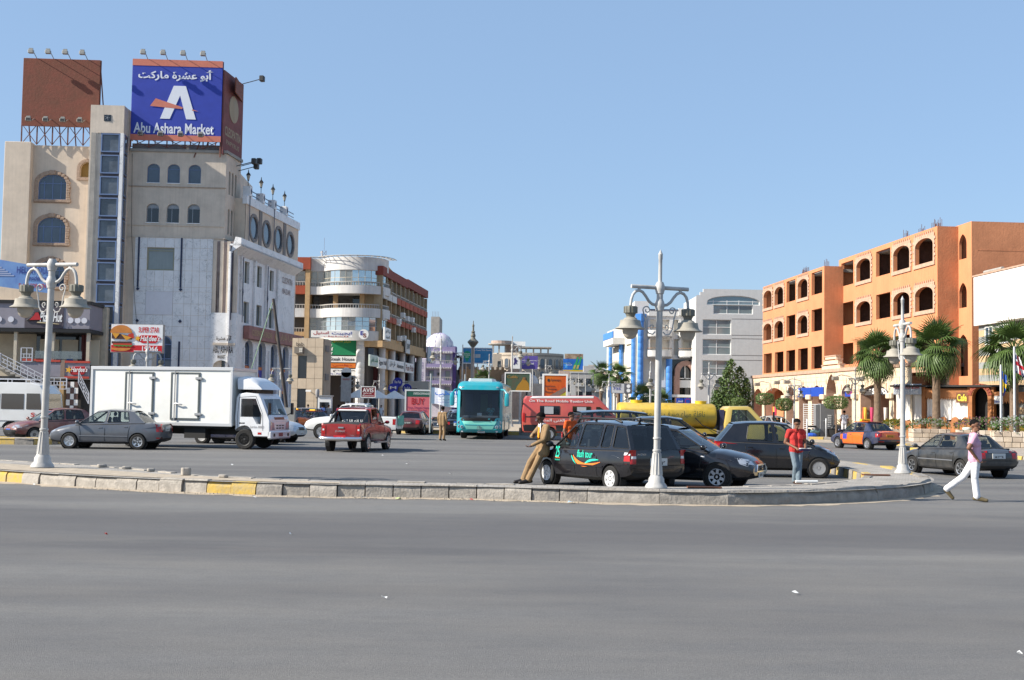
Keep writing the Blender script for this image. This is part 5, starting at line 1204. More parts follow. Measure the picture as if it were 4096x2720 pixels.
# ---------------------------------------------------------------- café
CW = mat('cafe_wood',(.36,.14,.045),.6,var=.3,vs=3,streak=.3); CWD = mat('cafe_wood_dark',(.17,.06,.022),.6,var=.3); CURTN = mat('cafe_curtain',(.74,.71,.66),.85,var=.05)
bF = thing('cafe','wooden street cafe with white curtains, brick-arched doorway and zigzag valance','cafe',(26.7,79,.1),math.atan2(-5,4.5))
MB().box(-2.0,1.0,0,9,5,3.4).build('dark_inside',DARK,bF); MB().box(-2.1,-.4,3.4,9,5,3.52).build('roof',BLACK,bF)
MB().box(-2,0,0,3.4,.12,1.2).build('wood_base',CW,bF); MB().box(4.8,0,0,9,.12,.55).build('wood_base',CW,bF)
for x in (.15,3.3,4.78): MB().box(x - .12,-.15,0,x + .12,.2,3.45).build('wood_post',CW,bF,bevel=.02)
for x0,x1,zb in ((-1.9,.02,1.25),(.3,2.0,1.3),(2.0,3.15,1.3)):
 cu = MB(); n = 14; r_ = []
 for i in range(n + 1):
  x = x0 + (x1 - x0) * i / n; y = .05 + .04 * math.sin(i * 1.7); r_.append([(x,y,2.95),(x,y + .05,(2.95 + zb) / 2),(x,y + .02,zb + .04 * math.sin(i))])
 for i in range(n):
  for j in range(2): cu.poly([r_[i][j],r_[i + 1][j],r_[i + 1][j + 1],r_[i][j + 1]])
 cu.build('curtain',CURTN,bF,smooth=60,fix=False)
MB().box(.05,-.1,2.75,3.3,0,3.3).build('valance',CW,bF); MB().box(4.85,-.1,2.55,9,0,3.1).build('valance',CW,bF)
for i in range(20): x = .15 + i * .157; MB().prism([(x,2.76),(x + .155,2.76),(x + .078,2.6)],-.09,-.01).build('zigzag',CW,bF)
for i in range(24): x = 4.9 + i * .17; MB().prism([(x,2.56),(x + .168,2.56),(x + .084,2.38)],-.09,-.01).build('zigzag',CW,bF)
for x in (.6,1.5,2.3,3.0,5.6,6.5,7.4,8.3):
 MB().prism(outline(OP(x - .24,x + .24,.3,1.5,.24)),-.08,.0).build('fence_panel',CW,bF);
P = outline(OP(3.3,4.8,0,3.6,.75),12); Q = [(a,b_) for a,b_ in shrink(P,.24)]; Q = [(a,0 if b_ < .3 else b_) for a,b_ in Q]
a_ = MB(); ring(a_,[p for p in P],Q,-.25,.15); a_.build('door_arch',CW,bF,fix=False)
for k in range(11):
 t_ = math.pi * (k + .5) / 11; x,z = 4.05 + .66 * math.cos(t_),2.86 + .62 * math.sin(t_)
 v = MB().box(-.07,-.03,-.13,.07,.0,.13).build('arch_brick',mat('red_brick',(.26,.06,.035),.85,var=.3),bF,loc=(x,-.26,z)); v.rotation_euler = (0,math.pi / 2 - t_,0)
MB().box(3.5,.6,0,4.6,.7,3.3).build('doorway',DARK,bF)
RF = math.atan2(-5,4.5)
bsign('dark wooden cafe sign with yellow letters left of the doorway',None,(26.7,79,.1),RF,2.45,2.4,3.25,3.05,CWD,[('Cafe',mat('ink_yellow',(.6,.5,.05),.6),.1,.15,.9,.85,.03)],y=-.2,th=.1)
tt = bsign('pale board sign with red and grey lettering on the cafe roof edge',None,(26.7,79,.1),RF,-1.9,2.9,.1,3.6,mat('sign_greyblue',(.4,.44,.5),.5),[('COFFEESHOP & BAR',INKR,.05,.55,.95,.85),('SPORTS LIVE',mat('ink_white',(.75,.75,.75),.5),.1,.1,.9,.4)],y=-.3,th=.1)
bsign('small white notice right of the cafe doorway',None,(26.7,79,.1),RF,4.95,2.35,5.5,2.85,WHITE,[('Internet',INKB,.1,.15,.9,.45)],y=-.2,th=.08)
t = thing('drinks_barrel','green barrel with a white lid beside the cafe door','barrel',(28.2,75.2,.15)); MB().lathe([(.24,0),(.28,.2),(.28,.6),(.25,.7)],14).build('barrel',mat('barrel_green',(.05,.25,.2),.5),t,smooth=40); MB().lathe([(.28,.7),(.28,.8),(.05,.84)],14).build('lid',WHITE,t,smooth=40)
t = thing('menu_board','yellow and black leaning menu board before the cafe','board',(30.3,73.2,.15),-.5); m = MB().box(-.5,0,.1,.5,.05,1.0).build('board',mat('menu_yellow',(.6,.42,.03),.6),t); m.rotation_euler = (-.25,0,0); text('MENU',INKK,t,-.35,.45,.35,.7,y=.06)
# planters of stone blocks
PLS = [mat('planter_stone_%d' % i,c,.9,var=.2,bump=.5) for i,c in enumerate(((.52,.43,.33),(.44,.36,.28),(.57,.49,.40)))]
FL_G = mat('planter_leaf',(.055,.12,.025),.6); FL_W = mat('petal_white',(.75,.75,.72),.6); FL_Y = mat('petal_yellow',(.6,.4,.03),.6); FL_P = mat('petal_pink',(.4,.2,.28),.6); FL_D = mat('planter_leaf_dry',(.14,.13,.04),.7)
def planter(label,loc,rz,ln,dp,h,flower,fl_h=.55,dens=700):
 t = thing('planter',label,'planter',loc,rz,'stone planters before the cafe')
 MB().box(.1,.1,0,ln - .1,dp - .1,h - .05).build('soil',SAND,t)
 rn = random.Random(int(ln * 100)); rows_ = 3; rh = h / rows_
 for r in range(rows_):
  for side in range(2):
   L_ = ln if side == 0 else dp; x = -.0
   while x < L_ - .05:
    w_ = min(rn.uniform(.3,.55),L_ - x); o = rn.uniform(0,.025)
    b = (x + .012,-o,r * rh + .01,x + w_ - .012,.1,(r + 1) * rh - .01) if side == 0 else (-o,x + .012,r * rh + .01,.1,x + w_ - .012,(r + 1) * rh - .01)
    MB().box(*b).build('stone_block',rn.choice(PLS),t,bevel=.015); x += w_
 f = MB()
 for k in range(dens):
  x,y = rn.uniform(-.1,ln + .1),rn.uniform(-.15,dp + .1); hh = h + fl_h * (1 - ((x / ln - .5) * 1.9) ** 4 * .6) * rn.random() ** .5
  if y < 0: hh -= .1
  c = Vector((x,y,hh)); a = rn.uniform(0,6.28); d = Vector((math.cos(a),math.sin(a),rn.uniform(-.3,.8))) * rn.uniform(.05,.11); e = d.cross(Vector((rn.uniform(-1,1),rn.uniform(-1,1),1))).normalized() * .03
  f.poly([c - e,c + d * .5 - e * 1.6,c + d,c + d * .5 + e * 1.6],1 if rn.random() < .12 else 0)
 struct(f.build('foliage',[FL_G,FL_D],t,fix=False),'stuff')
 f = MB()
 for k in range(dens // 5):
  x,y = rn.uniform(-.05,ln),rn.uniform(-.15,dp * .7); hh = h + fl_h * (.45 + .65 * rn.random()) * (1 - ((x / ln - .5) * 1.9) ** 4 * .5); s = rn.uniform(.025,.05)
  c = Vector((x,y,hh)); f.poly([c + Vector((s * math.cos(q * 1.2566),-s * .6 * math.sin(q * 1.2566),s * math.sin(q * 1.2566) + .0)) for q in range(5)])
 struct(f.build('blossom',flower,t,fix=False),'stuff')
 return t
planter('stone planter with white flowers just behind the taxi',(21.9,71.5,.15),-.15,1.3,1.2,.72,FL_Y)
planter('square stone planter with white blossom near the palm trunk',(23.2,70.2,.15),-.1,2.1,1.2,.78,FL_W)
planter('long stone planter full of white and pink flowers at the right edge',(24.6,62.0,.15),-.25,6,1.4,.8,FL_W,.8,2600)
planter('far stone planter with pink flowers behind the dark saloon',(24.9,68.0,.15),-.3,4.5,1.2,.78,FL_P,.7,1500)
for i,(x,c,z) in enumerate(((25.2,1,4.05),(25.9,0,5.0))):
 t = thing('flagpole',['grey flagpole flying a blue flag with a yellow cross','grey flagpole flying a red, white and blue striped flag'][i],'flagpole',(x + .1,62.8,.15),0,'flagpoles by the cafe')
 MB().lathe([(.09,0),(.075,.05),(.06,z + .1),(.02,z + .2)],10).build('pole',STEEL,t,smooth=40)
 fl = MB(); n = 8; B_,Y_,W_,R_ = 0,1,2,3
 w_ = .55
 for a in range(n):
  for b_ in range(10):
   x0,x1 = a / n,(a + 1) / n; z0,z1 = b_ / 10,(b_ + 1) / 10
   P_ = lambda u,v: ((.03 + w_ * u * (1 - .45 * v) - .35 * (1 - i) * u * (1 - v) * 1.2),.06 * math.sin(u * 9 + v * 4),z - 1.0 * (1.1 - v) - u * .35)
   if i == 0: mi = Y_ if (2 <= a < 4 or 4 <= b_ < 6) else B_
   else: mi = R_ if (a in (3,4) or b_ in (4,5)) else (W_ if (a in (2,5) or b_ in (3,6) or abs(a / n - b_ / 10) < .12 or abs(1 - a / n - b_ / 10) < .12) else B_)
   fl.poly([P_(x0,z0),P_(x1,z0),P_(x1,z1),P_(x0,z1)],mi)
 fl.build('flag',[mat('flag_blue',(.02,.09,.42),.7) if i == 0 else mat('flag_navy',(.015,.02,.14),.7),mat('flag_yellow',(.7,.48,.03),.7),mat('flag_white',(.7,.7,.7),.7),mat('flag_red',(.5,.02,.04),.7)],t,fix=False,smooth=80)
# ---------------------------------------------------------------- vehicles
TAIL = mat('tail_light',(.38,.008,.008),.15,spec=.7); LENS = mat('headlight_lens',(.5,.52,.55),.08,.5,spec=.9); INDI = mat('indicator',(.6,.16,.01),.2); WLENS = mat('white_lens',(.65,.65,.66),.15)
PLATE = mat('number_plate',(.6,.6,.58),.5); INK = mat('plate_ink',(.02,.02,.02),.6); CABIN = mat('cabin_dark',(.03,.03,.032),.8); SEATM = mat('seat_cloth',(.075,.075,.08),.9)
def interp(S,x,k):
 for a,b in zip(S,S[1:]):
  if a[0] <= x <= b[0]: t = (x - a[0]) / (b[0] - a[0]); return a[k] * (1 - t) + b[k] * t
 return S[0][k] if x < S[0][0] else S[-1][k]
_WH = {}
def wheel_mesh(style):
 if style in _WH: return _WH[style]
 t = MB(); t.lathe([(.63,-.33),(.9,-.34),(.985,-.27),(1,-.18),(1,.18),(.985,.27),(.9,.34),(.64,.33),(.62,.2),(.62,-.2)],28,axis='y')
 tyre = t.mesh('wheel',RUBBER,35)
 r = MB(); r.lathe([(.645,.30),(.62,.34),(.57,.31),(.56,.05),(.3,.02),(.001,.02)],28,axis='y',m=1)
 r.lathe([(.655,.30),(.64,.345),(.57,.32),(.58,.24)],28,axis='y',m=0)
 r.lathe([(.13,.1),(.14,.27),(.1,.31),(.001,.31)],14,axis='y',m=0)
 n,w0,w1 = {'five': (5,.2,.15),'six': (6,.30,.20),'seven': (7,.26,.2),'steel': (9,.36,.34),'truck': (6,.46,.46),'plain': (8,.32,.3)}[style]
 for i in range(n):
  a = 6.28319 * i / n; c,s = math.cos(a),math.sin(a); p = lambda u,v,y: (u * c - v * s,y,u * s + v * c)
  k = .28 if style == 'truck' else .0
  if style == 'truck': r.lathe([(.03,.26),(.035,.3),(.001,.31)],6,(c * .3,0,s * .3),'y',0); continue
  r.add([p(.1,-w0 / 2,.2),p(.1,w0 / 2,.2),p(.6,w1 / 2,.2),p(.6,-w1 / 2,.2),p(.1,-w0 / 2,.29),p(.1,w0 / 2,.29),p(.6,w1 / 2,.33),p(.6,-w1 / 2,.33)],[(0,1,2,3),(4,7,6,5),(0,4,5,1),(1,5,6,2),(2,6,7,3),(3,7,4,0)],0)
 if style == 'truck': r.lathe([(.62,.3),(.5,.22),(.4,.12),(.2,.1),(.18,.2),(.001,.22)],24,axis='y',m=0)
 rim = r.mesh('rim',[{'five': ALLOY,'six': mat('hubcap_white',(.72,.72,.72),.35),'seven': mat('hubcap_silver',(.5,.51,.53),.35,.4),'steel': mat('hubcap_grey',(.38,.38,.38),.45,.3),'plain': STEEL,'truck': mat('truck_rim',(.05,.05,.05),.5,.3)}[style],BLACK],30)
 _WH[style] = (tyre,rim)
 return _WH[style]
def add_wheels(t,xs,half,r,style,w=1.0):
 ty,ri = wheel_mesh(style)
 for x in xs:
  for s in (1,-1):
   o = place('wheel',ty,t,(x,s * (half - r * .34 * w),r)); o.scale = (r,r * w * (1 if s > 0 else 1),r); o.rotation_euler = (0,random.uniform(0,6),0 if s > 0 else math.pi)
   place('rim',ri,o)
def bvh_of(me): return BVHTree.FromPolygons([v.co.copy() for v in me.vertices],[list(p.vertices) for p in me.polygons])
def patch(t,bvh,name,m,corners,face,nx=4,nz=3,off=.008,parent=None):
 """a panel laid onto the bodywork: corners as (a,b) in the face's own plane, face is front/rear/left/right/top"""
 d,mk = {'front': ((-1,0,0),lambda a,b: (9,a,b)),'rear': ((1,0,0),lambda a,b: (-9,a,b)),'left': ((0,-1,0),lambda a,b: (a,5,b)),'right': ((0,1,0),lambda a,b: (a,-5,b)),'top': ((0,0,-1),lambda a,b: (a,b,6))}[face]
 d = Vector(d); g = []
 for j in range(nz + 1):
  for i in range(nx + 1):
   u,v = i / nx,j / nz
   a = [(1 - u) * (1 - v) * corners[0][k] + u * (1 - v) * corners[1][k] + u * v * corners[2][k] + (1 - u) * v * corners[3][k] for k in (0,1)]
   p = Vector(mk(*a)); h = bvh.ray_cast(p,d)
   g.append((h[0] - d * off) if h[0] is not None else None)
 last = next((q for q in g if q is not None),None)
 if last is None: return None
 mb = MB(); fs = []; ax = max(range(3),key=lambda k: abs(d[k]))
 for k in range(len(g)):
  if g[k] is None:
   i,j = k % (nx + 1),k // (nx + 1); u,v = i / nx,j / nz
   a = [(1 - u) * (1 - v) * corners[0][q] + u * (1 - v) * corners[1][q] + u * v * corners[2][q] + (1 - u) * v * corners[3][q] for q in (0,1)]
   p = Vector(mk(*a)); nb = min((q for q in g if q is not None),key=lambda q: (q - p).length_squared - (q[ax] - p[ax]) ** 2); p[ax] = nb[ax]; g[k] = p
 for j in range(nz):
  for i in range(nx): fs.append((j * (nx + 1) + i,j * (nx + 1) + i + 1,(j + 1) * (nx + 1) + i + 1,(j + 1) * (nx + 1) + i))
 mb.add(g,fs)
 return mb.build(name,m,parent or t,smooth=50,fix=False)
def seam(t,bvh,pts,face,m=None,w=.012):
 d = Vector({'left': (0,-1,0),'right': (0,1,0),'rear': (1,0,0),'front': (-1,0,0)}[face]); q = []
 for i in range(len(pts) - 1):
  for k in range(5):
   u = k / 4; a,b = (pts[i][j] * (1 - u) + pts[i + 1][j] * u for j in (0,1))
   o = Vector((a,-5 * d.y,b)) if d.y else Vector((-9 * d.x,a,b)); h = bvh.ray_cast(o,d)
   if h[0] is not None: q.append(h[0] - d * .002)
 if len(q) < 2: return
 mb = MB()
 for a,b in zip(q,q[1:]):
  if (b - a).length > 1e-4: mb.bar(a,b,w,w)
 return mb.build('panel_gap',m or BLACK,t)
def boolean_cut(me,cutter):
 a = bpy.data.objects.new('body',me); b = bpy.data.objects.new('cutter',cutter);
 md = a.modifiers.new('cut','BOOLEAN'); md.operation = 'DIFFERENCE'; md.object = b; md.solver = 'EXACT'
 out = baked(a,b)
 bpy.data.objects.remove(a); bpy.data.objects.remove(b)
 return out
TYPES = {
 # stations x, z bottom, z top, half width (of W/2), top width;   pillars: base x, top x, roof z ; first is the windscreen, last the rear screen
 'sedan': dict(S=[(-2.15,.44,.74,.80,.78),(-2.1,.34,.90,.92,.86),(-1.9,.27,.965,.97,.89),(-1.3,.22,.97,1,.91),(-.4,.2,.93,1,.93),(.5,.2,.91,1,.93),(1.05,.2,.885,1,.92),(1.5,.22,.82,.985,.89),(1.85,.24,.735,.95,.84),(2.07,.27,.64,.88,.79),(2.15,.36,.54,.76,.74)],
   P=[(1.12,.36,1.37),(-.02,-.1,1.43),(-.98,-.86,1.40),(-1.52,-1.02,1.365)],L=4.3,W=1.71,wb=(1.32,-1.28),r=.3,roofw=.66),
 'coupe_sedan': dict(S=[(-2.25,.46,.78,.80,.78),(-2.2,.34,.98,.92,.86),(-1.9,.27,1.04,.98,.89),(-1.2,.22,1.02,1,.91),(-.4,.2,.97,1,.93),(.5,.2,.94,1,.93),(1.0,.2,.93,1,.92),(1.5,.22,.885,1,.9),(1.9,.24,.80,.97,.86),(2.12,.27,.70,.9,.8),(2.25,.36,.56,.80,.76)],
   P=[(1.2,.3,1.43),(-.1,-.2,1.5),(-1.05,-1.0,1.44),(-1.62,-1.2,1.39)],L=4.5,W=1.76,wb=(1.4,-1.25),r=.315,roofw=.66),
 'mpv': dict(S=[(-2.0,.5,.84,.84,.82),(-1.97,.36,.96,.94,.88),(-1.8,.3,.98,.98,.91),(-1.3,.25,.97,1,.93),(-.4,.22,.95,1,.94),(.5,.22,.94,1,.94),(1.05,.22,.93,1,.93),(1.4,.24,.89,.98,.9),(1.72,.26,.80,.94,.85),(1.92,.3,.68,.87,.8),(2.0,.4,.58,.78,.76)],
   P=[(1.18,.42,1.53),(.12,.02,1.59),(-.75,-.8,1.59),(-1.22,-1.2,1.57),(-1.93,-1.6,1.53)],L=4.0,W=1.72,wb=(1.32,-1.28),r=.3,roofw=.72),
 'hatch': dict(S=[(-1.75,.46,.84,.84,.80),(-1.71,.34,.95,.93,.86),(-1.5,.26,.97,.97,.9),(-1.0,.22,.97,1,.92),(-.3,.2,.95,1,.93),(.5,.2,.93,1,.93),(.85,.2,.92,1,.92),(1.2,.23,.86,.985,.88),(1.5,.25,.75,.95,.83),(1.67,.29,.63,.88,.79),(1.75,.38,.54,.78,.75)],
   P=[(1.05,.3,1.45),(-.05,-.12,1.5),(-.92,-.82,1.48),(-1.62,-1.2,1.44)],L=3.5,W=1.6,wb=(1.14,-1.16),r=.28,roofw=.68),
 'suv': dict(S=[(-2.2,.55,.95,.86,.84),(-2.16,.42,1.06,.95,.88),(-1.9,.38,1.08,.99,.91),(-1.2,.34,1.08,1,.93),(0,.33,1.06,1,.94),(.9,.33,1.05,1,.93),(1.4,.35,1.01,.99,.91),(1.9,.38,.93,.96,.88),(2.12,.42,.80,.9,.84),(2.2,.5,.66,.82,.8)],
   P=[(.98,.45,1.66),(-.1,-.15,1.72),(-1.1,-1.12,1.71),(-2.05,-1.85,1.66)],L=4.4,W=1.8,wb=(1.35,-1.3),r=.36,roofw=.76),
 'pickup': dict(S=[(-2.5,.56,1.08,.9,.88),(-2.46,.46,1.13,.96,.92),(-1.9,.42,1.14,.99,.94),(-.7,.38,1.14,1,.95),(.2,.36,1.08,1,.94),(.95,.36,1.06,1,.93),(1.5,.38,1.03,.99,.91),(2.1,.4,.96,.97,.88),(2.4,.44,.84,.92,.84),(2.5,.5,.68,.84,.8)],
   P=[(1.1,.5,1.66),(.05,.0,1.73),(-.82,-.8,1.70),(-.95,-.84,1.69)],L=5.0,W=1.78,wb=(1.55,-1.5),r=.37,roofw=.83),
}
def car(label,typ,loc,head,pm,wheel='steel',L=None,W=None,H=1.0,glass_=None,rear_glass=None,name='car',trim=None,group=None,sc=1,seats=True,cabin_panes=None):
 T = TYPES[typ]; fx = (L or T['L']) / T['L']; hw = (W or T['W']) / 2
 S = [(a * fx,b,c * H,d,e) for a,b,c,d,e in T['S']]; P = [(a * fx,b * fx,z * H) for a,b,z in T['P']]
 t = thing(name,label,'car' if name == 'car' else name.replace('_',' '),loc,math.atan2(head[1],head[0]),group,sc)
 xs = sorted({round(v,4) for a,b in zip(S,S[1:]) for v in (a[0],a[0] * .5 + b[0] * .5)} | {S[-1][0],P[0][0],P[-1][0]})
 def half(x):
  zb,zt,w,wt = (interp(S,x,k) for k in (1,2,3,4)); w,wt = w * hw,wt * hw; h = zt - zb
  cr = .02 + .03 * (x > P[0][0])
  return [(x,0,zb),(x,w * .78,zb),(x,w * .95,zb + .07),(x,w * .995,zb + h * .3),(x,w,zb + h * .55),(x,w * .985,zb + h * .78),(x,wt + .02,zt - .045),(x,wt - .04,zt - .008),(x,wt * .55,zt + cr),(x,0,zt + cr * 1.3)]
 rings = []
 for x in xs:
  h_ = half(x); rings.append(h_ + [(a,-b,c) for a,b,c in h_[-2:0:-1]])
 mb = MB(); n = len(rings[0]); mb.loft(rings,True,0)
 xr,xf = P[-1][0],P[0][0]
 for fi,f in enumerate(mb.f):
  c = [sum(mb.v[i][k] for i in f) / len(f) for k in range(3)]
  if xr + .02 < c[0] < xf - .02 and c[2] > interp(S,c[0],2) - .03 * H: mb.m[fi] = 1
  if c[2] < interp(S,c[0],1) + .05: mb.m[fi] = 2
  if typ == 'pickup' and c[0] < xr and c[2] > interp(S,c[0],2) + .0 and abs(c[1]) < hw * .8: mb.m[fi] = 1
 me = mb.mesh('body',[pm,CABIN,trim or BLACK])
 wx = [x * fx for x in T['wb']]; r = T['r']; ct = MB()
 for x in wx:
  for s in (1,-1): ct.lathe([(r * 1.17,-.2),(r * 1.17,.2)],22,(x,s * (hw - .12),r * .98),'y')
 me = boolean_cut(me,ct.mesh('cutter',BLACK)); me.shade_smooth(); me.set_sharp_from_angle(angle=RAD(32)); me.name = 'body'
 body = place('body',me,t); bv = bvh_of(me)
 for x in wx:
  for s in (1,-1): MB().lathe([(.02,0),(r * 1.16,0),(r * 1.16,.17),(r * 1.12,.17),(r * 1.1,.02)],18,(x,s * (hw - .13) - .09,r * .98),'y').build('wheel_arch',BLACK,t)
 # cabin
 rw = T['roofw'] * hw; belt = lambda x: interp(S,x,2) - .008; wbelt = lambda x: interp(S,x,4) * hw - .015
 up_ = MB(); gl = glass_ or G_CAR
 B = [[(p[0],s * wbelt(p[0]),belt(p[0])) for p in P] for s in (1,-1)]; Tp = [[(p[1],s * rw * (1 if i else .96),p[2]) for i,p in enumerate(P)] for s in (1,-1)]
 lerp = lambda a,b,u: tuple(a[k] * (1 - u) + b[k] * u for k in range(3))
 def bil(c,u,v): return lerp(lerp(c[0],c[1],u),lerp(c[3],c[2],u),v)
 nw = len(P) - 1
 for s in (0,1):
  sg = 1 if s == 0 else -1
  for i in range(nw):
   c = [B[s][i + 1],B[s][i],Tp[s][i],Tp[s][i + 1]]
   lb = max(.05,abs(P[i][0] - P[i + 1][0])); lt = max(.05,abs(P[i][1] - P[i + 1][1])); hh = P[i][2] - belt(P[i][0])
   solid = (i == nw - 1 and typ in ('sedan','coupe_sedan','hatch','pickup')) or (cabin_panes is not None and i not in cabin_panes)
   if solid: up_.poly(c); continue
   mu,mv = min(.045 / lb,.3),.05 / hh; k = .35
   mt_ = min(.04 / lt,.3)
   inn = [bil(c,a,b) for a,b in ((mu * 2,mv),(1 - mu * 2,mv),(1 - mu,mv * 2),(1 - mt_,1 - mv * 2.2),(1 - mt_ * 1.6,1 - mv),(mt_ * 1.6,1 - mv),(mt_,1 - mv * 2.2),(mu,mv * 2))]
   out = [bil(c,a,b) for a,b in ((mu * 2,0),(1 - mu * 2,0),(1,mv * 2),(1,1 - mv * 2),(1 - mt_,1),(mt_,1),(0,1 - mv * 2),(0,mv * 2))]
   for q in range(8): up_.poly([out[q],out[(q + 1) % 8],inn[(q + 1) % 8],inn[q]])
   for q,cc in ((1,c[1]),(3,c[2]),(5,c[3]),(7,c[0])): up_.poly([out[q],cc,out[(q + 1) % 8]])
   g = MB().poly([(a,b - sg * .012,d) for a,b,d in inn]); g.build('window',gl if i < 2 else (rear_glass or gl),t,fix=False)
   fr = MB()
   for q in range(8): a,b = inn[q],inn[(q + 1) % 8]; fr.bar((a[0],a[1] - sg * .004,a[2]),(b[0],b[1] - sg * .004,b[2]),.018)
   fr.build('window_seal',BLACK,t)
 def screen(i,bulge,name_,m_,mt):
  c = [B[1][i],B[0][i],Tp[0][i],Tp[1][i]]; U,V = [0,.07,.28,.5,.72,.93,1],[0,.06,.5,.93,1]
  pt = lambda u,v: (lambda p: (p[0] + bulge * (1 - (2 * u - 1) ** 2) * (1 - .55 * v),p[1],p[2]))(bil(c,u,v))
  g = MB()
  for j in range(4):
   for k in range(6):
    q = [pt(U[k],V[j]),pt(U[k + 1],V[j]),pt(U[k + 1],V[j + 1]),pt(U[k],V[j + 1])]
    if 0 < k < 5 and 0 < j < 3: g.poly(q)
    else: up_.poly(q,1 if j == 0 else 0)
  g.build(name_,m_,t,smooth=60,fix=False)
  return pt
 wsc = screen(0,.10 * fx,'windscreen',gl,0); rsc = screen(nw,-.06 * fx,'rear_window',rear_glass or gl,0)
 for i in range(nw):
  xa,xb = P[i],P[i + 1]
  for k in range(8):
   y0,y1 = -1 + k / 4,-1 + (k + 1) / 4; cz = lambda y,z: z + .045 * (1 - y * y)
   wa = rw * (.96 if i == 0 else 1); bx = lambda y,x,j: x + (.10 * fx * .45 * (1 - y * y) if j == 0 else (-.06 * fx * .45 * (1 - y * y) if j == nw else 0))
   up_.poly([(bx(y0,xa[1],i),y0 * wa,cz(y0,xa[2])),(bx(y1,xa[1],i),y1 * wa,cz(y1,xa[2])),(bx(y1,xb[1],i + 1),y1 * rw,cz(y1,xb[2])),(bx(y0,xb[1],i + 1),y0 * rw,cz(y0,xb[2]))])
 up_.build('roof_and_pillars',[pm,BLACK],t,smooth=28,fix=False)
 add_wheels(t,wx,hw,r,wheel)
 zb_ = belt(0)
 if seats:
  for x,y in ((.05,.36),(.05,-.36)):
   m = MB(); m.box(x * fx - .1,y - .22,zb_ - .05,x * fx + .0,y + .22,zb_ + .26 * H); m.box(x * fx - .09,y - .12,zb_ + .28 * H,x * fx - .01,y + .12,zb_ + .44 * H); m.build('seat',SEATM,t,bevel=.04)
  m = MB(); xx = P[2][0] + .05; m.box(xx - .1,-hw * .7,zb_ - .05,xx,hw * .7,zb_ + .2 * H)
  for y in (-.34,.34): m.box(xx - .1,y - .13,zb_ + .2 * H,xx - .02,y + .13,zb_ + .32 * H)
  m.build('rear_seat',SEATM,t,bevel=.03)
  m = MB(); m.box(P[0][0] - .55 * fx,-hw * .8,zb_ - .05,P[0][0] - .12 * fx,hw * .8,zb_ + .07); m.build('dashboard',CABIN,t,bevel=.03)
  m = MB(); sx = P[0][0] - .62 * fx; m.tube([(sx + .06 * math.cos(a),.36 + .18 * math.sin(a),zb_ + .1 + .17 * math.cos(a)) for a in [k * .5236 for k in range(13)]],.016,5); m.build('steering_wheel',BLACK,t)
 # mirrors, handles, seams
 for s in (1,-1):
  m = MB(); mx = P[0][0] - .12 * fx; m.ell((mx,s * (hw + .08),belt(mx) + .1),(.07,.11,.075),10,6); m.bar((mx,s * (hw - .1),belt(mx) + .04),(mx,s * (hw + .02),belt(mx) + .08),.05); m.build('wing_mirror',pm if typ not in ('mpv',) else BLACK,t,smooth=50)
  fc = 'left' if s > 0 else 'right'; zlow = interp(S,0,1) + .1
  for i in range(1,nw):
   if typ in ('pickup',) and i > 1: continue
   if i == nw - 1 and typ == 'mpv': continue
   x = P[i][0]; seam(t,bv,[(x,belt(x) - .02),(x - .0,zlow + .0)] if not (i == nw - 1) else [(x,belt(x) - .02),(x + .06,.62 * H),(wx[1] + r * 1.25,.5 * H),(wx[1] + r * 1.3,zlow)],fc)
   hx = x + .16; hb = MB(); hp = bv.ray_cast(Vector((hx,5 * s,belt(x) - .14)),Vector((0,-s,0)))
   if hp[0] is not None: hb.box(hx - .08,hp[0].y - .012,belt(x) - .165,hx + .08,hp[0].y + .018,belt(x) - .125); hb.build('door_handle',pm,t,bevel=.01)
  seam(t,bv,[(P[0][0] - .15,belt(P[0][0]) - .03),(P[0][0] - .22,.6 * H),(P[0][0] - .2,zlow)],fc)
  seam(t,bv,[(wx[1] + r * 1.5,zlow),(wx[0] - r * 1.4,zlow)],fc)
 return t,bv,S,hw,P
def plate(t,bv,face,y0,z0,w_,h_,txt='١٢٣٤',blue=False,m=None,ink=None):
 xs = (y0 + w_ / 2,y0 - w_ / 2) if face == 'front' else (y0 + w_ / 2,y0 - w_ / 2)
 d = Vector((-1 if face == 'front' else 1,0,0)); h = bv.ray_cast(Vector((-9 * d.x,y0,z0 + h_ / 2)),d)
 if h[0] is None: return
 x = h[0].x - d.x * .02
 b = MB().box(min(x,x + d.x * .02),y0 - w_ / 2,z0,max(x,x + d.x * .02),y0 + w_ / 2,z0 + h_).build('number_plate',m or PLATE,t)
 if blue: MB().box(min(x,x - d.x * .003) ,y0 - w_ / 2,z0 + h_ * .68,max(x,x - d.x * .003),y0 + w_ / 2,z0 + h_).build('plate_band',mat('plate_blue',(.03,.12,.5),.5),b)
 M = Matrix.Translation((x - d.x * .006,y0,z0)) @ Matrix.Rotation(-d.x * math.pi / 2 if True else 0,4,'Z')
 text(txt,ink or INK,b,-w_ * .36,h_ * .15,w_ * .36,h_ * .6,y=0,mtx=M,bold=.02)
def lights(t,bv,face,y0,y1,z0,z1,m=None,skew=0.,name=None,both=True):
 for s in ((1,-1) if both else (1,)):
  c = [(s * y0,z0),(s * y1,z0 + skew),(s * y1,z1 + skew),(s * y0,z1)]
  patch(t,bv,name or ('headlight' if face == 'front' else 'tail_light'),m or (LENS if face == 'front' else TAIL),c,face,5,3)
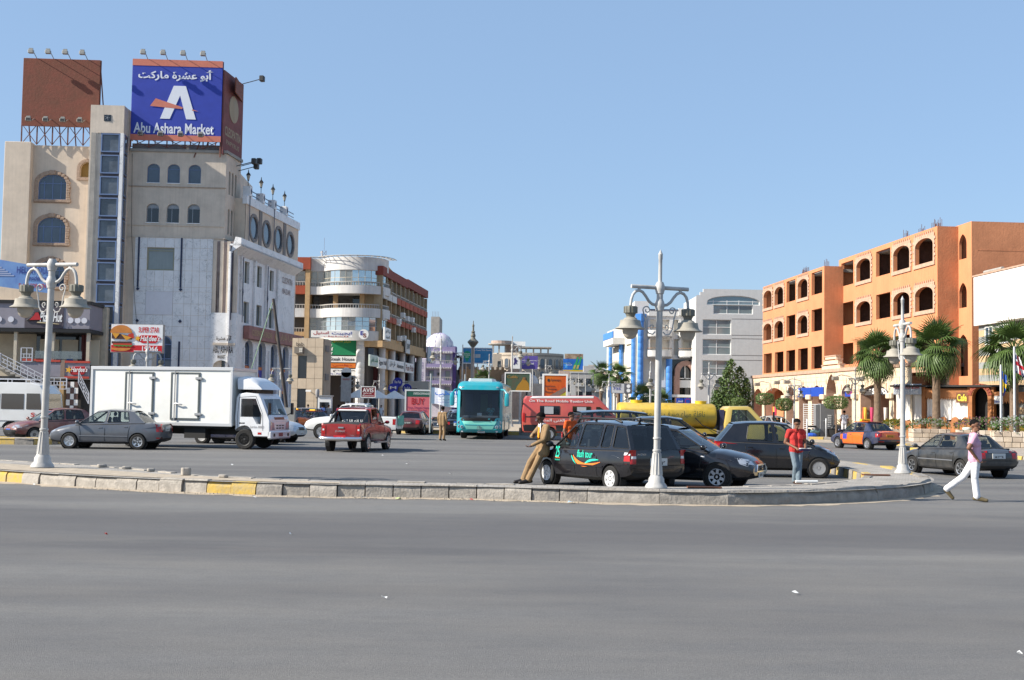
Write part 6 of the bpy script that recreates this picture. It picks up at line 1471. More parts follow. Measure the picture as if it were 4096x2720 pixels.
def side_text(t,s,x0,z0,x1,z1,y,m,right=False,shear=0.,bold=.015):
 """lettering on a vehicle's left (+y) or right (-y) flank"""
 if right: M = Matrix.Translation((0,-y,0))
 else: M = Matrix.Translation((0,y,0)) @ Matrix.Rotation(math.pi,4,'Z')
 if right: return text(s,m,t,x0,z0,x1,z1,y=-.012,mtx=M,shear=shear,bold=bold)
 return text(s,m,t,-x1,z0,-x0,z1,y=-.012,mtx=M,shear=shear,bold=bold)
PBLACK = paint('paint_black',(.006,.006,.009),.16,dust=.015); PGREY = paint('paint_grey',(.10,.11,.13),.3,.3,.10); PDGREY = paint('paint_dark_grey',(.035,.038,.042),.28,.3,.12)
PWH = paint('paint_white',(.72,.72,.70),.35,dust=.08); PSIL = paint('paint_silver',(.55,.58,.62),.3,.4,.1); PRED = paint('paint_red',(.30,.012,.016),.25,.1,.08); PMAR = paint('paint_maroon',(.10,.018,.024),.28,.2,.15); PDRED = paint('paint_dusty_red',(.16,.03,.028),.4,0,.25); PNAVY = paint('paint_navy',(.012,.02,.06),.25,0,.1); PORG = paint('paint_taxi_orange',(.72,.13,.012),.3,0,.06); PTRED = paint('paint_taxi_red',(.36,.06,.03),.4,0,.15); PGLD = paint('paint_gold',(.16,.12,.09),.35,.4,.2)
# --- grey saloon
t,bv,S,hw,P = car('metallic grey saloon parked side-on in front of the box truck','sedan',(-15.35,46.9,0),(-1,.02),PGREY,'five',L=4.3,W=1.71,H=1.04)
lights(t,bv,'front',.42,.82,.60,.74); lights(t,bv,'rear',.58,.84,.68,.98); patch(t,bv,'grille',BLACK,[(-.38,.58),(.38,.58),(.38,.66),(-.38,.66)],'front'); plate(t,bv,'front',0,.36,.5,.14); plate(t,bv,'rear',0,.7,.5,.16)
for s in ('left','right'): seam(t,bv,[(-.9,.5),(.95,.5)],s,mat('side_strip',(.2,.21,.23),.4,.3),.03); patch(t,bv,'tail_light',TAIL,[(-1.98,.68),(-2.13,.68),(-2.13,.98),(-1.95,.95)],s); patch(t,bv,'reflector',TAIL,[(-1.98,.42),(-2.13,.42),(-2.13,.47),(-1.98,.47)],s)
# --- black people carrier
t,bv,S,hw,P = car('black people carrier with orange and mint stripes on its doors, by the street lamp','mpv',(2.27,28.9,0),(-.54,.842),PBLACK,'six',H=1.0,W=1.72,rear_glass=G_TINT,sc=.97)
for s in ('left','right'):
 patch(t,bv,'tail_light',TAIL,[(-1.78,.72),(-1.97,.72),(-1.94,.98),(-1.80,.98)],s,3,4); patch(t,bv,'tail_light_clear',WLENS,[(-1.77,.86),(-1.965,.86),(-1.955,.92),(-1.775,.92)],s,3,2,.012); seam(t,bv,[(-1.0,.56),(.95,.56)],s,PBLACK,.035)
lights(t,bv,'rear',.66,.84,.66,.98); lights(t,bv,'rear',.66,.84,.78,.84,WLENS,name='reversing_light'); plate(t,bv,'rear',0,.62,.5,.17,'١٥٢',False); text('MATRIX',CHROME,t,-.62,.86,-.36,.90,mtx=Matrix.Translation((-1.995,0,0)) @ Matrix.Rotation(-math.pi / 2,4,'Z'))
lights(t,bv,'front',.4,.8,.62,.78); patch(t,bv,'bumper',PBLACK,[(-.82,.46),(.82,.46),(.82,.62),(-.82,.62)],'rear',8,3,.05)
rr_ = MB()
for s in (1,-1): rr_.tube([(.42,s * .56,1.56),(.3,s * .56,1.66),(-.2,s * .57,1.68),(-1.1,s * .57,1.67),(-1.35,s * .56,1.6)],.028,6); rr_.bar((-.35,s * .57,1.6),(-.35,s * .57,1.68),.05)
rr_.build('roof_rail',BLACK,t,smooth=50); MB().ell((-1.3,0,1.66),(.05,.05,.06),8,6).build('aerial',BLACK,t)
MINT,ORS = mat('mint_print',(.02,.55,.38),.5),mat('orange_print',(.8,.2,.03),.5)
def ribbon(t,bv,pts,wds,m,name,face='left'):
 d = Vector((0,-1,0)); q = []
 for (x,z),w_ in zip(pts,wds):
  a = [bv.ray_cast(Vector((x,5,z + k * w_)),d)[0] for k in (-.5,.5)]
  if None not in a: q.append([p - d * .012 for p in a])
 mb = MB()
 for a,b in zip(q,q[1:]): mb.poly([a[0],b[0],b[1],a[1]])
 mb.build(name,m,t,fix=False)
cv = lambda P,n=5: [tuple((1 - u) ** 2 * P[i][k] + 2 * u * (1 - u) * P[i + 1][k] + u * u * P[i + 2][k] for k in (0,1)) for i in range(0,len(P) - 2,2) for u in [j / n for j in range(n + (i + 3 >= len(P)))]]
ribbon(t,bv,cv([(.18,.78),(.05,.6),(-.25,.57),(-.5,.56),(-.92,.66)]),[.03,.06,.09,.1,.1,.09,.08,.07,.05,.03,.01],ORS,'orange_stripe')
ribbon(t,bv,cv([(-.3,.6),(-.5,.72),(-.85,.71)]),[.02,.05,.06,.05,.04,.01],MINT,'mint_stripe'); ribbon(t,bv,cv([(.27,.8),(.2,.68),(.05,.58)]),[.01,.05,.06,.05,.03,.01],MINT,'mint_stripe')
side_text(t,'flash tour',-.62,.74,.0,.92,hw - .0,MINT,shear=.25); side_text(t,'25',.72,.7,.92,.98,hw,MINT,shear=.3); side_text(t,'Years of',.72,.68,.92,.72,hw + .002,ORS); side_text(t,'Excellence',.72,.63,.92,.665,hw + .002,MINT)
# --- black saloon beside it
t,bv,S,hw,P = car('glossy black saloon with silver-edged grille, facing right beside the people carrier','coupe_sedan',(3.95,29.8,0),(.906,-.423),PBLACK,'seven',W=1.76,sc=.97)
lights(t,bv,'front',.50,.84,.60,.74,skew=.05); patch(t,bv,'grille',BLACK,[(-.42,.46),(.42,.46),(.36,.60),(-.36,.60)],'front',6,3,.01); plate(t,bv,'front',0,.30,.42,.16,'١٤٤٩٨')
gr = MB();
for a,b in (((-.44,.45),(.44,.45)),((.44,.45),(.37,.61)),((.37,.61),(-.37,.61)),((-.37,.61),(-.44,.45))):
 h0,h1 = (bv.ray_cast(Vector((9,*p)),Vector((-1,0,0)))[0] for p in (a,b)); gr.bar(h0 + Vector((.02,0,0)),h1 + Vector((.02,0,0)),.03)
gr.build('grille_surround',CHROME,t); h0 = bv.ray_cast(Vector((9,0,.53)),Vector((-1,0,0)))[0]
for k in range(3): a = k * 2.094 + math.pi / 2; MB().prism([(.0,.0),(.035 * math.cos(a - .5),.035 * math.sin(a - .5)),(.06 * math.cos(a),.06 * math.sin(a)),(.035 * math.cos(a + .5),.035 * math.sin(a + .5))],-.01,.01).build('emblem',CHROME,t,loc=h0 + Vector((.04,0,0)),rz=math.pi / 2)
patch(t,bv,'side_repeater',WLENS,[(1.0,.78),(1.1,.78),(1.1,.81),(1.0,.81)],'right'); lights(t,bv,'rear',.5,.82,.7,.9)
for s in ('left','right'): patch(t,bv,'headlight',LENS,[(1.95,.64),(2.14,.58),(2.14,.72),(1.86,.78)],s)
# --- black hatchback
t,bv,S,hw,P = car('small black hatchback behind the man in the red shirt','hatch',(7.5,34.8,0),(1,-.04),PBLACK,'steel',L=3.5,W=1.6,H=1.02)
lights(t,bv,'front',.42,.76,.62,.8,skew=.06); lights(t,bv,'rear',.55,.76,.75,1.0)
for s in ('left','right'): patch(t,bv,'headlight',LENS,[(1.36,.74),(1.62,.62),(1.66,.72),(1.45,.84)],s); patch(t,bv,'tail_light',TAIL,[(-1.62,.8),(-1.74,.8),(-1.7,1.0),(-1.6,1.0)],s)
# --- others in the lot
car('dark saloon half hidden between the yellow tanker and the black hatchback','sedan',(5.0,38.6,0),(1,0),PBLACK,'steel',H=1.12)
t,bv,S,hw,P = car('dark off-roader with a lit red tail lamp behind the man in the orange shirt','suv',(4.1,42.5,0),(.98,.2),PBLACK,'plain',name='car',H=1.02)
lights(t,bv,'rear',.62,.86,.8,1.0)
for s in ('left','right'): patch(t,bv,'tail_light',TAIL,[(-2.0,.78),(-2.17,.78),(-2.15,1.0),(-2.0,1.0)],s)
t,bv,S,hw,P = car('dark grey saloon driving off at the right edge, exhaust pipes showing','sedan',(13.5,36.9,0),(-.30,.954),PDGREY,'five',W=1.7,H=1.0,sc=.88)
lights(t,bv,'rear',.52,.83,.66,.92); plate(t,bv,'rear',0,.66,.5,.17,'١٤١٣٤'); patch(t,bv,'boot_trim',mat('brushed_trim',(.3,.3,.31),.35,.6),[(-.4,.86),(.4,.86),(.4,.9),(-.4,.9)],'rear'); patch(t,bv,'bumper',PDGREY,[(-.78,.42),(.78,.42),(.78,.58),(-.78,.58)],'rear',8,3,.05)
for y in (-.52,-.42): MB().lathe([(.04,0),(.045,.2),(.03,.2)],10,(-2.2,y,.3),'x').build('exhaust_pipe',CHROME,t)
for s in ('left','right'): patch(t,bv,'tail_light',TAIL,[(-1.98,.68),(-2.13,.68),(-2.12,.92),(-1.95,.94)],s); seam(t,bv,[(-.9,.55),(.95,.55)],s,mat('side_strip',(.2,.21,.23),.4,.3),.03)
MB().box(-1.95,-.6,.955,-1.85,.6,.99).build('boot_spoiler',BLACK,t,bevel=.01)
# --- orange and blue taxi
t,bv,S,hw,P = car('orange and navy taxi driving past the stone planters','sedan',(17.75,61.0,0),(-.36,.933),PNAVY,'five',name='taxi',L=4.2,W=1.68,sc=.93)
def taxi_panels(t,bv,pm):
 for s in ('left','right'): patch(t,bv,'door_panel',pm,[(-.85,.28),(1.02,.28),(1.0,.86),(-.95,.9)],s,10,5,.006)
 patch(t,bv,'boot_lid',pm,[(-.68,.56),(.68,.56),(.6,.90),(-.6,.90)],'rear',6,5,.006); patch(t,bv,'boot_top',pm,[(-2.05,-.6),(-1.6,-.6),(-1.6,.6),(-2.05,.6)],'top',4,4,.008)
 patch(t,bv,'bonnet',pm,[(1.2,-.6),(2.0,-.5),(2.0,.5),(1.2,.6)],'top',4,4,.008)
 m = MB(); m.add([(.3,-.5,1.44),(.3,.5,1.44),(-.9,.5,1.45),(-.9,-.5,1.45),(.3,-.5,1.47),(.3,.5,1.47),(-.9,.5,1.475),(-.9,-.5,1.475)],[(0,1,2,3),(4,5,6,7),(0,1,5,4),(2,3,7,6),(1,2,6,5),(0,3,7,4)]); m.build('roof_panel',pm,t)
 b = MB().box(-.1,-.3,1.475,.08,.3,1.6).build('taxi_sign',mat('taxi_yellow',(.75,.5,.03),.5),t,bevel=.02); text('TAXI',INK,b,-.2,1.49,.2,1.57,y=-.1,mtx=Matrix.Rotation(-math.pi / 2,4,'Z'))
taxi_panels(t,bv,PORG); lights(t,bv,'rear',.52,.8,.68,.9); plate(t,bv,'rear',0,.66,.5,.15,'٢٣٤',m=mat('plate_orange',(.6,.25,.03),.5))
for s in (1,-1): patch(t,bv,'round_badge',mat('badge_blue',(.04,.05,.3),.5),[(.45,.52),(.8,.52),(.8,.8),(.45,.8)],'left' if s > 0 else 'right',3,3,.012)
for s in ('left','right'): patch(t,bv,'tail_light',TAIL,[(-1.9,.68),(-2.08,.68),(-2.08,.9),(-1.9,.92)],s)
patch(t,bv,'reflector',TAIL,[(-.75,.42),(-.4,.42),(-.4,.47),(-.75,.47)],'rear'); patch(t,bv,'reflector',TAIL,[(.4,.42),(.75,.42),(.75,.47),(.4,.47)],'rear')
# --- taxis and cars across the square
t,bv,S,hw,P = car('dusty red and navy taxi waiting by the tan tiled building','sedan',(-14.9,91.5,0),(-.45,-.89),PNAVY,'plain',name='taxi',sc=.85); taxi_panels(t,bv,PTRED); lights(t,bv,'front',.42,.8,.62,.74); plate(t,bv,'front',.0,.38,.5,.14,'٩٨٧',m=mat('plate_orange',(.6,.25,.03),.5))
t,bv,S,hw,P = car('orange and navy taxi behind the leaning mast','sedan',(-15.6,88,0),(.35,.93),PNAVY,'plain',name='taxi',sc=.9); taxi_panels(t,bv,PORG); lights(t,bv,'rear',.52,.8,.68,.9)
car('old grey estate car with an open window by the tan tiled building','suv',(-16.1,93,0),(-1,-.1),mat('paint_old_grey',(.2,.21,.24),.4),'plain',H=.98,sc=.85)
t,bv,S,hw,P = car('dark navy saloon nosing out behind the truck cab','coupe_sedan',(-12.2,54.3,0),(.97,-.25),PNAVY,'steel',H=.95); lights(t,bv,'front',.45,.82,.6,.76,skew=.05); patch(t,bv,'indicator',INDI,[(-.8,.44),(-.5,.44),(-.5,.5),(-.8,.5)],'front'); plate(t,bv,'front',0,.36,.45,.16)
for s in ('left','right'): patch(t,bv,'headlight',LENS,[(1.85,.64),(2.14,.58),(2.14,.74),(1.8,.8)],s)
t,bv,S,hw,P = car('silver saloon parked behind the navy saloon by the truck','coupe_sedan',(-12.0,57.6,0),(.97,-.2),PSIL,'steel',H=1.08); lights(t,bv,'front',.45,.82,.62,.8,skew=.05); patch(t,bv,'grille',BLACK,[(-.35,.58),(.35,.58),(.35,.72),(-.35,.72)],'front'); plate(t,bv,'front',0,.36,.45,.16)
for s in ('left','right'): patch(t,bv,'headlight',LENS,[(1.8,.68),(2.14,.6),(2.14,.76),(1.75,.84)],s)
t,bv,S,hw,P = car('dusty dark red saloon behind the lamp post, facing the square','sedan',(-20.3,54.6,0),(-.75,-.66),PDRED,'plain',H=1.0); lights(t,bv,'front',.4,.8,.58,.72); plate(t,bv,'front',0,.34,.5,.2,'١٨٥٥',True); patch(t,bv,'bumper',BLACK,[(-.75,.3),(.75,.3),(.75,.5),(-.75,.5)],'front',8,3,.04)
t,bv,S,hw,P = car('maroon saloon with tinted rear glass, seen from behind','coupe_sedan',(-6.0,76.2,0),(.12,.99),PMAR,'plain',glass_=G_TINT,H=.97,W=1.74); lights(t,bv,'rear',.5,.84,.66,.9); plate(t,bv,'rear',0,.68,.5,.14,'٥٦٧',m=mat('plate_dark',(.08,.08,.08),.5),ink=WHITE)
t,bv,S,hw,P = car('old black saloon with a blue-banded plate behind the waiting man in brown','sedan',(-3.1,76.3,0),(.05,.99),PBLACK,'plain',W=1.74); lights(t,bv,'rear',.5,.84,.66,.82); plate(t,bv,'rear',0,.6,.52,.26,'٨٤٦١',True)
e_ = MB(); e_.tube([(-2.16,.09 * math.cos(a),.93 + .09 * math.sin(a)) for a in [k * .5236 for k in range(13)]],.012,5)
for a in (1.571,3.665,5.76): e_.bar((-2.16,0,.93),(-2.16,.09 * math.cos(a),.93 + .09 * math.sin(a)),.014)
e_.build('emblem',CHROME,t)
car('dusty grey saloon parked beyond the yellow lorry cab','sedan',(18.2,84,0),(.3,-.95),mat('paint_beige',(.35,.33,.3),.4),'plain')
car('blue-grey car passing behind the pink property sign','hatch',(-3.9,88,0),(-.3,.95),mat('paint_bluegrey',(.13,.17,.24),.35),'plain')
car('white jeep with barred rear window behind the people carrier','suv',(6.6,60,0),(.2,.98),PWH,'plain')
# --- red double-cab pickup, seen from behind
t,bv,S,hw,P = car('shiny red double-cab pickup with chrome bumper driving away','pickup',(-6.1,49.0,0),(.17,.985),PRED,'five',name='pickup',glass_=G_TINT,rear_glass=G_TINT,trim=PGLD,sc=.94,H=1.05)
def pickup_rear(t,bv,red=True):
 if red:
  for s in ('left','right'): patch(t,bv,'lower_cladding',PGLD,[(-2.2,.5),(1.9,.5),(1.9,.72),(-2.2,.72)],s,14,3,.01)
 b = MB(); b.tube([(-2.56,-.86,.58),(-2.64,-.8,.56),(-2.66,0,.56),(-2.64,.8,.56),(-2.56,.86,.58)],.085,8); b.build('rear_bumper',CHROME,t,smooth=50)
 for s in (1,-1):
  patch(t,bv,'tail_light',TAIL,[(s * .66,.74),(s * .86,.74),(s * .86,1.05),(s * .66,1.05)],'rear',3,4); patch(t,bv,'reversing_light',WLENS,[(s * .71,.88),(s * .78,.88),(s * .78,.95),(s * .71,.95)],'rear',3,3,.016)
  patch(t,bv,'tail_light',TAIL,[(-2.36,.74),(-2.48,.74),(-2.48,1.05),(-2.36,1.05)],'left' if s > 0 else 'right',3,3); patch(t,bv,'lamp_bezel',CHROME,[(s * .84,.72),(s * .9,.72),(s * .9,1.06),(s * .84,1.06)],'rear',2,3,.01)
 seam(t,bv,[(-.64,1.1),(-.64,.62),(.64,.62),(.64,1.1)],'rear')
pickup_rear(t,bv); MB().box(-2.535,-.12,.97,-2.5,.12,1.03).build('tailgate_handle',CHROME,t,bevel=.01)
RM = Matrix.Translation((-2.53,0,0)) @ Matrix.Rotation(-math.pi / 2,4,'Z')
text('D-MAX',CHROME,t,-.24,.82,.2,.9,mtx=RM,bold=.02,shear=.3); text('Turbo',CHROME,t,.42,.68,.56,.72,mtx=RM)
b = MB().box(-2.72,-.26,.53,-2.70,.24,.69).build('number_plate',mat('plate_red',(.5,.01,.02),.5),t); text('٣٧٤',WHITE,b,-.1,.55,.2,.63,y=-.004,mtx=Matrix.Translation((-2.72,0,0)) @ Matrix.Rotation(-math.pi / 2,4,'Z'))
for s in (1,-1):
 MB().tube([(-1.95,s * .72,1.12),(-1.1,s * .68,1.6),(-.85,s * .62,1.7)],.05,6).build('roll_bar',BLACK,t,smooth=50); MB().tube([(-.95,s * .78,1.12),(-.95,s * .72,1.6)],.05,6).build('roll_bar_post',BLACK,t,smooth=50)
MB().box(-1.0,-.62,1.66,-.7,.62,1.74).build('roof_spoiler',PWH,t,bevel=.03); MB().box(-.88,-.5,1.2,-.86,.5,1.34).build('window_lettering_panel',G_TINT,t)
text(ar('لا اله الا الله'),WHITE,t,-.45,1.22,.45,1.32,mtx=Matrix.Translation((-.99,0,0)) @ Matrix.Rotation(-math.pi / 2,4,'Z'))
for s in (1,-1): MB().box(-.7,s * .95 - .07,.34,.95,s * .95 + .07,.4).build('running_board',STEEL,t)
# --- white pickup behind it
t,bv,S,hw,P = car('white pickup with a green tailboard, broadside behind the red pickup','pickup',(-8.35,64.9,0),(-.99,.13),PWH,'plain',name='pickup',H=1.06)
lights(t,bv,'front',.5,.84,.74,.92); MB().box(-2.58,-.6,.75,-2.52,.6,1.25).build('tailboard',mat('tailboard_green',(.2,.45,.35),.6),t); patch(t,bv,'bumper',mat('grey_bumper',(.2,.2,.2),.6),[(-.8,.45),(.8,.45),(.8,.66),(-.8,.66)],'front',8,3,.05)
for s in ('left','right'): patch(t,bv,'tail_light',TAIL,[(-2.3,.78),(-2.47,.78),(-2.47,1.08),(-2.3,1.08)],s)
rk = MB()
for x in (-.7,.3): rk.tube([(x,-.6,1.7),(x,-.6,1.86),(x,.6,1.86),(x,.6,1.7)],.025,6)
for y in (-.6,-.3,0,.3,.6): rk.bar((-.7,y,1.86),(.3,y,1.86),.04)
rk.build('roof_rack',RAIL,t)
# ---------------------------------------------------------------- white box truck
TX,TYH = (-10.25,48.9),Vector((.978,-.208))
t = thing('box_truck','white box truck with two small side doors and a rounded roof deflector over its cab','truck',(*TX,0),math.atan2(TYH.y,TYH.x))
BOXW = paint('truck_white',(.78,.78,.74),.5,dust=.07); CABW = paint('cab_white',(.70,.71,.73),.35,dust=.10); EDGE = mat('alu_edge',(.62,.62,.62),.4,.5); GSK = mat('door_gasket',(.07,.085,.09),.7)
bx_ = MB().box(-6.65,-1.1,.92,-.52,1.1,3.18).build('box',BOXW,t,bevel=.02)
e_ = MB()
for y in (-1.12,1.12):
 for z in (.95,3.15): e_.box(-6.68,y - .03,z - .07,-.48,y + .03,z + .07)
 for x in (-6.62,-.55): e_.box(x - .06,y - .025,.93,x + .06,y + .025,3.17)
e_.box(-.54,-1.13,3.08,-.47,1.13,3.22); e_.build('edge_strip',EDGE,bx_,bevel=.015)
for x0 in (-5.15,-3.15):
 x1 = x0 + 1.25; z0,z1 = 1.12,3.0; d = MB(); ring(d,[(x0,z0),(x1,z0),(x1,z1),(x0,z1)],[(x0 + .07,z0 + .07),(x1 - .07,z0 + .07),(x1 - .07,z1 - .07),(x0 + .07,z1 - .07)],-1.135,-1.1)
 do = d.build('side_door',GSK,t,fix=False); MB().box(x0 + .07,-1.125,z0 + .07,x1 - .07,-1.1,z1 - .07).build('door_panel',BOXW,do)
 MB().tube([(x0 + .2,-1.17,z0 - .05),(x0 + .2,-1.17,z1 + .08)],.022,7).build('lock_rod',STEEL,do,smooth=40); MB().tube([(x0 + .2,-1.18,1.75),(x0 + .32,-1.24,1.76),(x0 + .55,-1.2,1.72)],.03,6).build('handle',STEEL,do,smooth=40)
 for z in (1.3,2.72): MB().box(x1 - .18,-1.18,z,x1 + .1,-1.12,z + .1).build('hinge',STEEL,do,bevel=.01)
fr_ = MB(); fr_.box(-6.5,-.45,.55,.8,.45,.9); fr_.box(-4.9,-.95,.35,-4.2,-.5,.8); fr_.box(-2.6,-.95,.4,-1.7,-.45,.82); fr_.box(-6.4,-1.0,.8,-.7,1.0,.92); fr_.build('chassis',mat('chassis_black',(.02,.02,.02),.7),t)
MB().box(-3.9,-1.0,.45,-3.4,-.98,.85).build('under_frame',STEEL,t)
prof = [(-.42,.62),(-.46,1.25),(-.40,2.05),(-.30,2.2),(.0,2.24),(.75,2.2),(.92,2.08),(1.42,1.28),(1.5,1.15),(1.52,.62),(1.5,.5),(.55,.5),(.45,.62)]
cb = MB(); rings = []
for y,k in ((-1.0,.06),(-.97,.02),(-.9,0),(.9,0),(.97,.02),(1.0,.06)):
 cx,cz = .5,1.3; rings.append([(cx + (a - cx) * (1 - k),y,cz + (b - cz) * (1 - k * .8)) for a,b in prof])
cb.loft(rings); me = cb.mesh('cab',CABW); pre = bvh_of(me)
ct = MB(); ct.prism([(-.2,1.28),(-.18,2.0),(.62,2.0),(.88,1.55),(1.0,1.36),(.95,1.0),(.72,1.0),(.45,1.28)],-2,2)
ct2 = MB(); ct2.add([(.4,-.86,1.36),(.4,.86,1.36),(.4,.8,2.0),(.4,-.8,2.0),(2,-.86,1.36),(2,.86,1.36),(2,.8,2.0),(2,-.8,2.0)],[(0,1,2,3),(4,5,6,7),(0,1,5,4),(1,2,6,5),(2,3,7,6),(3,0,4,7)])
me = boolean_cut(me,ct.mesh('c',BLACK)); me = boolean_cut(me,ct2.mesh('c',BLACK)); ct3 = MB()
for y in (-.85,.85): ct3.lathe([(.53,-.3),(.53,.3)],24,(0,y,.42),'y')
me = boolean_cut(me,ct3.mesh('c',BLACK)); me.materials.clear(); me.materials.append(CABW); me.shade_smooth(); me.set_sharp_from_angle(angle=RAD(30)); cab_ = place('cab',me,t)
patch(t,pre,'windscreen',G_CAR,[(-.86,1.36),(.86,1.36),(.8,2.0),(-.8,2.0)],'front',8,5,-.015)
for s in (1,-1):
 MB().poly([(-.15,s * .97,1.3),(.45,s * .97,1.3),(.45,s * .97,1.98),(-.15,s * .97,1.98)]).build('side_window',G_TINT,t,fix=False)
 seam(t,pre,[(-.3,.75),(-.32,1.3),(-.26,2.05),(.62,2.1),(1.05,1.4),(1.08,.75)],'left' if s > 0 else 'right')
 patch(t,pre,'headlight',LENS,[(s * .55,.78),(s * .94,.78),(s * .94,1.12),(s * .62,1.06)],'front',4,4,.012); MB().box(-.25,s * .985 - .015,1.0,.0,s * .985 + .015,1.06).build('door_handle',BLACK,t)
 m = MB(); m.tube([(1.35,s * .95,1.35),(1.55,s * 1.15,1.45),(1.55,s * 1.15,1.5)],.02,6); m.box(1.5,s * 1.15 - .1,1.38,1.6,s * 1.15 + .1,1.85); m.build('wing_mirror',BLACK,t,bevel=.02)
for k in range(2):
 for y in (-.28,0,.28): patch(t,pre,'grille_slot',BLACK,[(y - .1,.82 + k * .1),(y + .1,.82 + k * .1),(y + .1,.87 + k * .1),(y - .1,.87 + k * .1)],'front',2,2,.006)
MB().box(1.35,-1.0,.42,1.6,1.0,.74).build('bumper',CABW,t,bevel=.05); MB().box(1.595,-.25,.52,1.61,.15,.66).build('number_plate',mat('plate_red2',(.3,.08,.08),.5),t)
for y in (-.7,.7): MB().box(1.59,y - .08,.52,1.608,y + .08,.64).build('fog_lamp',BLACK,t)
patch(t,pre,'bonnet_sticker',mat('sticker_brown',(.3,.1,.04),.6),[(-.5,1.18),(.5,1.18),(.5,1.28),(-.5,1.28)],'front',4,2,.006)
side_text(t,'Jumbo 8000',.2,.82,.8,.94,1.0,mat('print_grey',(.25,.25,.27),.5),right=True,shear=.2)
m = MB(); m.box(-.15,-.7,1.25,.0,.7,1.75); m.build('seat',SEATM,t,bevel=.04); m = MB(); m.box(.8,-.85,1.05,1.05,.85,1.4); m.build('dashboard',CABIN,t,bevel=.03)
df = MB(); q = []
for y,k in ((-.95,.25),(-.88,.08),(-.6,0),(0,-.02),(.6,0),(.88,.08),(.95,.25)): q.append([(a,y,2.36 + (b - 2.36) * (1 - k)) for a,b in ((-.35,2.36),(-.38,2.86),(-.2,2.88),(.2,2.82),(.6,2.66),(.85,2.48),(.95,2.36))])
df.loft(q); df.build('roof_deflector',CABW,t,smooth=50); m = MB()
for x in (-.3,.5): m.box(x,-.8,2.2,x + .06,.8,2.36)
m.build('deflector_bracket',BLACK,t)
for ch in t.children:                      # short cab: everything ahead of the axle drawn in
 if ch.name.startswith(('box','side_door','chassis','lettering')): continue
 for v_ in ch.data.vertices:
  if v_.co.x > 0: v_.co.x *= .7
add_wheels(t,(0,-4.9),1.02,.40,'truck'); MB().box(-5.5,-1.06,.2,-5.42,-.6,.8).build('mud_flap',BLACK,t)
MB().box(-.8,-1.12,.95,-.62,-1.09,1.02).build('side_lamp',INDI,t); MB().box(.55,-1.01,.6,.7,-.985,.68).build('side_lamp',TAIL,t)
# ---------------------------------------------------------------- teal coach
TEAL = paint('coach_teal',(.008,.30,.36),.25,dust=.06); MINTP = paint('coach_mint',(.24,.74,.60),.3,dust=.06)
hx,hy = -.042,-.999
t = thing('coach','turquoise coach with a mint front panel and big drooping mirrors, facing the square','bus',(-1.72,66.6,0),math.atan2(hy,hx))
def rrect(w_,z0,z1,r,n=5):
 P = []
 for cx,cz,a0 in ((w_ - r,z1 - r,0),(-(w_ - r),z1 - r,90),(-(w_ - .1),z0 + .1,180),(w_ - .1,z0 + .1,270)):
  rr = r if a0 < 180 else .1
  P += [(cx + rr * math.cos(RAD(a0 + 90 * k / n)),cz + rr * math.sin(RAD(a0 + 90 * k / n))) for k in range(n + 1)]
 return P
ol = rrect(1.25,.38,3.2,.32); fx_ = lambda y,z: -.10 * (y / 1.25) ** 2 - .16 * (max(0,abs(y) - .9) / .35) ** 2 - .30 * max(0,(z - 1.1) / 2.1) ** 1.6 - .12 * max(0,(.7 - z) / .35) ** 2 - .5 * max(0,(z - 2.85) / .35) ** 2
rings = []
for k in (.02,.25,.5,.7,.85,.94,1): rings.append([(fx_(y * k,1.6 + (z - 1.6) * k),y * k,1.6 + (z - 1.6) * k) for y,z in ol])
for x in (-1.2,-4,-8,-11.4): rings.append([(x,y,z) for y,z in ol])
rings.append([(-11.55,y * .95,1.7 + (z - 1.7) * .97) for y,z in ol])
bm_ = MB().loft(rings); me = bm_.mesh('body',TEAL); pre = bvh_of(me); c1 = MB(); c1.add([(-2.4,-1.1,1.18),(-2.4,1.1,1.18),(-2.4,1.08,2.72),(-2.4,-1.08,2.72),(2,-1.1,1.18),(2,1.1,1.18),(2,1.08,2.72),(2,-1.08,2.72)],[(0,1,2,3),(4,5,6,7),(0,1,5,4),(1,2,6,5),(2,3,7,6),(3,0,4,7)])
me = boolean_cut(me,c1.mesh('c',BLACK)); c2 = MB()
for x in (-2.5,-8.6):
 for y in (-1.15,1.15): c2.lathe([(.58,-.2),(.58,.2)],20,(x,y,.48),'y')
me = boolean_cut(me,c2.mesh('c',BLACK)); me.materials.clear(); me.materials.append(TEAL); me.materials.append(CABIN)
for p in me.polygons:
 c = p.center
 if -2.45 < c.x < -.02 and abs(c.y) < 1.11 and 1.17 < c.z < 2.73 and (pre.find_nearest(c)[3] or 1) > .04: p.material_index = 1
me.shade_smooth(); me.set_sharp_from_angle(angle=RAD(35)); place('body',me,t)
patch(t,pre,'windscreen',glass('coach_glass',(.5,.56,.6),.06),[(-1.12,1.16),(1.12,1.16),(1.1,2.74),(-1.1,2.74)],'front',12,10,-.004); patch(t,pre,'wiper_panel',BLACK,[(-.95,.98),(.95,.98),(1.12,1.18),(-1.12,1.18)],'front',10,2,.006)
patch(t,pre,'front_panel',MINTP,[(-.72,.56),(.72,.56),(.95,1.0),(-.95,1.0)],'front',10,6,.012); seam(t,pre,[(-1.2,.62),(-.7,.53),(0,.5),(.7,.53),(1.2,.62)],'front',mat('coach_line',(.02,.35,.36),.4),.03); seam(t,pre,[(-.8,.8),(0,.79),(.8,.8)],'front',TEAL,.04)
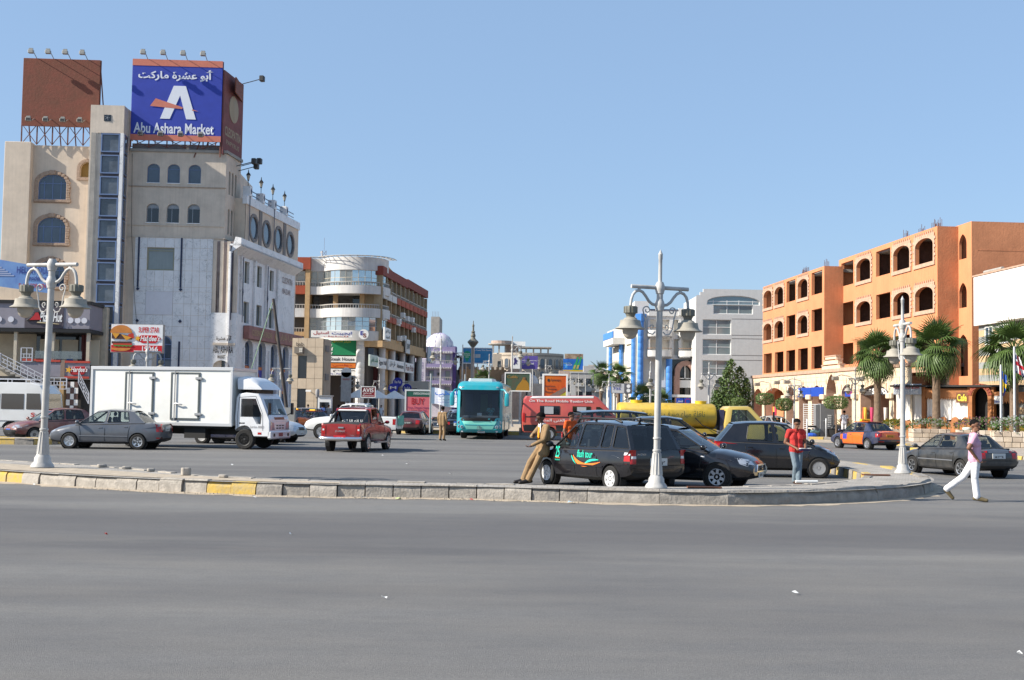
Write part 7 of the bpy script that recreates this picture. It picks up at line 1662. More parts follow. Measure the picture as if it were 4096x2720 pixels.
for s in (1,-1):
 for y,z in ((1.12,.92),(1.1,.7),(.95,.68)):
  h = pre.ray_cast(Vector((9,s * y,z)),Vector((-1,0,0)))[0]; MB().lathe([(.085,-.03),(.09,.02),(.06,.035),(.055,.0),(.001,.0)],14,h,'x').build('headlight',LENS,t,smooth=40)
 h = pre.ray_cast(Vector((9,s * .95,.45)),Vector((-1,0,0)))[0]; MB().lathe([(.06,-.03),(.06,.02),(.001,.02)],12,h,'x').build('fog_lamp',WLENS,t)
 m = MB(); m.tube([(-.35,s * 1.15,2.75),(-.05,s * 1.35,2.72),(.1,s * 1.5,2.5)],.05,7); q = []
 for z,k in ((2.55,.4),(2.5,.9),(2.3,1),(1.95,1),(1.85,.85),(1.82,.4)): q.append([(.08 + .08 * k * math.cos(a),s * 1.5 + .13 * k * math.sin(a),z) for a in [j * .7854 for j in range(8)]])
 m.loft(q); m.build('wing_mirror',TEAL,t,smooth=40); h = pre.ray_cast(Vector((9,s * .95,2.86)),Vector((-1,0,0)))[0]; MB().ell(h,(.03,.08,.04),8,5).build('marker_lamp',LENS,t)
 for x0 in np.arange(-10.9,-1.6,1.55): patch(t,pre,'side_window',P_DARK,[(x0,1.45),(x0 + 1.45,1.45),(x0 + 1.45,2.55),(x0,2.55)],'left' if s > 0 else 'right',4,4,.006)
h = pre.ray_cast(Vector((9,0,.72)),Vector((-1,0,0)))[0]; e_ = MB(); e_.tube([(h.x + .03,.11 * math.cos(a),.62 + .11 * math.sin(a)) for a in [k * .5236 for k in range(13)]],.014,5)
for a in (1.571,3.665,5.76): e_.bar((h.x + .03,0,.62),(h.x + .03,.1 * math.cos(a),.62 + .1 * math.sin(a)),.016)
e_.build('emblem',CHROME,t); plate(t,pre,'front',.1,.36,.4,.16,'٢٢٨٣٤')
for s in (.5,-.35): MB().tube([(.02,s,1.06),(.05,s * .4 - .1,1.13),(.05,s * .1 - .5,1.1)],.018,5).build('wiper',BLACK,t)
m = MB(); m.loft([[(a,y * k,z) for y,z in ((-.75,3.16),(-.68,3.36),(.68,3.36),(.75,3.16))] for a,k in ((-.9,.85),(-1.2,1),(-3.5,1),(-3.8,.85))]); m.build('roof_unit',mat('roof_unit_white',(.6,.66,.66),.4),t,smooth=30)
MB().box(-2.3,-1.05,1.15,-.25,1.05,1.3).build('dashboard',mat('dash_grey',(.16,.16,.17),.7),t,bevel=.04)
for i,(a,b_) in enumerate(((-.75,.16),(.1,.35),(.75,.16))): MB().box(-2.38,a - .2,1.5,-2.3,a + .2,2.5).build('curtain',mat('coach_curtain',(.16,.26,.1),.8) if i == 1 else mat('coach_seat',(.05,.06,.14),.8),t)
st_ = MB(); st_.tube([(-.75 + .06 * math.cos(a),.6 + .22 * math.sin(a),1.45 + .2 * math.cos(a)) for a in [k * .5236 for k in range(13)]],.02,5); st_.build('steering_wheel',BLACK,t)
MB().box(-.5,-.15,1.3,-.35,.1,1.45).build('tissue_box',WHITE,t)
add_wheels(t,(-2.5,-8.6),1.2,.5,'truck'); MB().box(-1.6,-1.29,.35,-.5,-1.26,2.5).build('open_door',mat('coach_door',(.01,.16,.19),.3),t) if True else None
# ---------------------------------------------------------------- red test van
REDV = mat('van_red',(.46,.06,.06),.4,var=.25,vs=.45,c2=(.50,.10,.06),spec=.5,coat=.4)
t = thing('van','long red high-roofed van with white lettering and rounded dark windows','van',(.62,67.9,0),.02)
prof = [(0,.5),(-.04,1.4),(.06,2.25),(.2,2.42),(3.9,2.5),(4.15,2.42),(5.1,1.42),(5.55,1.2),(5.7,.9),(5.68,.42),(.1,.42)]
v = MB(); rings = []
for y,k in ((-1.02,.05),(-1.0,.02),(-.92,0),(.92,0),(1.0,.02),(1.02,.05)): rings.append([(2.8 + (a - 2.8) * (1 - k * .6),y,1.4 + (b - 1.4) * (1 - k)) for a,b in prof])
v.loft(rings); me = v.mesh('body',REDV); c_ = MB()
for x in (1.5,4.7):
 for y in (-.95,.95): c_.lathe([(.42,-.25),(.42,.25)],20,(x,y,.36),'y')
me = boolean_cut(me,c_.mesh('c',BLACK)); me.materials.clear(); me.materials.append(REDV); me.shade_smooth(); me.set_sharp_from_angle(angle=RAD(30)); place('body',me,t); pre = bvh_of(me)
for x0,x1 in ((.95,2.05),(2.75,3.75)): patch(t,pre,'side_window',P_DARK,[(x0,1.42),(x1,1.42),(x1,1.9),(x0,1.9)],'right',5,4,.012); MB().box(x0 + .25,-1.045,1.46,x0 + .75,-1.03,1.86).build('blind',mat('van_blind',(.45,.45,.45),.7),t)
patch(t,pre,'side_window',P_DARK,[(4.05,1.42),(4.95,1.42),(4.25,1.88),(4.05,1.88)],'right',4,4,.012); patch(t,pre,'windscreen',P_DARK,[(-.85,1.5),(.85,1.5),(.8,2.25),(-.8,2.25)],'front',5,4,.012)
patch(t,pre,'lower_trim',BLACK,[(0.1,.5),(5.5,.5),(5.5,.85),(.02,.85)],'right',12,3,.014); patch(t,pre,'rub_strip',mat('dark_strip',(.07,.03,.03),.6),[(.1,1.26),(4.6,1.26),(4.6,1.32),(.1,1.32)],'right',8,2,.012); patch(t,pre,'roof_band',WHITE,[(.15,2.3),(3.9,2.36),(3.9,2.47),(.2,2.4)],'right',10,3,.008)
patch(t,pre,'rear_door',mat('van_rear_dark',(.06,.05,.055),.4),[(-.9,.6),(.9,.6),(.85,2.2),(-.85,2.2)],'rear',4,4,.01); patch(t,pre,'tail_light',TAIL,[(.0,1.0),(.14,1.0),(.14,1.5),(.0,1.5)],'right',2,4,.016)
VW = mat('van_white_print',(.75,.72,.68),.5); side_text(t,'On The Road Mobile Testing Unit',.35,2.06,3.85,2.24,1.03,VW,right=True,bold=.02); side_text(t,ar('وحدة الفحص الفنى المتنقلة'),.7,1.0,4.0,1.2,1.03,VW,right=True)
add_wheels(t,(1.5,4.7),1.0,.35,'plain'); MB().box(-.12,-.95,.42,.1,.95,.65).build('rear_bumper',BLACK,t,bevel=.03)
# ---------------------------------------------------------------- yellow tanker
YT = mat('tanker_yellow',(.60,.39,.03),.6,var=.3,vs=1.4,streak=.5,c2=(.44,.31,.08)); YC = paint('tanker_cab',(.62,.45,.10),.45,dust=.12)
t = thing('tanker_truck','small yellow sewage tanker lorry with arabic lettering on its barrel','truck',(6.4,51,0),0)
tk = MB(); rings = []
for x,k in ((-1.95,.0),(-1.93,.9),(-1.85,1),(2.0,1),(2.1,.92),(2.13,0)): rings.append([(x,.82 * max(k,.01) * math.cos(a),1.56 + .54 * max(k,.01) * math.sin(a)) for a in [j * 6.28319 / 28 for j in range(28)]])
tk.loft(rings); tk.build('barrel',YT,t,smooth=40)
for x in (-1.15,1.55): MB().lathe([(.24,1.98),(.24,2.16),(.25,2.17),(.25,2.2),(.001,2.21)],16,(x,0,0)).build('manhole',mat('manhole_yellow',(.7,.47,.02),.5),t,smooth=40)
MB().box(-2.0,-.75,.85,2.1,.75,1.05).build('frame',mat('frame_yellow',(.4,.28,.04),.7),t); MB().box(-2.0,-.35,.5,4.0,.35,.85).build('chassis',DARK,t)
GI = mat('stencil_green',(.10,.11,.04),.7)
side_text(t,ar('ناقلة مياه صرف غير معالج'),-1.2,1.42,1.6,1.78,.84,GI,right=True,bold=.005)
MB().tube([(1.2,-.83,1.5),(1.5,-.87,1.2),(2.2,-.85,.9)],.02,5).build('hose',BLACK,t)
prof = [(2.45,.6),(2.4,1.25),(2.5,1.9),(2.62,2.0),(3.35,2.02),(3.5,1.96),(4.1,1.32),(4.75,1.18),(4.95,1.0),(4.98,.55)]
c_ = MB(); rings = []
for y,k in ((-.86,.08),(-.84,.02),(-.76,0),(.76,0),(.84,.02),(.86,.08)): rings.append([(3.6 + (a - 3.6) * (1 - k * .5),y,1.3 + (b - 1.3) * (1 - k)) for a,b in prof])
c_.loft(rings); me = c_.mesh('cab',YC); c1 = MB().prism([(2.65,1.3),(2.72,1.86),(3.35,1.86),(3.9,1.3)],-2,2); c2 = MB(); c2.box(3.0,-.7,1.34,4.6,.7,1.88); pre = bvh_of(me)
me = boolean_cut(me,c1.mesh('c',BLACK)); me = boolean_cut(me,c2.mesh('c',BLACK)); me.materials.clear(); me.materials.append(YC); me.shade_smooth(); me.set_sharp_from_angle(angle=RAD(30)); place('cab',me,t)
for s in (1,-1): MB().poly([(2.68,s * .8,1.32),(3.86,s * .8,1.32),(3.33,s * .78,1.85),(2.74,s * .78,1.85)]).build('side_window',G_CAR,t,fix=False); MB().box(3.28,s * .8 - .02,1.3,3.32,s * .8 + .02,1.86).build('quarterlight_bar',BLACK,t)
patch(t,pre,'windscreen',G_CAR,[(-.7,1.35),(.7,1.35),(.66,1.88),(-.66,1.88)],'front',5,4,-.01); MB().box(2.75,-.6,1.1,2.9,.6,1.65).build('seat',SEATM,t,bevel=.04)
m = MB(); m.tube([(4.35,-.82,1.2),(4.4,-1.05,1.3),(4.4,-1.05,1.6)],.02,5); m.box(4.36,-1.12,1.5,4.42,-.98,1.8); m.build('wing_mirror',BLACK,t); MB().box(2.25,-.7,1.0,2.42,.7,1.85).build('headboard',mat('tanker_navy',(.03,.035,.09),.6),t)
add_wheels(t,(4.2,-1.0),.88,.36,'plain')
# ---------------------------------------------------------------- white minibus
t = thing('minibus','white minibus with roof rack, cut off at the left edge, reflections in its windows','minibus',(-25.6,58.6,0),math.pi - .02)
prof = [(-3.6,.6),(-3.72,1.2),(-3.62,2.1),(-3.35,2.5),(-2.9,2.62),(2.6,2.62),(2.95,2.5),(3.3,1.6),(3.4,1.1),(3.4,.5),(-3.5,.45)]
v = MB(); rings = []
for y,k in ((-1.03,.12),(-1.02,.03),(-.9,0),(.9,0),(1.02,.03),(1.03,.12)): rings.append([(a * (1 - k * .35),y * (1 if abs(y) < 1 else 1),1.4 + (b - 1.4) * (1 - k * .9)) for a,b in prof])
v.loft(rings); me = v.mesh('body',PWH); c_ = MB()
for x in (-2.0,2.0):
 for y in (-.95,.95): c_.lathe([(.45,-.25),(.45,.25)],20,(x,y,.36),'y')
me = boolean_cut(me,c_.mesh('c',BLACK)); me.materials.clear(); me.materials.append(PWH); me.shade_smooth(); me.set_sharp_from_angle(angle=RAD(30)); place('body',me,t); pre = bvh_of(me)
MIR = mat('bus_window',(.10,.09,.08),.05,.3,spec=.9)
for x0 in (-2.6,-1.45,-.3,.85,2.0): patch(t,pre,'side_window',MIR,[(x0,1.35),(x0 + 1.08,1.35),(x0 + 1.08,2.08),(x0,2.08)],'left',4,4,.012)
patch(t,pre,'rear_quarter_window',MIR,[(-3.45,1.35),(-2.72,1.35),(-2.72,2.1),(-3.35,2.1)],'left',4,4,.012); patch(t,pre,'rear_window',MIR,[(-.8,1.3),(.8,1.3),(.75,2.1),(-.75,2.1)],'rear',4,4,.012); seam(t,pre,[(-3.4,.8),(3.2,.8)],'left',mat('side_strip',(.2,.21,.23),.4,.3),.03); patch(t,pre,'vent',BLACK,[(-1.0,.62),(-.7,.62),(-.7,.76),(-1.0,.76)],'left')
text('S',REDS,t,2.95,1.0,3.15,1.2,mtx=Matrix.Translation((0,1.045,0)) @ Matrix.Rotation(math.pi,4,'Z'),bold=.03)
m = MB()
for x in np.arange(-2.8,2.6,.9): m.tube([(x,-.8,2.6),(x,-.8,2.78),(x,.8,2.78),(x,.8,2.6)],.02,5)
for y in (-.8,-.3,.3,.8): m.bar((-2.8,y,2.78),(2.5,y,2.78),.035)
m.build('roof_rack',RAIL,t); add_wheels(t,(2.0,-2.0),1.0,.38,'plain')
MB().prism([(.5,2.62),(2.5,2.62),(2.3,2.95),(.9,2.95)],-.6,.6).build('roof_unit',WHITE,t,bevel=.05)
# ---------------------------------------------------------------- street lamps
LW = mat('lamp_white',(.47,.46,.44),.55,var=.25,vs=2.5,streak=.55); LG = mat('lamp_olive',(.165,.16,.13),.6,var=.25,vs=6); LSH = mat('lamp_dusty',(.33,.305,.255),.75,var=.2,vs=5); LGL = mat('lamp_globe',(.40,.36,.30),.45,var=.12)
def lamp_head(parent,x,z,drop=0):
 q = MB(); q.lathe([(.02,.06),(.03,.0),(.125,-.01),(.135,-.03),(.135,-.15),(.11,-.16),(.085,-.22),(.09,-.25)],18,(x,0,z))
 for k in range(12): a = k * .5236; q.box(x + .13 * math.cos(a) - .012,.13 * math.sin(a) - .012,z - .15,x + .13 * math.cos(a) + .012,.13 * math.sin(a) + .012,z - .02)
 o = q.build('lamp_head',LG,parent,smooth=30)
 MB().lathe([(.09,-.24),(.13,-.26),(.15,-.29),(.21,-.30),(.225,-.40),(.24,-.43),(.31,-.47),(.315,-.48),(.2,-.46)],24,(x,0,z)).build('lamp_shade',LSH,o,smooth=40)
 MB().lathe([(.165,-.47),(.16,-.55),(.12,-.64),(.06,-.685),(.001,-.69)],18,(x,0,z)).build('globe',LGL,o,smooth=60)
def spiral(cx,cz,r,t0,turns,s):
 return [(s * (cx + r * (1 - .75 * k / 14) * math.cos(t0 + turns * 6.283 * k / 14)),0,cz + r * (1 - .75 * k / 14) * math.sin(t0 + turns * 6.283 * k / 14)) for k in range(15)]
def lamp_tree(label,spike=True,double=True,hgt=0.):
 t = thing('street_lamp',label,'street lamp',group='white double street lamps')
 MB().lathe([(.23,0),(.235,.02),(.21,.07),(.165,.12),(.16,.2),(.135,.235),(.12,.27)],24).build('base',LW,t,smooth=40)
 p = MB(); H = hgt; p.lathe([(.125,.25),(.075,.75),(.088,.755),(.088,.79),(.068,.80),(.068,1.0),(.085,1.01),(.085,1.04),(.07,1.05),(.066,3.7 + H)],20)
 for z in (3.8 + H,4.16 + H): p.lathe([(.07,z - .13),(.085,z - .12),(.085,z - .1),(.1,z - .05),(.105,z),(.095,z + .06),(.075,z + .1),(.07,z + .12)],16)
 if double:
  for k in range(12): a = k * .5236; p.tube([(.12 * math.cos(a),.12 * math.sin(a),.28),(.079 * math.cos(a),.079 * math.sin(a),.72)],.012,4)
 p.lathe([(.066,3.8 + H),(.066,4.2 + H)],14)
 if spike: p.lathe([(.055,4.26 + H),(.042,4.3 + H),(.038,4.75 + H),(.045,4.76 + H),(.045,4.85 + H),(.05,4.86 + H),(.001,4.97 + H)],14)
 p.build('pole',LW,t,smooth=35)
 MB().tube([(-.65 if double else -.1,0,4.16 + H),(.65,0,4.16 + H)],.042,10).build('crossbar',LW,t,smooth=40)
 for s in ((1,-1) if double else (1,)):
  a = MB(); a.tube([(s * x,0,z + H) for x,z in ((.06,3.79),(.17,3.81),(.25,3.87),(.32,3.97),(.39,4.05),(.47,4.085),(.55,4.06),(.61,3.99),(.645,3.88),(.655,3.76))],.032,8); a.box(s * .47 - .025,-.02,4.08 + H,s * .47 + .025,.02,4.13 + H); a.build('arm',LW,t,smooth=50)
  c = MB(); c.tube(spiral(.29,3.68 + H,.09,0,1.1,s) ,.014,5); c.tube([(s * x,0,z + H) for x,z in ((.38,3.68),(.33,3.5),(.3,3.3),(.24,3.2),(.15,3.18),(.09,3.24))],.015,5); c.tube(spiral(.16,3.34 + H,.06,4.7,1.0,s),.012,5); c.build('scroll',LW,t,smooth=50)
  lamp_head(t,s * .655,3.75 + H)
 return t
l0 = lamp_tree('tall white double lamp without a spike, on the island before the grey saloon',spike=False); l0.location = (-11.0,28.7,.27); l0.rotation_euler = (0,RAD(1.0),RAD(-22)); l0.scale = (1.15,) * 3
l1 = lamp_tree('white double street lamp with pointed spike beside the black people carrier'); l1.location = (2.97,24.75,.27); l1.rotation_euler = (0,RAD(.6),RAD(18)); l1.scale = (.98,) * 3
again(l1,(10.4,32.3,.26),RAD(-88),'white double street lamp on the island end, in front of the palms',.95)
for x,y,a,s,lab in ((-18.0,60,15,1,'double lamp rising behind the box truck, before the burger advert'),(-16.5,87,10,1,'double lamp beside the leaning dark mast'),(-14.7,111,5,1,'double lamp before the green clinic sign'),(-14.2,131,15,1,'double lamp rising between the white parasols'),(9.25,115,8,1,'double lamp left of the grey diving sign'),(7.6,113,88,1,'double lamp seen end-on right of the orange advert'),(9.5,83,80,1,'double lamp seen end-on before the blue columns'),(13.5,83,28,1,'double lamp left of the dark green tree'),(23.1,120,15,.8,'small double lamp at the far end of the arcade'),(20.5,88,20,.85,'double lamp before the blue bank sign of the arcade'),(23.2,82,25,.95,'double lamp before the wide arch of the arcade'),(11.0,128,85,.9,'far double lamp between the palms and blue column'),(12.5,132,80,.9,'farthest double lamp below the blue corner column')):
 again(l1,(x,y,.1),RAD(a),lab,s)
l2 = lamp_tree('tall single-arm lamp over the median, arm to the left, nearest the purple hotel',double=False,hgt=2.2); l2['group'] = 'single-arm lamps along the median'; l2.location = (-5.83,100,.2); l2.rotation_euler = (0,0,math.pi)
for x,y,a,lab in ((-4.45,110,180,'single-arm median lamp left of the blue rooftop billboard'),(-2.4,130,180,'single-arm median lamp before the palm and blue billboard'),(.03,95,0,'single-arm median lamp left of the white horse sign'),(.85,110,0,'single-arm median lamp beside the purple advert'),(2.2,126,0,'third single-arm lamp to the right of the purple advert'),(4.0,142,0,'fourth single-arm lamp right of the purple advert'),(6.6,152,20,'far single-arm lamp right of the orange advert'),(7.7,158,20,'farther single-arm lamp right of the orange advert'),(9.0,163,20,'far single-arm lamp left of the end-on lamp'),(10.4,170,20,'farthest single-arm lamp beside the end-on lamp')):
 again(l2,(x,y,.2),RAD(a),lab,1 if y < 145 else .85)
t = thing('lamp_column','tall dark column lamp with a pointed finial behind the coach','street lamp',(-3.85,120,.2))
MB().lathe([(.3,0),(.2,.3),(.16,7.5),(.2,7.55),(.2,7.7)],14).build('pole',STEEL,t,smooth=40); MB().lathe([(.2,7.4),(.55,7.85),(.52,7.95),(.25,8.2),(.2,8.35),(.25,8.5),(.2,8.7),(.15,8.75),(.2,8.9),(.1,9.0),(.09,9.4),(.12,9.45),(.1,9.6),(.05,9.65),(.03,10.0)],16).build('lamp_shade',LG,t,smooth=30)
t = thing('lantern_post','thin dark lamp post with a caged lantern before the tan tiled building','street lamp',(-14.7,92.3,.1),sc=.84); MB().lathe([(.09,0),(.05,.2),(.045,2.6)],8).build('pole',BLACK,t); MB().lathe([(.1,2.6),(.17,2.8),(.19,3.1),(.15,3.3),(.001,3.35)],10).build('lantern',mat('dusty_glass',(.3,.3,.3),.4),t,smooth=40)
t = thing('leaning_mast','long dark mast leaning left over the square, with a thin green rope','mast',(-15.5,85,0))
MB().tube([(.0,0,0),(-.15,0,1.3),(-1.3,0,9.1)],[.13,.13,.1],8).build('mast',mat('mast_dark',(.06,.05,.045),.7,var=.3),t,smooth=50); MB().tube([(-1.3,0,9.0),(-2.1,-.3,6.0),(-2.75,-.5,3.6)],.03,4).build('rope',mat('rope_green',(.2,.3,.2),.8),t); MB().box(-.5,-.3,0,.45,.3,1.5).build('foot_frame',mat('frame_grey',(.3,.29,.27),.7),t)
# ---------------------------------------------------------------- free-standing signs and billboards
def board(label,x0,x1,z0,z1,y,pm,items=(),posts=(.5,),post=STEEL,zf=0.,frame=None,name='sign_board',cat='sign',th=.12):
 t = thing(name,label,cat,(0,y,0)); p = MB().box(x0,-th / 2,z0,x1,th / 2,z1).build('panel',pm,t)
 if frame:
  f = MB(); e = .07 * (z1 - z0) ** .5; ring(f,[(x0 - e,z0 - e),(x1 + e,z0 - e),(x1 + e,z1 + e),(x0 - e,z1 + e)],[(x0,z0),(x1,z0),(x1,z1),(x0,z1)],-th / 2 - .03,th / 2); f.build('frame',frame,t,fix=False)
 for a in posts: X = x0 + (x1 - x0) * a; MB().lathe([(.06,zf),(.055,z0 if 0 < a < 1 else z1)],8,(X,th,0)).build('post',post,t)
 for s_,m,a,b_,c,d in items: text(s_,m,t,x0 + (x1 - x0) * a,z0 + (z1 - z0) * b_,x0 + (x1 - x0) * c,z0 + (z1 - z0) * d,y=-th / 2 - .02)
 def bit(nm,m,pts,dy=.015): MB().prism([(x0 + (x1 - x0) * a,z0 + (z1 - z0) * b_) for a,b_ in pts],-th / 2 - dy,-th / 2 - dy + .01).build(nm,m,t)
 return t,bit
sq = lambda a,b_,c,d: [(a,b_),(c,b_),(c,d),(a,d)]
board('dark red car rental sign with white letters and arrow',-12.3,-11.2,2.4,3.2,100,mat('rental_red',(.22,.02,.03),.5),[('AVIS',WHITE,.08,.48,.9,.9),('RENT A CAR',WHITE,.15,.3,.75,.42),('<-------',WHITE,.08,.08,.92,.25)],frame=WHITE)
t,bit = board('pink and green property sign board reading BUY, with white frame',-6.8,-5.22,.45,2.72,79,mat('property_pink',(.62,.14,.16),.6),[('ЕГИПЕТСКО БРИТАНСКОЕ',WHITE,.3,.9,.95,.96),('BUY',INKR,.22,.62,.75,.8),('Your Dream Home',mat('ink_plum',(.2,.03,.12),.6),.06,.5,.96,.56),('Under The Sun',mat('ink_plum',(.2,.03,.12),.6),.15,.42,.85,.48),('Sheraton Road 44',INKR,.06,.34,.6,.38)],posts=(0,1),frame=mat('frame_white',(.62,.62,.6),.5),zf=.2)
bit('green_header',mat('header_green',(.015,.09,.06),.6),sq(0,.84,1,1),.008); bit('yellow_strip',FL_Y,sq(0,.22,1,.25)); bit('green_footer',mat('header_green',(.015,.09,.06),.6),sq(0,0,1,.22)); bit('blue_label',INKB,sq(.7,.04,.95,.1),.02)
PK = mat('sky_print',(.02,.16,.38),.5,var=.3,vs=.6,c2=(.05,.28,.5))
t,bit = board('wide blue telecom billboard with a green map pin, on a roof behind the coach',-6.0,-2.45,7.05,8.85,150,PK,[('Roam Freely With Etisalat',WHITE,.28,.8,.98,.93)],posts=(.1,.5,.9),zf=5,frame=WHITE,name='billboard',cat='billboard')
bit('map_pin',mat('pin_green',(.02,.3,.15),.5),[(.14 + .13 * math.cos(a),.55 + .26 * math.sin(a)) for a in [k * .5236 for k in range(-1,8)]] + [(.14,.05)]); bit('phone',STEEL,sq(.42,.35,.6,.6)); text('Etisalat',WHITE,t,-5.85,8.1,-5.15,8.25,y=-.09); text('Hurghada',WHITE,t,-5.85,7.9,-5.15,8.05,y=-.09); text('Store',WHITE,t,-5.7,7.7,-5.3,7.85,y=-.09)
board('purple hotel advert hung between the median lamps',.98,2.58,5.5,6.8,120,mat('advert_purple',(.11,.08,.32),.6),[('Unlock a good story',WHITE,.05,.58,.95,.68),('Shehrazad',WHITE,.25,.34,.75,.5)],posts=(.0,),frame=None)
t,bit = board('white tilted hotel sign with a dark horse figure on the median lamp',-.05,.83,5.5,6.8,119.6,WHITE,[],posts=(1,)); bit('horse_figure',mat('ink_violet',(.04,.03,.14),.6),[(.25,.3),(.35,.55),(.3,.75),(.5,.85),(.55,.7),(.75,.6),(.6,.5),(.7,.3),(.5,.4),(.4,.28)])
t,bit = board('dark olive billboard with a figure in yellow right of the coach',-.42,1.36,3.0,4.25,90,mat('advert_olive',(.08,.075,.045),.6,var=.3,vs=2,c2=(.03,.10,.06)),[('Cafifa',mat('ink_ochre',(.3,.16,.03),.6),.06,.72,.5,.88)],posts=(1.02,),frame=WHITE,name='billboard',cat='billboard'); bit('figure',mat('figure_yellow',(.34,.17,.015),.6),[(.4,.0),(.5,.3),(.62,.5),(.68,.62),(.72,.78),(.82,.78),(.84,.62),(.95,.45),(1,0)]); bit('figure_face',mat('figure_skin',(.2,.1,.05),.6),[(.73,.64),(.8,.63),(.82,.78),(.74,.8)],.03)
OB = mat('advert_orange',(.6,.15,.01),.55,var=.3,vs=1.2,c2=(.5,.05,.01))
t,bit = board('orange supermarket billboard with a slanted grocery picture behind the red van',2.29,3.82,1.2,4.02,85,OB,[('Spinneys',INKK,.3,.84,.75,.92),('Experience',INKK,.05,.7,.5,.76),('Shopping',INKK,.14,.63,.58,.69),('Pleasure',INKK,.05,.56,.42,.62)],posts=(0,1),zf=.2,frame=WHITE,name='billboard',cat='billboard',th=.4)
bit('grocery_picture',mat('grocery_mix',(.3,.12,.08),.6,var=.8,vs=9,c2=(.12,.16,.14)),[(.25,.5),(.95,.72),(1,.62),(.4,.38)],.02); bit('net_picture',mat('net_yellow',(.45,.42,.03),.6,var=.5,vs=14),[(.32,.36),(1,.6),(1,0),(.42,.0)]); bit('roundel',INKK,[(.2 + .06 * math.cos(k * .5236),.88 + .04 * math.sin(k * .5236)) for k in range(12)])
t,bit = board('blue drinks billboard with two green bottles on a far roof',9.34,12.95,8.25,10.45,220,mat('advert_skyblue',(.02,.14,.5),.5,var=.3,vs=.5),[('Popular Taste',mat('ink_lime',(.5,.6,.05),.6),.02,.6,.4,.68),('New Look',WHITE,.15,.47,.45,.56)],posts=(.1,.5,.9),zf=6,name='billboard',cat='billboard'); bit('yellow_strip',FL_Y,sq(0,-.1,1,.1)); bit('blue_star',mat('star_blue',(.08,.35,.7),.5),[(.15 + .12 * (1 if i % 2 == 0 else .4) * math.sin(i * .628),.42 + .3 * (1 if i % 2 == 0 else .4) * math.cos(i * .628)) for i in range(10)])
for a in (0,.16): bit('bottle',mat('bottle_green',(.03,.3,.12),.4),[(.46 + a,.1),(.6 + a,.1),(.68 + a,.5),(.78 + a,1.15),(.7 + a,1.18),(.62 + a,.75),(.52 + a,.5)],.02 + a * .05); bit('bottle_label',mat('label_gold',(.45,.35,.12),.5),[(.5 + a,.2),(.6 + a,.2),(.65 + a,.5),(.56 + a,.5)],.035 + a * .05)
MB().box(9.6,.3,10.45,12.95,.5,11.4).build('rear_hoarding',mat('hoarding_brown',(.12,.05,.03),.7,var=.5,vs=1.5,c2=(.5,.38,.25)),t)
t,bit = board('grey diving centre sign with white round emblems beside the blue columns',8.2,9.95,3.0,3.85,100,mat('sign_slate',(.12,.12,.135),.6),[('DIVE',INKK,.08,.62,.48,.9),('735',INKB,.1,.35,.45,.58)],posts=(.2,.8)); bit('pale_panel',mat('pale_panel2',(.55,.55,.55),.6),sq(.03,.06,.62,.94),.004)
for z in (.72,.3): bit('emblem',WHITE,[(.82 + .09 * math.cos(k * .5236),z + .18 * math.sin(k * .5236)) for k in range(12)])
board('small blue parking direction sign above the tanker',10.2,10.62,2.1,2.5,75,SBL,[(ar('انتظار'),WHITE,.1,.3,.9,.7)])
t,bit = board('square blue no-parking sign with a red ring above the tanker',10.68,11.1,2.1,2.52,75,SBL); bit('ring',INKR,[(.5 + .42 * math.cos(k * .5236),.5 + .42 * math.sin(k * .5236)) for k in range(12)]); bit('disc',SBL,[(.5 + .33 * math.cos(k * .5236),.5 + .33 * math.sin(k * .5236)) for k in range(12)],.025)
t = thing('cloth_banner','white cloth banner with blue arabic lettering tied between poles left of the coach','banner',(0,72,0)); b_ = MB(); n = 10
for i in range(n):
 f_ = lambda k,z: (-4.72 + 1.9 * k / n,.05 * math.sin(k * 1.3),z - .30 * k / n + .03 * math.sin(k * .9))
 b_.poly([f_(i,1.93),f_(i + 1,1.93),f_(i + 1,2.88),f_(i,2.88)])
b_.build('cloth',mat('banner_white',(.68,.68,.76),.8),t,smooth=60,fix=False); IB2 = mat('ink_cobalt',(.04,.16,.55),.6); o = text(ar('انتخب'),IB2,t,-4.5,2.35,-3.2,2.75,y=-.08,bold=.02); text(ar('مرشح مجلس الشعب'),INKK,t,-4.4,2.12,-3.1,2.2,y=-.08); text(ar('عن دائرة الغردقة'),INKB,t,-4.4,1.98,-3.2,2.05,y=-.08)
for x in (-4.78,-2.75): MB().lathe([(.05,.2),(.045,3.7)],8,(x,.1,0)).build('pole',STEEL,t)
t = thing('kiosk','white booth with a dark screen and orange foot by the tan tiled building','kiosk',(-14.35,93.5,.15),sc=.88); MB().box(-.6,0,0,.6,.8,2.5).build('case',WHITE,t,bevel=.03); MB().box(-.4,-.02,1.3,.4,0,2.0).build('screen',P_DARK,t); MB().box(-.5,-.03,.2,.5,-.005,.9).build('orange_panel',mat('kiosk_orange',(.5,.17,.07),.6),t); MB().box(-.68,-.1,2.5,.68,.9,2.6).build('roof',STEEL,t)
UMB = mat('parasol_white',(.7,.68,.64),.8);
for x,y,lab in ((-14.3,114,'white cafe parasol left of the round column'),(-12.9,117,'white cafe parasol between the double lamps'),(-11.4,119,'greyish cafe parasol farthest along the pavement')):
 t = thing('parasol',lab,'parasol',(x,y,.15),0,'white cafe parasols'); MB().lathe([(.3,0),(.3,.06),(.03,.08),(.03,2.9)],10).build('pole',STEEL,t); MB().lathe([(1.35,2.2),(1.3,2.28),(.7,2.6),(.12,2.95),(.001,3.0)],8).build('canopy',UMB,t)
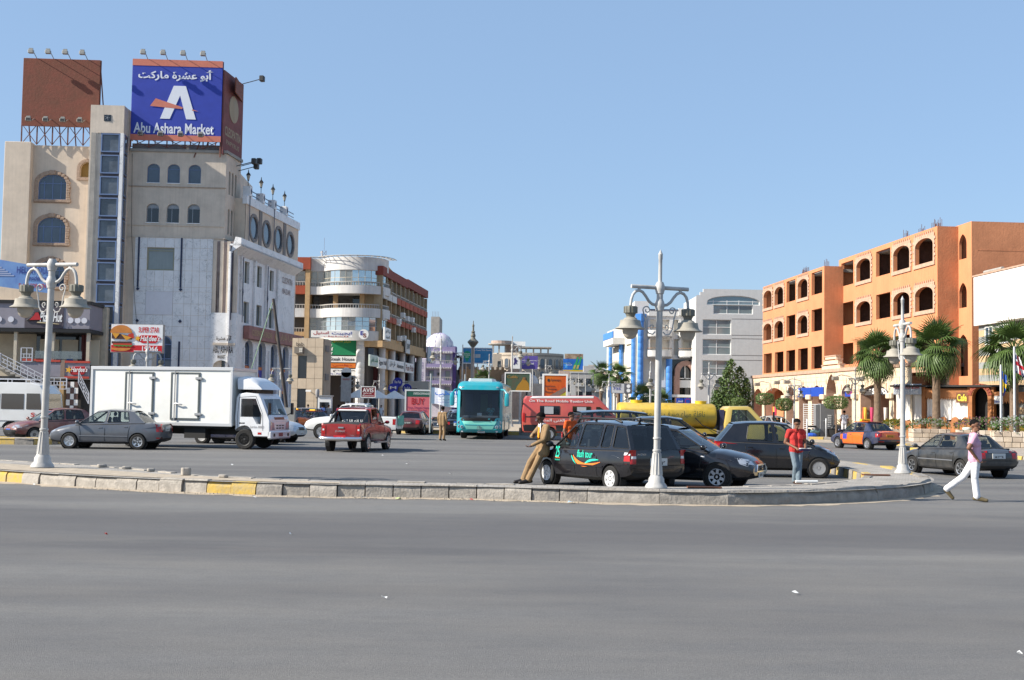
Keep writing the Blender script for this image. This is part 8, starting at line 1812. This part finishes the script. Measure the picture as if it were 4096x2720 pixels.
t = thing('notice_board','tall grey notice board hung before the double lamp by the clinic','sign',(-14.75,108.5,0)); MB().box(-.45,0,2.0,.45,.1,4.6).build('board',mat('notice_grey',(.36,.35,.34),.6,var=.2,vs=4),t); MB().lathe([(.45,0),(.45,.1)],16,(0,0,4.6),'y').build('round_top',UMB,t); MB().box(-.04,.05,0,.04,.09,2.0).build('post',STEEL,t); text('NOTICE',INKR,t,-.3,3.9,.3,4.05,y=-.02)
# ---------------------------------------------------------------- litter on the road and island
PAP = [mat('paper_white',(.7,.7,.68),.8),mat('paper_red',(.5,.06,.05),.7),mat('paper_blue',(.35,.5,.65),.7),mat('paper_lime',(.5,.6,.25),.7),mat('carton',(.4,.28,.17),.9)]
rn = random.Random(21)
for i,(x,y,c,lab) in enumerate(((-10.3,26.5,0,'white paper scrap by the yellow kerb stone'),(-5.0,24.0,0,'white paper scrap left of the worn yellow kerb'),(-2.2,24.2,3,'pale green wrapper at the kerb foot'),(-.75,24.15,1,'crumpled red packet at the kerb foot'),(1.2,23.9,2,'pale blue bottle wrapper at the kerb foot'),(-2.9,24.25,2,'small pale bottle at the kerb foot'),(-5.6,17.0,1,'pink scrap on the dark wheel band'),(-1.2,11.9,0,'white scrap in the foreground road'),(-3.1,17.4,0,'small white scrap on the wheel band'),(2.95,12.6,0,'tiny white scrap right of centre on the road'),(-3.2,38,0,'white litter behind the leaning man'),(-4.6,44,0,'white litter in the car park'),(-8.2,36,0,'litter scrap in the middle of the car park'),(2.4,35.5,0,'white bag on the ground by the people carrier mirror'),(6.55,26.9,0,'white tube lying on the island paving'),(4.0,9.6,0,'white scrap near the right of the road'),(-1.6,33,0,'grey-white scrap in the car park'))):
 s = (.022 + .022 * rn.random()) * (.6 if y < 20 else 1); o = MB(); z0 = .29 if 26.8 < y < 27 and x > 6 else .012
 if 'tube' in lab: o.tube([(-.25,0,0),(.25,.08,0)],.03,8)
 else:
  P_ = [(s * 1.6 * math.cos(k * 1.047 + rn.random() * .4),s * math.sin(k * 1.047),rn.uniform(0,.04)) for k in range(6)]; o.add([(0,0,s * .7)] + P_,[(0,1 + k,1 + (k + 1) % 6) for k in range(6)])
 tag(o.build('litter_scrap',PAP[c],loc=(x,y,z0 + (.03 if 'tube' in lab else 0)),fix=False),lab,'litter','scraps of litter')
for i,(x,y,a,lab) in enumerate(((-7.05,26.6,.3,'upright broken stone on the sandy island end'),(-6.1,26.0,-.2,'brick-sized stone lying on the island'),(-9.8,29.3,.6,'broken slab edge behind the left lamp'),(-9.0,28.7,.8,'second broken slab behind the left lamp'),(-8.2,27.9,.7,'third broken slab toward the middle of the island'))):
 MB_ = MB().slab([(.12 * math.cos(k) * rn.uniform(.7,1.2),.08 * math.sin(k) * rn.uniform(.7,1.2)) for k in (0,.9,1.8,2.9,4,5.2)],0,.17 if i == 0 else .07); tag(MB_.build('loose_stone',KERB,loc=(x,y,.26),rz=a,bevel=.015),lab,'stone','loose stones on the island')
gr = MB()
for k in range(420):
 u = rn.choice([p for p in KP if -9 < p[0] < 2]); s = rn.uniform(.008,.022); x,y = u[0] + rn.uniform(-.3,.3),u[1] - rn.uniform(.05,.4); a = rn.random() * 6
 gr.add([(x + s * math.cos(a + q * 2.1),y + s * math.sin(a + q * 2.1),.012) for q in range(3)] + [(x,y,.012 + s)],[(0,1,3),(1,2,3),(2,0,3)])
struct(gr.build('gravel',[SAND],fix=False),'stuff')
for i,(x,y,a,lab) in enumerate(((4.0,25.1,0.05,'rusty brown board lying by the middle lamp'),(9.3,31.0,.1,'flat brown board on the paving by the right lamp'))): tag(MB().box(-.35,-.08,0,.35,.08,.03).build('wooden_board',CWD,loc=(x,y,.265),rz=a),lab,'board')
# ---------------------------------------------------------------- palms, trees, clipped shrubs
FR = [mat('frond_green',(.075,.125,.03),.5,var=.3,vs=2),mat('frond_dry',(.22,.16,.07),.8,var=.3),mat('trunk_bark',(.18,.125,.085),.95,var=.35,vs=5,bump=1,bs=9),mat('trunk_boots',(.10,.07,.05),.95,var=.4,vs=6)]
def frond_mesh(seed,R,dr,pet,n=19,m=0):
 rn = random.Random(seed); f = MB(); f.tube([(0,0,0),(pet * .5,0,.02),(pet,0,0)],[.03,.022,.015],4)
 for i in range(n):
  a = RAD(-105 + 210 * i / (n - 1)); r = R * (.72 + .28 * math.cos(a * .8)) * rn.uniform(.9,1.05); d = Vector((math.cos(a),math.sin(a),0)); e = Vector((-d.y,d.x,0)); P = []
  for u,w_ in ((.02,.012),(.35,.042),(.65,.034),(.85,.018),(1,.003)):
   c = Vector((pet,0,0)) + d * r * u * (1 - .16 * dr * u) + Vector((0,0,-dr * r * u * u * .62 + .05 * abs(math.sin(a)) * u)); P.append((c - e * w_ + Vector((0,0,.012)),c,c + e * w_ + Vector((0,0,.012))))
  for p,q in zip(P,P[1:]): f.poly([p[0],q[0],q[1],p[1]]); f.poly([p[1],q[1],q[2],p[2]])
 return f.mesh('frond',FR[m],fix=False)
FM = [frond_mesh(1,1.0,.4,.75,21),frond_mesh(2,1.15,.95,.85,21),frond_mesh(3,1.15,1.5,.75,21)]; FD = frond_mesh(4,.8,1.6,.5,13,1)
def palm(label,loc,zc,s,n=46,seed=1,grp='fan palms by the arcade'):
 t = thing('fan_palm',label,'palm tree',loc,seed * 1.3,grp); rn = random.Random(seed)
 MB().lathe([(.34 * s,0),(.26 * s,.3),(.2 * s,zc * .35),(.2 * s,zc - 1.0 * s),(.24 * s,zc - .6 * s),(.15 * s,zc)],14).build('trunk',FR[2],t,smooth=50)
 b = MB()
 for k in range(70):
  a = k * 2.4; z = zc - 1.5 * s + k / 70 * 1.5 * s; b.bar((.2 * s * math.cos(a),.2 * s * math.sin(a),z),(.33 * s * math.cos(a),.33 * s * math.sin(a),z + .16 * s),.06 * s,.03)
 b.build('leaf_boots',FR[3],t)
 cr = bpy.data.objects.new('crown',None); COL.objects.link(cr); cr.parent = t; cr.location = (0,0,zc)
 for k in range(n):
  el = 80 - 145 * (k / (n - 1)) ** .8 + rn.uniform(-8,8); dry = el < -42 and rn.random() < .5
  o = place('frond',FD if dry else FM[0 if el > 35 else (1 if el > -5 else 2)],cr); q = s * rn.uniform(.85,1.12); o.scale = (q,q,q); o.rotation_euler = (rn.uniform(-.5,.5),-RAD(el),k * 2.39996 + rn.uniform(-.2,.2))
 return t
palm('fan palm behind the taxi, first from the left',(23.5,78,.15),5.35,1.1,seed=1); palm('fan palm right of the end lamp, middle of the three',(25.35,72.5,.15),5.6,1.15,seed=2); palm('fan palm at the right edge behind the flagpoles',(27.3,66,.15),5.2,1.15,seed=3)
for i,(x,y,z,s,lab) in enumerate(((12.2,112,2.6,1.0,'bushy low palm before the pink stone arch'),(14.3,116,2.3,.9,'second low palm under the blue column'),(9.0,122,5.2,.9,'palm behind the grey diving sign'),(10.6,120,4.9,.9,'second palm behind the grey diving sign'),(-3.2,135,4.6,.9,'dark palm behind the coach roof'))): palm(lab,(x,y,.1),z,s,24,5 + i,'small palms along the street')
def leaves(pts,size,rn,m,name,parent):
 f = MB()
 for c,nrm in pts:
  c = Vector(c); d = Vector((rn.gauss(0,1),rn.gauss(0,1),rn.gauss(0,1))).normalized(); d = (d + Vector(nrm) * .8).normalized(); e = d.cross(Vector((rn.gauss(0,1),rn.gauss(0,1),rn.gauss(0,1)))).normalized(); s = size * rn.uniform(.6,1.3); u = d.cross(e)
  f.poly([c - e * s * .5,c + u * s * .35,c + e * s,c - u * s * .35],rn.randrange(len(m)))
 return struct(f.build(name,m,parent,fix=False),'stuff')
LV = [mat('leaf_a',(.07,.125,.03),.55),mat('leaf_b',(.11,.17,.045),.55),mat('leaf_c',(.045,.08,.022),.6)]
rn = random.Random(4); t = thing('bushy_tree','bushy green tree with upright leafy tips behind the yellow cab','tree',(21.3,118,.1))
MB().tube([(0,0,0),(0,0,2.2)],[.14,.1],8).build('trunk',FR[2],t)
for k,(x,y,r,h) in enumerate(((-1.0,0,1.1,4.2),(.0,-.2,1.2,6.0),(.9,.1,1.1,5.3),(1.5,-.1,.8,4.2),(-.45,-.4,1.0,5.2),(.4,-.6,1.2,3.6),(-1.35,-.3,.9,3.0))):
 pts = []
 for i in range(1500):
  u = rn.random(); a = rn.random() * 6.283; q = r * (1.15 * (1 - u) ** .5 * (u + .12) ** .25) * (.5 + .55 * rn.random()) * (1 + .3 * math.sin(a * 3 + u * 17)); pts.append(((x + q * math.cos(a),y + q * math.sin(a),.6 + u * h),(math.cos(a),math.sin(a),.5)))
 leaves(pts,.17,rn,LV,'crown',t)
for k,(x,y,z,w_,lab) in enumerate(((18.35,88,2.55,.62,'clipped box-shaped tree before the orange shopfront'),(18.85,84,2.15,.55,'clipped tree right of the orange shopfront'),(21.1,79,2.3,.72,'wide clipped tree before the stepped gable'),(17.2,92,2.2,.5,'clipped tree half hidden by the yellow cab'))):
 t = thing('clipped_tree',lab,'tree',(x,y,.1),0,'clipped street trees'); MB().tube([(0,0,0),(.04,0,1.0),(0,0,z)],[.06,.05,.04],7).build('trunk',FR[2],t,smooth=50); pts = []
 for i in range(2200):
  d = Vector((rn.gauss(0,1),rn.gauss(0,1),rn.gauss(0,1))).normalized(); q = (abs(d.x) ** 3.4 + abs(d.y) ** 3.4 + abs(d.z) ** 3.4) ** (-1 / 3.4) * rn.uniform(.8,1.03); pts.append(((d.x * q * w_,d.y * q * w_,z + d.z * q * .42),d))
 leaves(pts,.07,rn,[LV[1],LV[0],mat('leaf_d',(.12,.15,.04),.6)],'crown',t)
for k,(x,y,r,lab) in enumerate(((23.6,79.5,.8,'low leafy shrub at the palm foot'),(24.2,88,.9,'green shrub left of the arcade door'))):
 t = thing('shrub',lab,'shrub',(x,y,.15),0,'low shrubs'); MB().tube([(0,0,0),(0,0,.5)],.04,6).build('stem',FR[2],t); pts = [((r * rn.gauss(0,.45),r * rn.gauss(0,.4),abs(rn.gauss(.45,.3)) * r * 1.2),(0,0,1)) for i in range(900)]; leaves(pts,.1,rn,LV,'crown',t)
# ---------------------------------------------------------------- people
SKIN = mat('skin_brown',(.20,.095,.055),.55); SKD = mat('skin_dark',(.085,.04,.025),.55); HAIR = mat('hair_black',(.006,.005,.005),.8,spec=.1); EYE = mat('eye_dark',(.01,.01,.01),.3)
def cloth(n,c): return mat(n,c,.9,var=.15,vs=9,bump=.6,bs=16)
STAND = dict(pelvis=(0,0,.95),chest=(0,.01,1.24),neck=(0,.02,1.47),head=(0,-.01,1.61),sr=(-.19,.02,1.41),er=(-.24,.05,1.13),wr=(-.24,-.04,.88),hr=(-.09,0,.92),kr=(-.1,-.02,.5),ar=(-.1,.04,.09),tr=(-.12,-.14,.04),sl=(.19,.02,1.41),el=(.24,.05,1.13),wl=(.24,-.04,.88),hl=(.09,0,.92),kl=(.1,-.02,.5),al=(.1,.04,.09),tl=(.12,-.14,.04))
def person(label,loc,rz,top,legs,skin=SKIN,shoe=None,sleeve=.55,jacket=False,sc=1.,vox=.012,look=0.,tilt=0.,pose=None,fat=1.,name='person',curl=.5,group=None,bare=False):
 """one continuous body grown from tapered limbs; regions of cloth and skin follow the limbs"""
 J = {k: Vector(v) for k,v in {**STAND,**(pose or {})}.items()}; C = []          # (a, b, ra, rb, material at start, switch, material after)
 def cap(a,b,ra,rb,m,t=2,m2=None): C.append((Vector(a),Vector(b),ra,rb,m,t,m if m2 is None else m2))
 S,T,L,F = 0,1,2,3; lat = (J['sl'] - J['sr']).normalized(); hl = (J['hl'] - J['hr']).normalized(); f = fat
 for s in (-1,1):
  cap(J['chest'] + lat * s * .075 * f,J['neck'] - Vector((0,0,.1)) + lat * s * .06,.118 * f,.075,T); cap(J['pelvis'] + hl * s * .06,J['chest'] + lat * s * .06,.115 * f,.112 * f,T)
  if jacket: cap(J['pelvis'] + hl * s * .075 - Vector((0,0,.12)),J['chest'] + lat * s * .08,.125,.125,T)
  else: cap(J['pelvis'] + hl * s * .065 - Vector((0,0,.02)),J['pelvis'] + hl * s * .06 + Vector((0,0,.1)),.125 * f,.12 * f,T)
 cap(J['sr'],J['sl'],.07,.07,T)
 for q in 'rl':
  h,k,a,o = (J[c + q] for c in 'hkat'); cap(h,k,.095 * f,.075,L); cap(k,a + Vector((0,0,.03)),.074,.072 if not bare else .06,L); cap(a - (a - k).normalized() * -.0,o,.05,.036,F); cap(a + (a - o).normalized() * .05 - Vector((0,0,.03)),o - Vector((0,0,.0)),.042,.04,F)
  s_,e,w_ = (J[c + q] for c in 'sew'); full = sleeve >= 1
  cap(s_,e,.066,.052,T,sleeve if not full else 2,S); cap(e,w_,.052 if full else .042,.042 if full else .03,T if full else S)
  if not full: cap(s_,s_.lerp(e,sleeve),.068,.068,T)
  d = (w_ - e).normalized(); n_ = d.cross(lat if abs(d.dot(lat)) < .9 else Vector((0,1,0))).normalized(); sd = d.cross(n_).normalized(); cap(w_,w_ + d * .05,.03,.03,S)
  for i in range(4):
   b = w_ + d * .075 + sd * (.03 - .02 * i); ln = (.03,.034,.031,.025)[i]; cap(w_ + d * .03 + sd * (.018 - .012 * i),b,.016,.012,S); dd = d.copy(); p = b
   for g in range(3):
    dd = (Matrix.Rotation(curl * (.5 + .4 * g),3,sd) @ dd).normalized(); cap(p,p + dd * ln,.0105,.0095,S); p = p + dd * ln
  th = (d * .6 + sd * .8).normalized(); cap(w_ + d * .02 + sd * .015,w_ + d * .02 + th * .05,.014,.012,S); cap(w_ + d * .02 + th * .05,w_ + d * .05 + th * .075,.012,.01,S)
 hd = J['head']; R_ = Matrix.Rotation(look,3,'Z') @ Matrix.Rotation(tilt,3,'X'); hv = lambda x,y,z: hd + R_ @ Vector((x,y,z))
 cap(J['neck'] - Vector((0,0,.03)),hd - Vector((0,0,.06)),.06,.052,S); cap(hv(0,.015,.03),hv(0,-.01,.045),.088,.084,S); cap(hv(0,-.03,-.05),hv(0,-.055,-.075),.06,.04,S); cap(hv(0,-.085,.015),hv(0,-.108,-.02),.011,.016,S)
 for s in (-1,1): cap(hv(s * .082,.015,.015),hv(s * .085,.02,-.015),.012,.01,S)
 mb = MB()
 for a,b,ra,rb,*_ in C:
  n = 10; d = (b - a); l = d.length; d = d / l if l > 1e-5 else Vector((0,0,1)); u = d.orthogonal().normalized(); v = d.cross(u); rings = []
  for c,r,an in [(a,ra,x) for x in (-1.5,-1.0,-.5,0)] + [(b,rb,x) for x in (0,.5,1.0,1.5)]:
   rings.append([c + d * r * math.sin(an) + (u * math.cos(6.2832 * k / n) + v * math.sin(6.2832 * k / n)) * r * math.cos(an) for k in range(n)])
  mb.loft(rings)
 o = bpy.data.objects.new('person',mb.mesh('person',SKIN)); md = o.modifiers.new('r','REMESH'); md.mode = 'VOXEL'; md.voxel_size = vox; sm = o.modifiers.new('s','SMOOTH'); sm.factor = .5; sm.iterations = 2
 me = baked(o); bpy.data.objects.remove(o); me.materials.clear()
 for m in (skin,top,legs,shoe or mat('shoe_brown',(.05,.025,.015),.5)): me.materials.append(m)
 n = len(me.polygons); ce = np.zeros(n * 3); me.polygons.foreach_get('center',ce); ce = ce.reshape(-1,3); best = np.full(n,9.); lab = np.zeros(n,int)
 for a,b,ra,rb,m1,t,m2 in C:
  a,b = np.array(a),np.array(b); d = b - a; u = np.clip(((ce - a) @ d) / max(d @ d,1e-9),0,1); ds = np.linalg.norm(ce - a - u[:,None] * d,axis=1) - (ra + (rb - ra) * u); k = ds < best; best[k] = ds[k]; lab[k] = np.where(u < t,m1,m2)[k]
 me.polygons.foreach_set('material_index',lab.astype(np.int32)); me.polygons.foreach_set('use_smooth',np.ones(n,bool)); me.update()
 t_ = thing(name,label,'person',loc,rz,group,sc); place('body',me,t_)
 h = MB(); h.ell((0,0,0),(.098,.11,.098),14,10)
 for i,p in enumerate(h.v):
  x,y,z = p
  if z < -.01 - .75 * y * (y > 0) - .0 and True: z = -.01 - .06 * max(0,y) / .1 if y > -.03 else .03
  if y < -.05 and z < .045: z = .045
  h.v[i] = tuple(hv(x,y + .022,z + .052))
 h.build('hair',HAIR,t_,smooth=60)
 for s in (-1,1):
  MB().ell(hv(s * .032,-.088,.012),(.012,.008,.007),8,6).build('eye',EYE,t_); MB().ell(hv(s * .034,-.089,.034),(.02,.008,.005),8,5).build('eyebrow',HAIR,t_)
 MB().ell(hv(0,-.098,-.05),(.022,.008,.006),8,5).build('mouth',mat('lips',(.12,.04,.035),.5),t_)
 return t_,hv,J
SUIT = cloth('suit_tan',(.27,.175,.09)); DEN = cloth('denim_blue',(.16,.21,.25)); WCL = cloth('cloth_white',(.68,.68,.70)); BLUES = cloth('shirt_blue',(.05,.10,.28)); GREYS = cloth('shirt_grey',(.3,.3,.3)); KHAK = cloth('trousers_khaki',(.25,.19,.12)); REDSH = cloth('shirt_red',(.52,.04,.035)); PINK = cloth('shirt_pink',(.62,.36,.47)); ORSH = cloth('shirt_orange',(.62,.095,.015)); DKS = mat('shoe_dark',(.02,.015,.012),.4)
lean = dict(pelvis=(0,.44,.86),chest=(0,.47,1.15),neck=(0,.44,1.37),head=(0,.38,1.5),sr=(-.18,.45,1.31),er=(-.21,.26,1.09),wr=(.06,.17,1.10),sl=(.18,.46,1.31),el=(.23,.36,1.03),wl=(.13,.12,.90),hr=(-.08,.42,.84),hl=(.08,.44,.84),kr=(-.1,.17,.5),kl=(.06,.25,.47),ar=(-.07,.0,.10),al=(.03,.09,.10),tr=(-.1,-.2,.06),tl=(.0,-.12,.05))
p,hv,J = person('man in a tan suit and orange tie leaning back on the black people carrier',(.36,29.3,0),RAD(-66),SUIT,SUIT,SKD,DKS,1,True,1.06,.0095,0,.35,lean)
MB().add([(-.035,.335,1.31),(.035,.335,1.31),(.045,.32,1.06),(0,.315,1.01),(-.045,.32,1.06)],[(0,1,2,3,4)]).build('tie',mat('tie_orange',(.75,.28,.01),.5),p,fix=False); MB().add([(-.07,.355,1.4),(.07,.355,1.4),(.06,.345,1.2),(0,.33,1.08),(-.06,.345,1.2)],[(0,1,2,3,4)]).build('shirt_front',WCL,p,fix=False); MB().lathe([(.068,0),(.066,.045)],14,(0,.435,1.355)).build('collar',WCL,p); MB().ell(hv(0,-.1,-.035),(.03,.008,.008),8,5).build('moustache',HAIR,p)
p,hv,J = person('man in a tan suit standing with his back turned beside the coach',(-3.55,63.4,0),RAD(158),SUIT,SUIT,SKD,DKS,1,True,1.02,.014,.5); MB().lathe([(.067,0),(.065,.04)],12,(0,.02,1.455)).build('collar',WCL,p)
person('young man in an orange T-shirt behind the people carrier',(1.95,39.2,0),RAD(35),ORSH,DEN,SKIN,None,.6,False,.98,.012,.5)
rp = dict(er=(-.27,.06,1.12),wr=(-.08,-.2,.98),el=(.26,.04,1.13),wl=(.15,-.26,1.0),head=(0,-.05,1.6),kr=(-.05,-.1,.5),ar=(-.02,.05,.1),tr=(-.03,-.14,.05),kl=(.06,-.06,.5),al=(.02,-.12,.09),tl=(.03,-.3,.04))
p,hv,J = person('young man in a red short-sleeved shirt and faded jeans looking down at papers',(7.2,30.7,0),RAD(8),REDSH,DEN,SKIN,None,.5,False,.96,.0095,0,.35,rp,1.02)
b = MB().box(-.02,-.40,.97,.26,-.24,.985).build('papers',PAP[0],p); MB().box(-.04,-.38,.92,.24,-.23,.965).build('dark_folder',mat('folder_navy',(.02,.02,.1),.6),p,bevel=.01)
for s in (-1,1): MB().add([(s * .02,-.085,1.47),(s * .09,-.07,1.48),(s * .06,-.11,1.39)],[(0,1,2)]).build('collar',REDSH,p,fix=False); MB().box(s * .085 - .045,-.135,1.22,s * .085 + .045,-.118,1.31).build('pocket',REDSH,p)
wk = dict(pelvis=(0,0,.93),sr=(-.2,.03,1.4),er=(-.26,.16,1.15),wr=(-.19,.0,.93),el=(.26,.05,1.13),wl=(.22,-.12,.92),hr=(-.09,.0,.9),hl=(.09,-.02,.9),kr=(-.09,.02,.49),ar=(-.1,-.02,.09),tr=(-.12,-.21,.04),kl=(.09,.22,.52),al=(.1,.56,.22),tl=(.12,.44,.06))
p,hv,J = person('man in a pink shirt and white trousers striding across the road in sandals',(9.95,26.1,0),RAD(78),PINK,WCL,SKIN,mat('sandal_olive',(.13,.10,.05),.7),.55,False,1.0,.0095,-.75,.05,wk,1.12)
for s in (-1,1): MB().add([(s * .015,-.09,1.46),(s * .09,-.06,1.49),(s * .05,-.115,1.37)],[(0,1,2)]).build('collar',PINK,p,fix=False)
person('pedestrian in a white shirt and cream trousers walking away on the pavement',(21.75,79.4,.15),RAD(175),cloth('shirt_pale',(.5,.5,.56)),WCL,SKIN,None,.5,vox=.016)
for x,y,a,c,lab in ((-14.4,93,170,BLUES,'man in a blue shirt by the caged lantern post'),(-13.95,93.2,200,GREYS,'man in a grey shirt right of the caged lantern post'),(-15.6,93.6,180,GREYS,'man in a pale shirt by the old grey estate car'),(-13.3,94,160,BLUES,'man in blue beside the white kiosk'),(-12.8,94.5,200,WCL,'man in white right of the kiosk'),(-12.6,113,20,WCL,'woman in white below the parasols'),(-12.1,113.4,-20,WCL,'second figure in white below the parasols')):
 person(lab,(x,y,.15),RAD(a),c,KHAK if c is not WCL else WCL,SKD,vox=.022,sleeve=.6,sc=.9,group='people on the far pavement')
sit = dict(hr=(-.1,0,.5),hl=(.1,0,.5),pelvis=(0,0,.52),chest=(0,.03,.85),neck=(0,.02,1.08),head=(0,-.02,1.22),sr=(-.18,.03,1.02),sl=(.18,.03,1.02),er=(-.24,-.08,.78),el=(.24,-.08,.78),wr=(-.12,-.3,.78),wl=(.12,-.3,.78),kr=(-.1,-.42,.5),kl=(.1,-.42,.5),ar=(-.1,-.42,.1),al=(.1,-.42,.1),tr=(-.1,-.56,.04),tl=(.1,-.56,.04))
for x,c,lab in ((5.85,GREYS,'diner in grey on the restaurant terrace, left of the pair'),(6.65,BLUES,'diner in blue on the restaurant terrace, right of the pair'),(4.35,REDSH,'diner in red by the terrace railing')): person(lab,(RX + x,RY + .9 + .05 * x,3.95),RAD(40),c,DEN,SKD,vox=.02,pose=sit,group='diners on the terrace')
person('coach driver in a mint shirt behind the windscreen',(-1.12,67.75,.75),0,cloth('shirt_mint',(.2,.5,.47)),KHAK,SKD,vox=.018,pose=sit,sc=.9)
bpy.data.scenes.remove(TMP)
